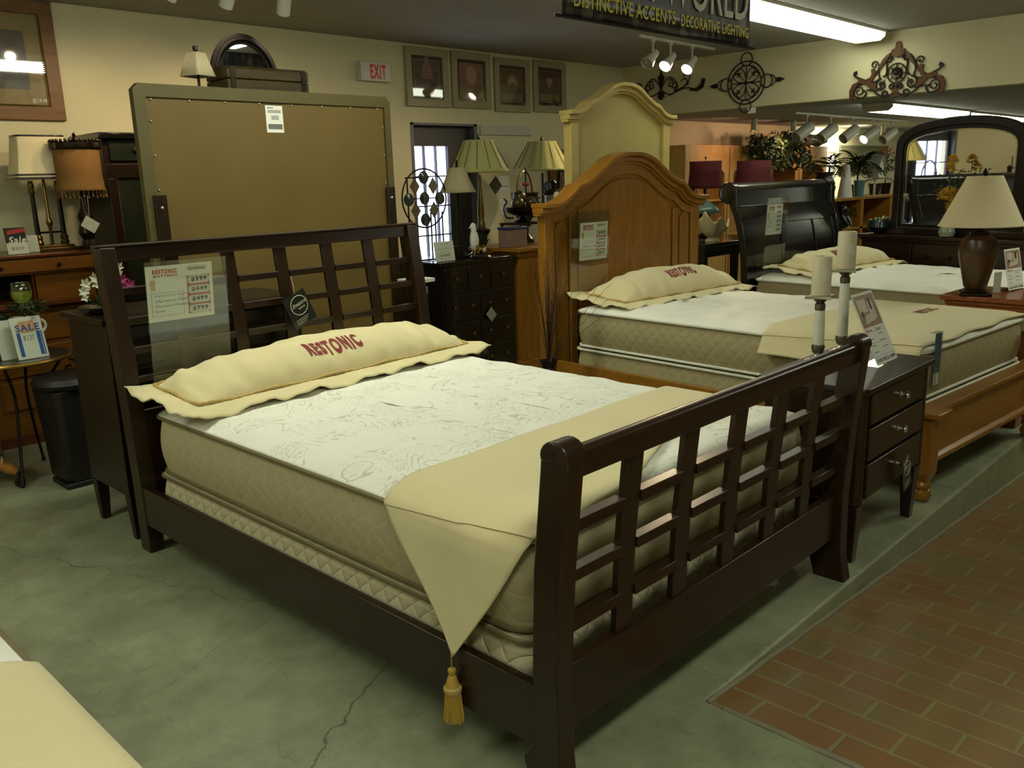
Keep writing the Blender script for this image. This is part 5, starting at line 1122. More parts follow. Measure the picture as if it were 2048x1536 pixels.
o = obj('lace_runner', MB().grid(lambda u, v: (0.27+0.006*sin(v*9), -0.16+0.14*u, 0.46-0.30*v-0.03*abs(sin(u*6))), 10, 12), simple('white_lace', rgb(206, 206, 184), 0.8), solid=0.003); tag(o, 'strip of white lace hanging at the left edge beside the throw', 'cloth', loc=(-0.42, 3.80, 0))
# ---- orchid on the chest
oc = thing('orchid', 'dark dish of white and magenta orchids on the chest behind the headboard', 'plant', (0.085, 2.66, 0.976))
obj('dish', MB().lathe([(0.05, 0), (0.09, 0.012), (0.10, 0.03), (0.095, 0.03), (0.06, 0.015), (0.001, 0.012)], 24, caps=False), black_wood, oc)
wp = simple('white_petal', rgb(226, 226, 200), 0.7, var=0.03); mp_ = simple('magenta_petal', rgb(172, 52, 116), 0.6)
st = [([(0, 0, 0.02), (-0.03, 0, 0.08), (-0.06, 0, 0.13)], wp), ([(0, 0, 0.02), (-0.01, 0.01, 0.10), (-0.02, 0, 0.15)], wp), ([(0.02, 0, 0.02), (0.06, -0.01, 0.09), (0.075, -0.02, 0.19)], wp), ([(0.02, 0, 0.02), (0.07, 0, 0.08), (0.085, -0.02, 0.135)], mp_), ([(0.02, 0, 0.02), (0.09, 0, 0.06), (0.115, -0.02, 0.11)], mp_), ([(0, 0, .02), (-0.05, 0, 0.06), (-0.075, -0.01, 0.10)], wp)]
for pts, mt in st:
    obj('stem', MB().tube(cat(pts, 4), 0.0022, 5), leaf_m, oc); m = MB(); e = pts[-1]
    for k in range(6): a = 2*pi*k/6+pts[1][0]*30; m.leaf(e, (cos(a), -0.3, sin(a)), (0, -1, 0), 0.026, 0.018)
    for k in range(4): a = 2*pi*k/4+0.4; m.leaf((e[0], e[1], e[2]-0.028), (cos(a), -0.3, sin(a)), (0, -1, 0), 0.020, 0.014)
    obj('blossom', m, mt, oc, fixn=False)
foliage('leaves', oc, (0.0, 0, 0.03), 14, 0.05, 0.07, 0.022, leaf_m, 5, 0.3, 0.3)
# ---- objects on the black dresser
md = thing('glass_medallion', 'round leaded glass medallion on an iron stand in front of the door', 'ornament', (2.775, 3.66, 0.921))
Cz = 0.445; F = lambda x, z: (x, 0, Cz+z)
obj('hoop', MB().tube([F(0.205*cos(2*pi*k/48), 0.205*sin(2*pi*k/48)) for k in range(48)], 0.006, 6, True), black_metal, md)
lg = simple('smoky_lead_glass', rgb(70, 76, 66), 0.1, var=0.3, sc=10, Transmission_Weight=0.35); ag = simple('amber_lead_glass', rgb(110, 96, 66), 0.15, var=0.3, sc=10, Transmission_Weight=0.3)
for x, z in ((0, 0.145), (0, 0), (0, -0.15), (-0.145, -0.005), (0.145, -0.005)):
    g = obj('glass_jewel', MB(Matrix.Translation(F(x, z)) @ Matrix.Rotation(radians(90), 4, 'X')).lathe([(0.001, -0.008), (0.038, -0.003), (0.040, 0), (0.038, 0.003), (0.001, 0.008)], 20, caps=False), lg, md)
    obj('rim', MB().tube([F(x+0.041*cos(2*pi*k/24), z+0.041*sin(2*pi*k/24)) for k in range(24)], 0.004, 6, True), black_metal, g)
for sx_, sz_ in ((1, 1), (-1, 1), (1, -1), (-1, -1)):
    cx, cz = sx_*0.085, sz_*0.085; dm = [(cx, cz+0.058), (cx+0.042, cz), (cx, cz-0.058), (cx-0.042, cz)]
    g = obj('diamond_pane', MB().prism([(a, Cz+b) for a, b in dm], 1, -0.003, 0.003), ag, md); obj('rim', MB().tube([F(*p) for p in dm], 0.0035, 6, True), black_metal, g)
for p in ([(0, 0.105), (0, 0.04)], [(0, -0.04), (0, -0.11)], [(-0.105, 0), (-0.04, 0)], [(0.04, 0), (0.105, 0)]): obj('strut', MB().tube([F(*q_) for q_ in p], 0.004, 6), black_metal, md)
obj('cross_bar', MB().tube([(-0.17, 0, Cz+0.145), (0.05, 0, Cz+0.145)], 0.005, 6), black_metal, md)
for x in (-0.145, 0.10, 0.06, 0.17): obj('stand_leg', MB().tube([(x, 0.01, Cz-0.10 if x != -0.145 else Cz+0.15), (x, 0.01, 0.012)], 0.006, 6), black_metal, md)
obj('base_bar', MB().tube([(-0.16, 0.01, 0.006), (0.18, 0.01, 0.006)], 0.006, 6), black_metal, md)
def pleated(label, loc, base, r0, r1, z0, z1, fin, tagged=False):
    t = thing('table_lamp', label, 'lamp', loc)
    n = 96; lathe_shade([(r0, z0), (r0*0.985, z0+0.012), (r1*1.015, z1-0.01), (r1, z1)], shade_sage, t, n, lambda a, z: 1+0.022*(abs(((a*14/(2*pi)) % 1)-0.5)*2)**5)
    obj('pleat_edge', MB().add([], []).tube([(r0*cos(2*pi*k/40), r0*sin(2*pi*k/40), z0) for k in range(40)], 0.004, 5, True), shade_sage, t)
    m = MB()
    for k in range(14): a = 2*pi*(k+0.5)/14+0.05; m.tube([(r0*1.012*cos(a), r0*1.012*sin(a), z0+0.02), (r1*1.02*cos(a), r1*1.02*sin(a), z1-0.01)], 0.003, 4)
    obj('pleat_piping', m, simple('dark_piping', rgb(52, 46, 30), 0.7), t)
    for nm, pr, mt in base: obj(nm, MB().lathe(pr, 28), mt, t)
    obj('finial', MB().lathe([(0.004, z1-0.01), (0.012, z1), (0.018, z1+0.015), (0.012, z1+0.032), (0.002, z1+0.052)], 14), simple('pewter', rgb(120, 112, 92), 0.3, 0.8), t); return t
pleated('sage pleated shade lamp with a bronze urn base on the black dresser', (3.39, 3.72, 0.921), [('base_plate', [(0.085, 0), (0.09, 0.008), (0.08, 0.018), (0.06, 0.03), (0.035, 0.045), (0.03, 0.055)], gold_metal), ('urn', [(0.03, 0.055), (0.045, 0.09), (0.04, 0.13), (0.065, 0.17), (0.07, 0.185), (0.03, 0.20)], bronze), ('stem', [(0.028, 0.20), (0.032, 0.23), (0.022, 0.26), (0.028, 0.30), (0.018, 0.45), (0.01, 0.60)], ant_brass)],
        0.225, 0.115, 0.62, 0.855, 1)
hangtag('dark diamond tag hanging under the left pleated lamp shade', frame((3.44, 3.60, 1.44), (0.75, 0, 0.66), (-0.66, 0, 0.75)), 0.10, 0.10, '', '', grey_ink, simple('black_card', rgb(26, 24, 22), 0.4), None, False)
rc = thing('candlestick', 'slender dark candlestick with red crystal collars below the left pleated shade', 'candlestick', (3.97, 3.78, 0.966))
obj('stem', MB().lathe([(0.065, 0), (0.06, 0.03), (0.02, 0.07), (0.008, 0.10), (0.007, 0.60)], 18), bronze, rc); rcm = simple('red_crystal', rgb(196, 84, 84), 0.1, Transmission_Weight=0.4)
for z in (0.14, 0.47): obj('crystal_collar', MB().lathe([(0.012, z-0.014), (0.04, z-0.004), (0.04, z+0.006), (0.012, z+0.016)], 12), rcm, rc)
# table behind for the right-hand lamp
tc = thing('console_table', 'dark narrow table against the wall holding the right pleated lamp', 'table', (3.75, 4.25, 0))
obj('top', MB().box(0, 0, 0.80, 1.7, 0.45, 0.83), black_wood, tc, bevel=0.004)
for x in (0.05, 1.65):
    for y in (0.05, 0.40): obj('leg', MB().taper(x, y, 0, 0.80, 0.035, 0.035, 0.05, 0.05), black_wood, tc)
pleated('sage pleated shade lamp standing against the wall, right of the door', (4.93, 4.45, 0.831), [('base_plate', [(0.085, 0), (0.09, 0.008), (0.06, 0.03), (0.03, 0.055)], bronze), ('stem', [(0.03, 0.055), (0.045, 0.12), (0.02, 0.2), (0.03, 0.3), (0.012, 0.45), (0.01, 0.70)], bronze)], 0.275, 0.135, 0.725, 0.985, 2)
sl = thing('table_lamp', 'small lamp with a plain beige bell shade in front of the door window', 'lamp', (3.10, 3.66, 0.921))
lathe_shade([(0.135, 0.475), (0.12, 0.50), (0.085, 0.58), (0.06, 0.655)], simple('beige_shade', rgb(168, 156, 116), 0.85), sl, 36, lambda a, z: 1+0.02*cos(a*8)); obj('stem', MB().lathe([(0.07, 0), (0.075, 0.012), (0.05, 0.02), (0.02, 0.05), (0.014, 0.3), (0.008, 0.68), (0.012, 0.69), (0.003, 0.71)], 18), bronze, sl)
bf = thing('bird_figurine', 'white bird figurine on the black dresser', 'figurine', (3.145, 3.55, 0.945)); obj('body', MB().loops([[(0.001*cos(a), 0.001*sin(a), 0.02) for a in [2*pi*k/12 for k in range(12)]]]+[[(cx+r*cos(a), r*0.8*sin(a), z) for a in [2*pi*k/12 for k in range(12)]] for cx, r, z in ((0, 0.028, 0.03), (0.0, 0.036, 0.07), (0.0, 0.038, 0.11), (-0.002, 0.030, 0.15), (-0.004, 0.022, 0.17), (-0.008, 0.026, 0.195), (-0.010, 0.022, 0.215), (-0.010, 0.008, 0.23))]), white_cer, bf, ang=80)
obj('beak', MB().tube([(-0.03, 0, 0.20), (-0.052, 0, 0.192)], [0.008, 0.002], 8), white_cer, bf); obj('perch', MB().lathe([(0.045, -0.022), (0.045, 0.0), (0.02, 0.01), (0.015, 0.022)], 16), black_metal, bf)
fg = thing('figurine', 'small dark figurine group on a round base at the front of the black dresser', 'figurine', (3.12, 3.46, 0.921)); obj('base', MB().lathe([(0.075, 0), (0.08, 0.01), (0.07, 0.022), (0.001, 0.024)], 24, caps=False), bronze, fg)
obj('scrolls', MB().tube([(x-0.03, 0, 0.06+z) for x, z in spiral(0, 0, 0.035, 0.01, 0, 1.2)], 0.007, 6).tube([(x+0.03, 0, 0.06+z) for x, z in spiral(0, 0, 0.035, 0.01, 180, -1.2)], 0.007, 6).tube([(-0.065, 0, 0.02), (-0.06, 0, 0.06)], 0.006, 6), gold_metal, fg); obj('white_wing', MB().leaf((0.01, -0.02, 0.04), (0.3, -0.2, 1), (0, 1, 0), 0.05, 0.04), white_cer, fg)
pt = thing('potted_greenery', 'small bright green plant beside the bronze urn lamp', 'plant', (3.25, 3.62, 0.921)); obj('pot', MB().lathe([(0.03, 0), (0.04, 0.05)], 16), bronze, pt); foliage('leaves', pt, (0, 0, 0.10), 110, 0.075, 0.04, 0.014, leaf_m, 12, 0.6, 1.0)
bx2 = thing('jewelry_box', 'black box standing behind the pale price card on the dresser', 'box', (2.86, 3.56, 0.921)); obj('body', MB().box(0, 0, 0, 0.15, 0.10, 0.075), black_wood, bx2, bevel=0.003); obj('lid', MB().box(-0.004, -0.004, 0.077, 0.154, 0.104, 0.095), black_wood, bx2, bevel=0.003)
sale_sign('cream price card with olive oval price at the left of the black dresser', (2.715, 3.50, 0.921), 0, 8, 0.185, 0.14, 2)
# ---- on the pine pedestal cabinet
pbx = thing('storage_box', 'pinkish box with a dark blue lid below the fruit compote', 'box', (3.47, 3.50, 0.966)); obj('body', MB().box(0, 0, 0, 0.20, 0.12, 0.135), simple('dusty_pink_board', rgb(132, 108, 92), 0.6), pbx, bevel=0.003); obj('lid', MB().box(-0.005, -0.005, 0.135, 0.205, 0.125, 0.155), simple('navy_board', rgb(50, 56, 100), 0.4), pbx, bevel=0.003)
cs = thing('easel_stand', 'black square stand holding the dark fruit compote', 'stand', (3.73, 3.62, 0.966)); obj('top', MB().box(0, 0, 0.155, 0.30, 0.24, 0.17), black_metal, cs)
for x in (0.015, 0.285):
    for y in (0.015, 0.225): obj('leg', MB().box(x-0.008, y-0.008, 0, x+0.008, y+0.008, 0.155), black_metal, cs)
cp = thing('fruit_compote', 'dark bronze footed compote with scroll handles', 'bowl', (3.86, 3.72, 1.137)); obj('foot', MB().lathe([(0.06, 0), (0.07, 0.01), (0.03, 0.03), (0.02, 0.05)], 20), bronze, cp)
obj('bowl', MB().lathe([(0.02, 0.05), (0.08, 0.06), (0.14, 0.09), (0.16, 0.12), (0.15, 0.12), (0.08, 0.08), (0.001, 0.07)], 28, caps=False), bronze, cp)
for s_ in (-1, 1): obj('handle', MB().tube([(s_*(0.16+x), 0, 0.09+z) for x, z in cat([(-0.05, -0.05, 0), (0.03, -0.04, 0), (0.06, 0.03, 0), (0.03, 0.08, 0), (0.05, 0.10, 0)], 5) and [(p.x, p.y) for p in cat([(-0.05, -0.05, 0), (0.03, -0.04, 0), (0.06, 0.03, 0), (0.02, 0.08, 0), (0.05, 0.10, 0)], 5)]], 0.007, 6), bronze, cp)
fr_m = simple('bronze_fruit', rgb(84, 76, 40), 0.3, 0.4, var=0.3, sc=18)
for i, (x, y, z, r, lb) in enumerate(((-0.075, -0.02, 0.155, 0.052, 'bronze glazed fruit on the left of the compote'), (0.0, 0.03, 0.20, 0.055, 'bronze glazed fruit on top of the pile in the compote'), (0.07, -0.03, 0.155, 0.05, 'bronze glazed fruit on the right of the compote'))):
    o = obj('ornamental_fruit', MB().ball((0, 0, 0), r, 20, 0.95, 12), fr_m); tag(o, lb, 'fruit', loc=(3.86+x, 3.72+y, 1.137+z)); obj('stalk', MB().tube([(0, 0, r*0.9), (0.006, 0, r*1.15)], 0.003, 5), stem_m, o)
bk = thing('metal_bucket', 'dark metal bucket with a tall hooped handle and white tag', 'bucket', (4.62, 4.40, 0.831)); bk.location = (4.60, 4.38, 0.831)
obj('pail', MB().lathe([(0.08, 0.30), (0.10, 0.33), (0.115, 0.45), (0.125, 0.52), (0.12, 0.52), (0.09, 0.34), (0.001, 0.33)], 28, caps=False), bronze, bk); obj('pedestal', MB().lathe([(0.09, 0), (0.09, 0.02), (0.03, 0.05), (0.03, 0.25), (0.07, 0.30)], 20), bronze, bk)
obj('handle', MB().tube([(0.105*cos(a), 0, 0.50+0.22*sin(a)) for a in [pi*k/18 for k in range(19)]], 0.009, 8), ant_brass, bk)
obj('rim_ring', MB().tube([(0.124*cos(2*pi*k/30), 0.124*sin(2*pi*k/30), 0.52) for k in range(30)], 0.007, 6, True), bronze, bk)
lt_ = thing('glass_lantern', 'squat glass lantern with a dark cap and white tag beside the compote', 'lantern', (4.13, 3.62, 0.966))
obj('stand', MB().lathe([(0.07, 0), (0.07, 0.02), (0.03, 0.04), (0.03, 0.24), (0.07, 0.27)], 18), bronze, lt_); obj('glass_body', MB().lathe([(0.065, 0.27), (0.07, 0.30), (0.07, 0.38)], 24, caps=False), glass('lantern_glass', (0.9, 0.95, 0.95, 1), 0.4, 0.05), lt_); obj('cap', MB().lathe([(0.085, 0.38), (0.09, 0.39), (0.05, 0.42), (0.02, 0.43), (0.024, 0.45), (0.03, 0.475), (0.01, 0.50)], 24), bronze, lt_)
o = obj('hang_tag', MB().prism([(-0.03, -0.045), (0.03, -0.045), (0.03, 0.02), (0.01, 0.045), (-0.02, 0.04), (-0.03, 0.02)], 1, 0, 0.001), paper); tag(o, 'white paper tag on the glass lantern', 'tag', loc=(4.07, 3.53, 1.33), rz=-20)
pc = picture('small framed cream picture leaning behind the pine headboard shoulder', 0, 0, 0.16, 0.20, 0.018, black_metal, paper, simple('cream_print_ground', rgb(214, 206, 150), 0.6, var=0.15, sc=20), 0.012, y=0); pc.location = (3.92, 3.58, 0.967); 
ro = thing('rooster_figurine', 'dark rooster figurine beside the tall ivory headboard', 'figurine', (5.25, 4.54, 0.831))
LPs = [(0, 0, .0, .05), (0, 0, .02, .06), (0, 0, .04, .02), (0, 0, .20, .02), (0.0, 0, .24, .06), (0.0, 0, .32, .09), (0.0, 0, .42, .085), (0.02, 0, .50, .055), (0.035, 0, .58, .04), (0.04, 0, .66, .038), (0.04, 0, .70, .03), (0.04, 0, .72, .005)]
obj('body', MB().loops([[(x+r*cos(2*pi*k/14), r*0.8*sin(2*pi*k/14), z) for k in range(14)] for x, y, z, r in LPs]), bronze, ro, ang=80)
obj('comb', MB().prism([(0.0, .69), (0.02, .77), (0.035, .72), (0.05, .79), (0.06, .72), (0.08, .75), (0.08, .69)], 1, -0.006, 0.006), bronze, ro); obj('tail', MB().prism([(-0.05, .38), (-0.17, .44), (-0.20, .60), (-0.15, .62), (-0.13, .52), (-0.04, .48)], 1, -0.012, 0.012), simple('teal_feather', rgb(36, 52, 60), 0.4), ro)
pg = thing('potted_greenery', 'low green pine sprig arrangement at the foot of the rooster figurine', 'plant', (5.12, 4.31, 0.831)); obj('pot', MB().lathe([(0.05, 0), (0.07, 0.28)], 18), bronze, pg); foliage('needles', pg, (0, 0, 0.38), 260, 0.12, 0.07, 0.006, leaf_m, 21, 0.3, 0.8)
# ---- twigs
tw = thing('twig_arrangement', 'tall dark vase of dry curly twigs between the first two beds', 'plant', (2.36, 2.14, 0)); tw_m = simple('dry_twig', rgb(48, 30, 22), 0.8)
obj('vase', MB().lathe([(0.05, 0), (0.075, 0.02), (0.09, 0.18), (0.06, 0.34), (0.04, 0.40), (0.055, 0.44), (0.05, 0.44), (0.03, 0.40), (0.001, 0.38)], 24, caps=False), bronze, tw)
random.seed(11)
for i in range(34):
    a = random.uniform(0, 2*pi); sp = random.uniform(0.05, 0.20); h = random.uniform(0.45, 0.72)
    if i > 29: a = -0.35+0.1*i % 1; sp = 0.42+0.05*(i-30); h = 0.32+0.1*(i-30)
    ex, ey = sp*cos(a), sp*sin(a)*0.5-0.03; P_ = []
    for k in range(26):
        f = k/25; w_ = 0.006*sin(k*2.1+i)*(1 if f > 0.5 else 0.2); P_.append((ex*f**1.3+w_, ey*f**1.3, 0.38+h*f*(1-0.12*f*(sp > 0.4))+0.004*cos(k*2.1+i)*(f > 0.5)))
    obj('twig', MB().tube(P_, [0.0028*(1-0.6*k/25) for k in range(26)], 4), tw_m, tw)
bb = thing('candle_stand', 'dark bronze floor ornament topped with a ball beside the twig vase', 'ornament', (2.06, 2.42, 0)); obj('base', MB().lathe([(0.09, 0), (0.09, 0.02), (0.03, 0.05), (0.025, 0.3), (0.06, 0.34), (0.055, 0.42)], 20), bronze, bb); obj('ball', MB().ball((0, 0, 0.485), 0.065, 22), bronze, bb)
# ---- banner
K = FY(1.65, 1.40, 2.13)
bn = thing('hanging_banner', 'hanging advertising banner with white and yellow lettering in front of the track lights', 'banner', (1.66, 1.40, 2.15)); bw = 1.60
bt = NT('banner_photo_print'); v = bt.coord((7, 1, 3.2)); vo = bt.n('ShaderNodeTexVoronoi'); vo.inputs['Scale'].default_value = 3.2; bt.l(v, vo.inputs['Vector']); nz = bt.noise(bt.coord((3, 1, 6)), 6, 5, 0.7)
cr = bt.ramp(vo.outputs['Color'], [(0.1, rgb(26, 26, 40)), (0.35, rgb(78, 70, 56)), (0.55, rgb(40, 48, 66)), (0.7, rgb(150, 148, 130)), (0.85, rgb(96, 62, 34))]); bt.base(bt.mix(bt.math('MULTIPLY', nz, 0.9), rgb(18, 18, 22), cr)); bt = bt.fin(0.3)
obj('vinyl_sheet', MB().grid(lambda u, v: (bw*u, 0.006*sin(u*9), 0.0+0.505*v), 40, 6), bt, bn, solid=0.002); obj('bottom_rod', MB().tube([(-0.05, 0, 0), (bw+0.05, 0, 0)], 0.008, 8), black_metal, bn); obj('top_rod', MB().tube([(-0.03, 0, 0.505), (bw+0.03, 0, 0.505)], 0.008, 8), black_metal, bn)
k1 = FY(0, -0.009, 0); yel = simple('yellow_print', rgb(226, 212, 40), 0.5, var=0.02); m = MB()
text(m, 'DISTINCTIVE ACCENTS', k1, 0.07, 0.045, 0.78, 0.062, 0.015); obj('yellow_lettering', m, yel, bn, label='yellow words DISTINCTIVE ACCENTS'); m = MB(); text(m, 'DECORATIVE LIGHTING', k1, 0.90, 0.045, 0.67, 0.055, 0.015); obj('yellow_lettering', m, yel, bn, label='yellow words DECORATIVE LIGHTING')
m = MB(); text(m, 'N WORLD', k1, 0.53, 0.128, 1.03, 0.235, 0.005); obj('white_lettering', m, paper, bn)
for x in (0.1, bw-0.1): obj('suspension_wire', MB().tube([(x, 0, 0.505), (x, 0, 0.51)], 0.0015, 5), silver, bn)
# ---- wrought iron wall pieces on the header
def HP(pts): return [(-0.0, -a, b) for a, b in pts]          # local x = out of wall, -y = right seen from the room
def scroll_set(par, name, paths, r, mat, closed=False, mirror=False):
    for p in paths:
        obj(name, MB().tube(HP(p), r, 6, closed), mat, par)
        if mirror: obj(name, MB().tube(HP([(-a, b) for a, b in p]), r, 6, closed), mat, par)
def c2(pts, k=6): return [(p.x, p.y) for p in cat([(a, b, 0) for a, b in pts], k)]
def circ(cx, cy, r, n=36, sx=1): return [(cx+r*sx*cos(2*pi*k/n), cy+r*sin(2*pi*k/n)) for k in range(n)]
def leafp(par, name, poly, mat, th=0.006): obj(name, MB().prism([(-a, b) for a, b in poly], 0, -th, th), mat, par, bevel=0.002)
iron = simple('wrought_iron', rgb(38, 26, 22), 0.55, 0.3); copper = simple('coppery_leaf', rgb(92, 54, 18), 0.55, 0.3, var=0.3, sc=20)
w1 = thing('iron_wall_decor', 'dark iron scroll wall piece behind the three track spotlights', 'wall decor', (6.915, 4.47, 2.41))
scroll_set(w1, 'scroll', [c2([(0, -0.02), (-0.10, 0.09), (-0.20, 0.02), (-0.17, -0.06)]), spiral(-0.17, -0.01, 0.05, 0.012, -90, -1.2), c2([(0, -0.04), (-0.12, -0.09), (-0.24, -0.04), (-0.34, 0.0), (-0.30, 0.06), (-0.25, 0.03)]), spiral(-0.12, 0.02, 0.045, 0.01, 60, 1.2)], 0.006, iron, mirror=True)
scroll_set(w1, 'scroll', [c2([(0.1, -0.10), (0.30, -0.04), (0.42, -0.06)]), c2([(0.26, -0.05), (0.36, 0.05), (0.33, 0.11), (0.28, 0.08)])], 0.006, iron)
leafp(w1, 'crest', [(-0.03, 0.06), (-0.045, 0.10), (-0.015, 0.12), (0, 0.18), (0.015, 0.12), (0.045, 0.10), (0.03, 0.06), (0.008, -0.04), (-0.008, -0.04)], iron)
leafp(w1, 'flower', [(0.055*(1 if k % 2 else 0.62)*cos(2*pi*k/16), -0.09+0.055*(1 if k % 2 else 0.62)*sin(2*pi*k/16)) for k in range(16)], iron)
leafp(w1, 'acanthus_tail', [(0.36, -0.07), (0.46, -0.085), (0.53, -0.05), (0.55, 0.03), (0.51, 0.04), (0.50, -0.01), (0.45, -0.05), (0.38, -0.05)], iron)
w2 = thing('iron_wall_decor', 'dark iron medallion with four lobes and spear finials on the header wall', 'wall decor', (6.915, 3.45, 2.355))
obj('ring', MB().tube(HP(circ(0, 0, 0.205)), 0.007, 6, True), iron, w2); obj('ring', MB().tube(HP(circ(0, 0, 0.165)), 0.006, 6, True), iron, w2)
for a in (0, 90, 180, 270):
    c, s_ = cos(radians(a)), sin(radians(a)); rot = lambda p: [(x*c-y*s_, x*s_+y*c) for x, y in p]
    obj('lobe', MB().tube(HP(rot(circ(0.225, 0, 0.062, 24))), 0.006, 6, True), iron, w2)
    scroll_set(w2, 'scroll', [rot(c2([(0.02, 0), (0.10, 0.02), (0.14, 0.07), (0.10, 0.10), (0.075, 0.075), (0.10, 0.06)])), rot(c2([(0.02, 0), (0.10, -0.02), (0.14, -0.07), (0.10, -0.10), (0.075, -0.075), (0.10, -0.06)])), rot(c2([(0.0, 0.0), (0.12, 0.0), (0.17, 0.0)]))], 0.005, iron)
    q2 = [(x*cos(radians(45))-y*sin(radians(45)), x*sin(radians(45))+y*cos(radians(45))) for x, y in rot([(0.04, 0), (0.13, 0)])]; scroll_set(w2, 'spoke', [q2], 0.004, iron); obj('berry', MB().ball((0, -q2[1][0], q2[1][1]), 0.013, 10), iron, w2)
obj('centre_boss', MB().ball((0, 0, 0), 0.022, 12), iron, w2)
for sg in (-1, 1):
    leafp(w2, 'spear_finial', [(sg*0.32, -0.008), (sg*0.34, -0.022), (sg*0.37, -0.02), (sg*0.42, 0.0), (sg*0.37, 0.02), (sg*0.34, 0.022), (sg*0.32, 0.008)], iron)
    scroll_set(w2, 'scroll', [[(sg*a, b) for a, b in c2([(0.33, 0.0), (0.30, 0.04), (0.27, 0.05), (0.28, 0.02)])], [(sg*a, b) for a, b in c2([(0.33, 0.0), (0.30, -0.04), (0.27, -0.05), (0.28, -0.02)])]], 0.005, iron)
o = obj('price_tag', MB().box(-0.001, -0.045, -0.028, 0.001, 0.045, 0.028), paper); tag(o, 'white price tag hanging under the iron medallion', 'tag', loc=(6.918, 3.38, 2.085))
w3 = thing('iron_wall_decor', 'triangular scroll wall piece with copper leaves and a centre rosette', 'wall decor', (6.915, 1.965, 2.30))
scroll_set(w3, 'scroll', [c2([(0.0, -0.17), (0.10, -0.19), (0.18, -0.15), (0.24, -0.06), (0.35, -0.08), (0.37, -0.16), (0.30, -0.19), (0.26, -0.15), (0.29, -0.12)]), c2([(0.03, 0.19), (0.12, 0.13), (0.16, 0.03), (0.15, -0.03), (0.20, -0.06), (0.27, -0.04), (0.36, 0.0), (0.38, 0.03), (0.36, 0.05)]),
    spiral(0.13, -0.09, 0.055, 0.012, 90, -1.3), spiral(0.07, 0.12, 0.03, 0.008, 180, -1.2), c2([(0.09, 0.10), (0.09, 0.0), (0.12, -0.02)]), spiral(0.035, -0.115, 0.03, 0.008, 200, -1.3), spiral(0.09, -0.17, 0.035, 0.01, 250, 1.2)], 0.008, iron, mirror=True)
for r in (0.082, 0.045): obj('ring', MB().tube(HP(circ(0, 0.0, r)), 0.006, 6, True), iron, w3)
scroll_set(w3, 'scroll', [spiral(0.33, -0.13, 0.05, 0.012, 0, 1.3), spiral(0.20, 0.09, 0.035, 0.01, 200, -1.2), c2([(0.05, 0.16), (0.14, 0.10), (0.19, 0.0), (0.26, -0.03)]), spiral(0.37, 0.03, 0.02, 0.008, 270, 1.0), c2([(0.10, -0.05), (0.16, -0.13), (0.26, -0.12)])], 0.006, iron, mirror=True)
m = MB(Matrix.Translation((-0.01, 0, 0.0)) @ Matrix.Rotation(radians(-90), 4, 'Y')); m.lathe([(0.05, 0), (0.045, 0.012), (0.02, 0.008), (0.012, 0.02), (0.001, 0.022)], 24, rf=lambda a, z: 1+0.14*cos(a*8)); obj('rosette', m, bronze, w3)
for k in range(8): a = 2*pi*k/8; scroll_set(w3, 'spoke', [[(0.05*cos(a), 0.05*sin(a)), (0.08*cos(a), 0.08*sin(a))]], 0.005, iron)
leafp(w3, 'crest', [(-0.05, 0.15), (-0.06, 0.20), (-0.03, 0.21), (-0.02, 0.26), (0, 0.27), (0.02, 0.26), (0.03, 0.21), (0.06, 0.20), (0.05, 0.15), (0, 0.13)], copper)
for sg in (-1, 1):
    for P_ in ([(0.06, 0.17), (0.10, 0.16), (0.15, 0.08), (0.16, 0.04), (0.13, 0.07), (0.09, 0.12)], [(0.20, -0.02), (0.18, 0.03), (0.20, 0.06), (0.23, 0.05), (0.22, 0.01), (0.25, -0.04), (0.22, -0.06)], [(0.17, -0.14), (0.22, -0.12), (0.27, -0.07), (0.34, -0.06), (0.34, -0.02), (0.26, -0.03), (0.20, -0.07)], [(0.33, -0.04), (0.39, -0.06), (0.42, -0.12), (0.41, -0.21), (0.38, -0.19), (0.38, -0.12), (0.35, -0.08)]): leafp(w3, 'acanthus_leaf', [(sg*a, b) for a, b in P_], copper, 0.009)
leafp(w3, 'base_leaf', [(0, -0.11), (0.03, -0.16), (0.045, -0.19), (0, -0.21), (-0.045, -0.19), (-0.03, -0.16)], copper)
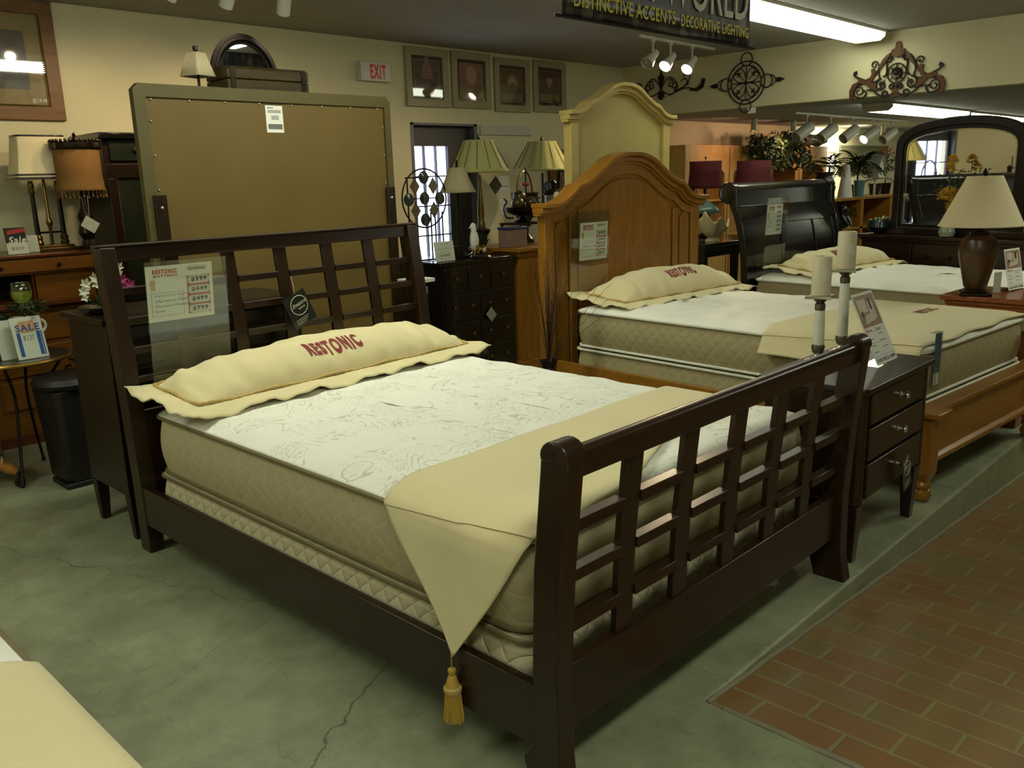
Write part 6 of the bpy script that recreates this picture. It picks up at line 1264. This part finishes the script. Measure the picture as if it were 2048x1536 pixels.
# ================================================================ ROOM BEYOND THE HEADER AND MIRROR VIEW
# yellow flowers in a glass vase by the mirror
fv = thing('flower_vase', 'frosted glass vase of yellow and orange flowers in front of the dresser mirror', 'vase', loc_dr(0.07, 0.02)+(0.90,))
obj('vase', MB().lathe([(0.03, 0), (0.055, 0.01), (0.065, 0.045), (0.05, 0.085), (0.04, 0.10)], 24, caps=False), simple('frosted_glass', rgb(160, 172, 140), 0.3, Transmission_Weight=0.4), fv, solid=0.003)
yp = simple('yellow_petal', rgb(214, 168, 30), 0.7, var=0.15, sc=40); op = simple('orange_petal', rgb(196, 96, 30), 0.7, var=0.15, sc=40)
random.seed(31)
for i, (x, y, z, r, mt) in enumerate(((0.06, -0.03, 0.24, 0.062, yp), (-0.04, -0.05, 0.26, 0.06, yp), (0.05, 0.02, 0.34, 0.062, yp), (-0.06, 0.02, 0.34, 0.055, yp), (0.09, -0.02, 0.16, 0.055, op), (0.02, -0.06, 0.15, 0.05, op), (-0.07, -0.04, 0.17, 0.05, op), (0.0, 0.0, 0.62, 0.045, yp), (-0.05, 0.0, 0.56, 0.04, yp))):
    obj('flower_stem', MB().tube(cat([(0, 0, 0.02), (x*0.3, y*0.3, z*0.6), (x, y, z)], 4), 0.003, 5), leaf_dk, fv); m = MB()
    for k in range(80):
        a = random.uniform(0, 2*pi); e = random.uniform(-0.6, 1.5); d = (cos(a)*cos(e), sin(a)*cos(e), sin(e)); m.leaf((x+d[0]*r*0.4, y+d[1]*r*0.4, z+d[2]*r*0.4), d, (0, 0, 1), r*0.85, r*0.5)
    obj('blossom', m, mt, fv, fixn=False)
foliage('leaves', fv, (0, 0, 0.38), 60, 0.16, 0.06, 0.022, leaf_m, 33, 0.3, 1.2)
# bookcase seen in the mirror
bkc = thing('bookcase', 'pinkish wood bookcase with arched top reflected in the dresser mirror', 'bookcase', (5.62, 4.66, 0)); pk = wood('rosy_oak', rgb(146, 104, 78), rgb(176, 132, 100), 0.45, 2)
obj('back_panel', MB().box(0.02, 0.28, 0.05, 0.88, 0.30, 1.72), pk, bkc); obj('side_panel', MB().box(0, 0, 0, 0.05, 0.30, 1.72), pk, bkc); obj('side_panel', MB().box(0.85, 0, 0, 0.90, 0.30, 1.72), pk, bkc)
obj('cornice', MB().box(-0.04, -0.03, 1.72, 0.94, 0.32, 1.76), pk, bkc, bevel=0.005)
for z in (0.05, 0.45, 0.82, 1.18): obj('shelf', MB().box(0.05, 0.0, z, 0.85, 0.28, z+0.025), pk, bkc)
obj('arched_rail', MB().prism([(0.05, 1.72), (0.05, 1.50)]+[(0.45-0.38*cos(pi*k/14), 1.50+0.13*sin(pi*k/14)) for k in range(15)]+[(0.85, 1.50), (0.85, 1.72)], 1, 0, 0.02), pk, bkc)
random.seed(9); bcols = [rgb(70, 44, 30), rgb(92, 84, 60), rgb(50, 54, 46), rgb(120, 96, 64), rgb(84, 34, 28), rgb(140, 128, 96)]
names_ = ['brown', 'olive', 'dark green', 'tan', 'maroon', 'cream']
x = 5.69
for k in range(12):
    w_ = random.uniform(0.03, 0.05); h_ = random.uniform(0.21, 0.26); c = k % 6
    o = obj('book', MB().box(0, 0, 0, w_, 0.16, h_), simple('book_'+names_[c].replace(' ', '_'), bcols[c], 0.5), bevel=0.002)
    tag(o, '%s book on the top shelf of the bookcase, %s' % (names_[c], 'left half' if k < 6 else 'right half'), 'book', 'books on the top shelf of the bookcase', loc=(x, 4.70, 1.206)); obj('pages', MB().box(0.003, 0.003, h_-0.0005, w_-0.003, 0.158, h_+0.0005), pale_ink, o); x += w_+0.006+(0.05 if k == 5 else 0)
# table with red lamps, shell bowl
def table(label, x0, y0, x1, y1, h, mat=None, name='table'):
    t = thing(name, label, 'table', (x0, y0, 0)); mat = mat or black_wood
    obj('top', MB().box(0, 0, h-0.03, x1-x0, y1-y0, h), mat, t, bevel=0.004)
    for x in (0.04, x1-x0-0.04):
        for y in (0.04, y1-y0-0.04): obj('leg', MB().taper(x, y, 0, h-0.03, 0.035, 0.035, 0.055, 0.055), mat, t)
    obj('apron', MB().box(0.05, 0.03, h-0.11, x1-x0-0.05, y1-y0-0.03, h-0.03), mat, t); return t
table('dark table behind the black sleigh headboard holding the two red lamps', 5.85, 2.62, 6.75, 3.80, 0.86)
redm = simple('red_shade', rgb(84, 8, 14), 0.8, var=0.08); 
def red_lamp(loc, r0, r1, z0, z1, label):
    t = thing('table_lamp', label, 'lamp', loc); lathe_shade([(r0, z0), (r0*0.95, z0+0.03), (r1*1.0, z0+(z1-z0)*0.55), (r1, z1)], redm, t, 40)
    obj('base', MB().lathe([(0.07, 0), (0.075, 0.015), (0.02, 0.04), (0.045, 0.12), (0.06, 0.20), (0.03, 0.30), (0.012, 0.36), (0.01, z1-0.03)], 24), bronze, t); obj('harp', MB().lathe([(0.003, z1-0.03), (0.003, z1+0.02), (0.012, z1+0.03), (0.003, z1+0.05)], 12), ant_brass, t); return t
red_lamp((6.30, 3.52, 0.861), 0.175, 0.155, 0.475, 0.735, 'left dark red lamp behind the pine and sleigh headboards')
red_lamp((6.18, 2.93, 0.861), 0.20, 0.155, 0.46, 0.72, 'right dark red lamp with flared shade above the sleigh headboard')
table('low dark table between the pine and sleigh beds holding the shell bowl', 4.68, 2.52, 5.25, 2.95, 0.93)
sh = thing('shell_bowl', 'cream ruffled shell bowl right of the pine headboard', 'bowl', (5.02, 2.66, 0.931)); shm = simple('shell_cream', rgb(216, 204, 156), 0.5)
obj('foot', MB().lathe([(0.06, 0), (0.05, 0.02), (0.025, 0.035)], 20), shm, sh)
obj('shell', MB().grid(lambda u, v: ((0.02+0.115*v**0.8*(1+0.22*abs(sin(u*2*pi*4))*v))*cos(u*2*pi)*1.15, (0.02+0.10*v**0.8)*sin(u*2*pi), 0.035+0.11*v**1.6+0.035*sin(u*2*pi*6)*v*v+0.07*v*v*max(0, -cos(u*2*pi))), 80, 14), shm, sh, solid=0.005)
gb = thing('glass_bottle', 'dark green glass jug behind the shell bowl', 'bottle', (4.98, 2.86, 0.931)); obj('body', MB().lathe([(0.05, 0), (0.075, 0.02), (0.08, 0.14), (0.04, 0.22), (0.025, 0.25), (0.03, 0.30), (0.03, 0.31)], 24), simple('green_jug', rgb(30, 44, 34), 0.15), gb); obj('handle', MB().tube(cat([(0.03, 0, 0.29), (0.09, 0, 0.27), (0.08, 0, 0.18)], 5), 0.007, 6), simple('green_jug', rgb(30, 44, 34), 0.15), gb)
gc = thing('lamp_globe', 'teal glass lamp shade beyond the red lamps', 'lamp', (5.65, 3.2, 0)); obj('pole', MB().lathe([(0.12, 0), (0.12, 0.02), (0.015, 0.04), (0.012, 1.15)], 20), bronze, gc); lathe_shade([(0.21, 1.13), (0.17, 1.18), (0.08, 1.25), (0.02, 1.27)], simple('teal_glass', rgb(86, 112, 104), 0.25, Transmission_Weight=0.2), gc)
# arched hutch units along the back wall
hp = wood('light_oak', rgb(176, 134, 70), rgb(204, 164, 96), 0.45, 2)
def hutch(x0, w, lab):
    t = thing('shelf_hutch', lab, 'cabinet', (x0, 4.62, 0)); zt = 1.79
    obj('carcass', MB().box(0, 0.33, 0, w, 0.36, zt).box(0, 0.02, 0, 0.04, 0.33, zt).box(w-0.04, 0.02, 0, w, 0.33, zt), hp, t); obj('top', MB().box(-0.01, 0, zt, w+0.01, 0.36, zt+0.025), hp, t, bevel=0.003)
    a0, a1 = 0.09, w-0.09; cx = w/2; hw = (a1-a0)/2
    for s_ in (0, 1):
        zz = 1.44 if s_ == 0 else 0.95; top = zt if s_ == 0 else 1.14
        poly = [(0, 1.16 if s_ == 0 else 0.70), (0, top), (w, top), (w, 1.16 if s_ == 0 else 0.70), (a1, 1.16 if s_ == 0 else 0.70), (a1, zz)]+[(cx+hw*cos(pi*k/14), zz+0.13*sin(pi*k/14)) for k in range(15)]+[(a0, zz), (a0, 1.16 if s_ == 0 else 0.70)]
        if s_ == 0: obj('arched_front', MB().prism(poly, 1, 0.0, 0.02), hp, t)
    for z in (0.70, 1.14): obj('shelf', MB().box(0.04, 0.02, z, w-0.04, 0.33, z+0.02), hp, t)
    obj('cupboard', MB().box(0.04, 0.0, 0.05, w-0.04, 0.33, 0.70), hp, t); return t
for x0, w, lb in ((7.65, 1.0, 'light wood hutch with an arched opening, first of four behind the red lamps'), (8.68, 1.0, 'light wood hutch with an arched opening, between the two red lamps'), (9.71, 0.86, 'orange-lit hutch with an arched opening, right of the flared red lamp'), (10.60, 0.88, 'rightmost orange-lit arched hutch, under the silver bag')): hutch(x0, w, lb)
# added spotlights that brighten the back wall above hutches and palms
for x, e_ in ((8.3, 12), (9.3, 18), (10.4, 16), (12.2, 200)):
    l = bpy.data.lights.new('added_wall_spot', 'SPOT'); l.energy = e_; l.color = (1.0, 0.58, 0.36) if x < 12 else (1.0, 0.95, 0.72); l.spot_size = radians(125); l.spot_blend = 0.8; l.shadow_soft_size = 0.04
    h = thing('track_spotlight', 'added spotlight brightening the back wall, %s' % {8.3: 'hidden behind the tall ivory headboard', 9.3: 'above the two red lamps', 10.4: 'behind the ivy', 12.2: 'washing the wall above the palms'}[x], 'spotlight', (x, 4.1, 2.118), 0, 'added spotlights brightening the back wall')
    obj('shade', MB().lathe([(0.03, -0.16), (0.035, -0.15), (0.035, -0.03), (0.01, -0.02), (0.01, 0.0)], 18), spot_white, h); lo = bpy.data.objects.new('added_wall_spot', l); COL.objects.link(lo); lo.parent = h; lo.location = (0, 0, -0.18); lo.rotation_euler = Vector((0, 0.8, -0.25)).to_track_quat('-Z', 'Y').to_euler()
iv = thing('ivy_basket', 'large trailing green ivy arrangement on top of the hutches behind the flared red lamp', 'plant', (9.62, 4.62, 1.816)); obj('basket', MB().lathe([(0.12, 0), (0.16, 0.02), (0.18, 0.14), (0.17, 0.14), (0.12, 0.03), (0.001, 0.02)], 24, caps=False, sx=1.8), simple('wicker', rgb(110, 84, 50), 0.8, bump=0.6, bs=60), iv)
random.seed(17); m = MB()
for i in range(1300):
    t_ = random.random(); a = random.uniform(0, 2*pi); r = random.random()**0.6; x = 0.72*r*cos(a); z = -0.06+0.20*r*sin(a)-0.18*max(0, (x-0.3)/0.5)+0.05*sin(x*9); y = -0.1+random.uniform(-0.26, 0.12)
    m.leaf((x, y, z), (random.uniform(-1, 1), -0.6, random.uniform(-1, 1)), (0, -1, 0), random.uniform(0.05, 0.085), 0.05)
obj('foliage', m, leaf_m, iv, fixn=False); obj('sprig', MB().tube([(-0.66, -0.1, 0.02), (-0.74, -0.12, 0.10), (-0.80, -0.12, 0.06)], 0.004, 5).leaf((-0.72, -0.14, 0.13), (-0.3, -0.3, 0.5), (0, -1, 0), 0.08, 0.06).leaf((-0.80, -0.14, 0.05), (-0.5, -0.3, 0.3), (0, -1, 0), 0.08, 0.06).leaf((-0.84, -0.14, -0.03), (-0.2, -0.3, -0.5), (0, -1, 0), 0.08, 0.06), leaf_dk, iv, fixn=False)
pb_ = thing('plastic_bag', 'crinkled silver plastic package on top of the rightmost hutch', 'plastic bag', (10.62, 4.70, 1.817)); random.seed(5); obj('wrapping', MB().grid(lambda u, v: (0.78*u, 0.10*cos(v*2*pi)+0.02*sin(u*29), 0.09+0.085*sin(v*2*pi)*(0.8+0.2*sin(u*17))+0.012*sin(u*41+v*13)), 50, 18), simple('crinkled_foil', rgb(190, 190, 184), 0.18, 0.7, var=0.4, sc=12), pb_)
hj = {}
for k, (x, z, lb, c) in enumerate(((8.05, 1.16, 'dark vase in the leftmost hutch arch', rgb(34, 26, 22)), (10.05, 1.16, 'small brass ornament in the third hutch arch', rgb(130, 98, 50)), (10.9, 1.16, 'small brass candlestick in the rightmost hutch arch', rgb(140, 104, 50)), (11.1, 1.16, 'small dark bird in the rightmost hutch arch', rgb(40, 26, 20)))):
    t = thing('ornament', lb, 'ornament', (x, 4.75, z)); obj('body', MB().lathe([(0.05, 0), (0.02, 0.03), (0.03, 0.07), (0.05, 0.10), (0.02, 0.15), (0.025, 0.18)], 16), simple('orn_tint_%s' % ['umber', 'brass', 'gold', 'dusk'][k], c, 0.35, 0.4), t)
# shelf rail with garden decor
rl = thing('display_shelf', 'pine display shelf with palms and birdhouse left of the dresser mirror', 'shelf', (9.9, 3.85, 0)); 
obj('top_board', MB().box(0, 0, 1.06, 3.2, 0.40, 1.10), pine, rl, bevel=0.004); obj('lower_board', MB().box(0, 0, 0.66, 3.2, 0.40, 0.69), pine, rl)
for x in (0.02, 1.05, 2.1, 3.1): obj('post', MB().box(x, 0, 0, x+0.09, 0.40, 1.06), pine_v, rl)
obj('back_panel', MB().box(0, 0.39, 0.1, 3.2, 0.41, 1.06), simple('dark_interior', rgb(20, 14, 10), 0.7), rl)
def palm(x, y, z, h, n, L, w, mat, lab, seed, pot=rgb(40, 34, 28), ph=0.16):
    t = thing('palm_plant', lab, 'plant', (x, y, z)); obj('pot', MB().lathe([(0.07, 0), (0.10, ph)], 20), simple('pot_%d' % int(pot[0]*1000), pot, 0.4), t); random.seed(seed)
    obj('trunk', MB().tube([(0, 0, ph), (0.01, 0, h)], 0.012, 6), stem_m, t); m = MB()
    for i in range(n):
        a = random.uniform(0, 2*pi); e = random.uniform(0.1, 1.2); p = Vector((0.01, 0, h)); d = Vector((cos(a)*cos(e), sin(a)*cos(e), sin(e)))
        for k in range(9):
            q = p+d*(L/9); d.z -= 0.16; d.normalize(); sd = d.cross(Vector((0, 0, 1))).normalized()
            for s_ in (-1, 1): m.leaf(q, d*0.6+sd*s_, (0, 0, 1), w*(1-0.06*k), w*0.16)
            p = q
    obj('fronds', m, mat, t, fixn=False); return t
palm(10.30, 4.05, 1.101, 0.42, 14, 0.32, 0.12, leaf_m, 'feathery light green palm on the display shelf, leftmost', 3)
palm(11.25, 4.05, 1.101, 0.44, 18, 0.34, 0.17, leaf_dk, 'dark green palm beside the birdhouse', 4)
palm(11.80, 4.02, 1.101, 0.20, 8, 0.30, 0.10, leaf_m, 'fine leaved green plant in front of the birdhouse post', 6)
tv = thing('floor_vase', 'tall tapering white vase on the display shelf', 'vase', (10.62, 3.95, 1.101)); obj('body', MB().lathe([(0.10, 0), (0.095, 0.05), (0.06, 0.30), (0.045, 0.42), (0.05, 0.44)], 28), white_cer, tv)
bv = thing('blue_pot', 'pale blue ribbed pot on the display shelf', 'pot', (11.08, 3.95, 1.101)); obj('body', MB().lathe([(0.06, 0), (0.075, 0.20), (0.08, 0.21), (0.08, 0.22)], 28, rf=lambda a, z: 1+0.03*cos(a*12)), simple('blue_glaze', rgb(86, 116, 124), 0.3), bv); foliage('foliage', bv, (0, 0, 0.30), 120, 0.14, 0.07, 0.03, leaf_dk, 41, 0.4, 1.0)
bh = thing('birdhouse', 'white wooden birdhouse with a pitched roof on a post', 'birdhouse', (11.55, 3.92, 1.101)); obj('post', MB().box(-0.012, -0.012, 0, 0.012, 0.012, 0.24), white_paint, bh)
obj('house', MB().prism([(-0.085, 0.26), (0.085, 0.26), (0.09, 0.42), (0, 0.52), (-0.09, 0.42)], 1, -0.08, 0.08), white_paint, bh); obj('roof', MB().prism([(-0.115, 0.40), (0, 0.525), (0.13, 0.385), (0.145, 0.40), (0, 0.555), (-0.13, 0.415)], 1, -0.10, 0.10), simple('grey_roof', rgb(150, 150, 140), 0.6), bh); obj('floor_board', MB().box(-0.12, -0.11, 0.245, 0.12, 0.11, 0.26), white_paint, bh)
obj('entry_hole', MB(Matrix.Translation((0.0, -0.0815, 0.37)) @ Matrix.Rotation(radians(90), 4, 'X')).lathe([(0.018, 0), (0.018, 0.001)], 14), black_ink, bh)
rfw = thing('flower_bunch', 'bunch of red flowers right of the birdhouse', 'flowers', (12.15, 4.0, 1.101)); obj('pot', MB().lathe([(0.07, 0), (0.09, 0.16)], 18), bronze, rfw); obj('flower_stem', MB().tube([(0, 0, 0.15), (0.0, 0, 0.55)], 0.01, 6), leaf_dk, rfw); foliage('leaves', rfw, (0, 0, 0.35), 120, 0.2, 0.09, 0.035, leaf_dk, 44, 0.3, 1.2); foliage('petals', rfw, (0, 0, 0.58), 46, 0.11, 0.05, 0.035, simple('red_petal', rgb(190, 60, 56), 0.6), 45, 0.3, 0.9)
dv = thing('dark_urn', 'dark carved urn at the left end of the display shelf', 'urn', (10.10, 4.02, 1.101)); obj('body', MB().lathe([(0.09, 0), (0.12, 0.04), (0.14, 0.20), (0.10, 0.30), (0.13, 0.34), (0.13, 0.35)], 28, rf=lambda a, z: 1+0.02*cos(a*14)), simple('charcoal_glaze', rgb(36, 30, 28), 0.3), dv)
be = thing('bear_figurine', 'small black bear figurine on the lower board of the display shelf', 'figurine', (10.47, 3.90, 0.691))
obj('body', MB().loops([[(x+r*cos(2*pi*k/16), r*0.9*sin(2*pi*k/16), z) for k in range(16)] for x, r, z in ((0, 0.001, 0.0), (0, 0.06, 0.005), (0, 0.075, 0.05), (0, 0.08, 0.10), (0, 0.065, 0.16), (0, 0.045, 0.195), (0, 0.055, 0.22), (0, 0.06, 0.25), (0, 0.05, 0.285), (0, 0.02, 0.305), (0, 0.001, 0.307))]).ball((-0.04, 0, 0.30), 0.02, 10).ball((0.04, 0, 0.30), 0.02, 10).ball((0, -0.055, 0.24), 0.025, 10), simple('black_resin', rgb(16, 15, 15), 0.3), be, ang=80)
for s_ in (-1, 1): obj('foreleg', MB().tube([(s_*0.06, -0.03, 0.15), (s_*0.07, -0.08, 0.08), (s_*0.05, -0.10, 0.03)], [0.026, 0.024, 0.02], 10), simple('black_resin', rgb(16, 15, 15), 0.3), be)
lp = thing('potted_greenery', 'small leafy plant beside the black bear figurine', 'plant', (10.72, 3.95, 0.691)); obj('pot', MB().lathe([(0.05, 0), (0.06, 0.10)], 18), white_cer, lp); foliage('foliage', lp, (0, 0, 0.17), 110, 0.13, 0.06, 0.025, leaf_dk, 47, 0.4, 0.9)
bw_ = thing('glass_bowl', 'wide dark teal bowl on the dresser left of the mirror', 'bowl', loc_dr(-0.67, 0.13)+(0.90,)); obj('bowl', MB().lathe([(0.05, 0), (0.09, 0.015), (0.125, 0.06), (0.118, 0.11), (0.10, 0.125), (0.092, 0.12), (0.11, 0.07), (0.08, 0.03), (0.001, 0.02)], 32, caps=False), simple('teal_dark_glaze', rgb(24, 40, 38), 0.15), bw_)
foliage('contents', bw_, (0, 0, 0.12), 26, 0.06, 0.04, 0.03, simple('pale_stone', rgb(150, 156, 130), 0.4), 50, 0.2, 0.3)
# wall things far right
p_ = picture('large plain grey-green panel on the far wall above the palms', 0, 0, 2.0, 0.48, 0.03, simple('grey_fr', rgb(120, 116, 90), 0.6), simple('khaki_panel', rgb(132, 126, 92), 0.7), simple('khaki_print', rgb(140, 134, 98), 0.7), 0.02); p_.location = (12.75, 5.0, 1.38)
p_ = picture('bright white framed panel on the wall behind the light green palm', 0, 0, 0.80, 0.42, 0.03, simple('grey_fr', rgb(120, 116, 90), 0.6), paper, paper, 0.02); p_.location = (11.78, 5.0, 1.34)
fixture(12.9, 15.3, 3.4, 2.118, 'fluorescent light deep in the low ceiling room, hidden by the mirror')
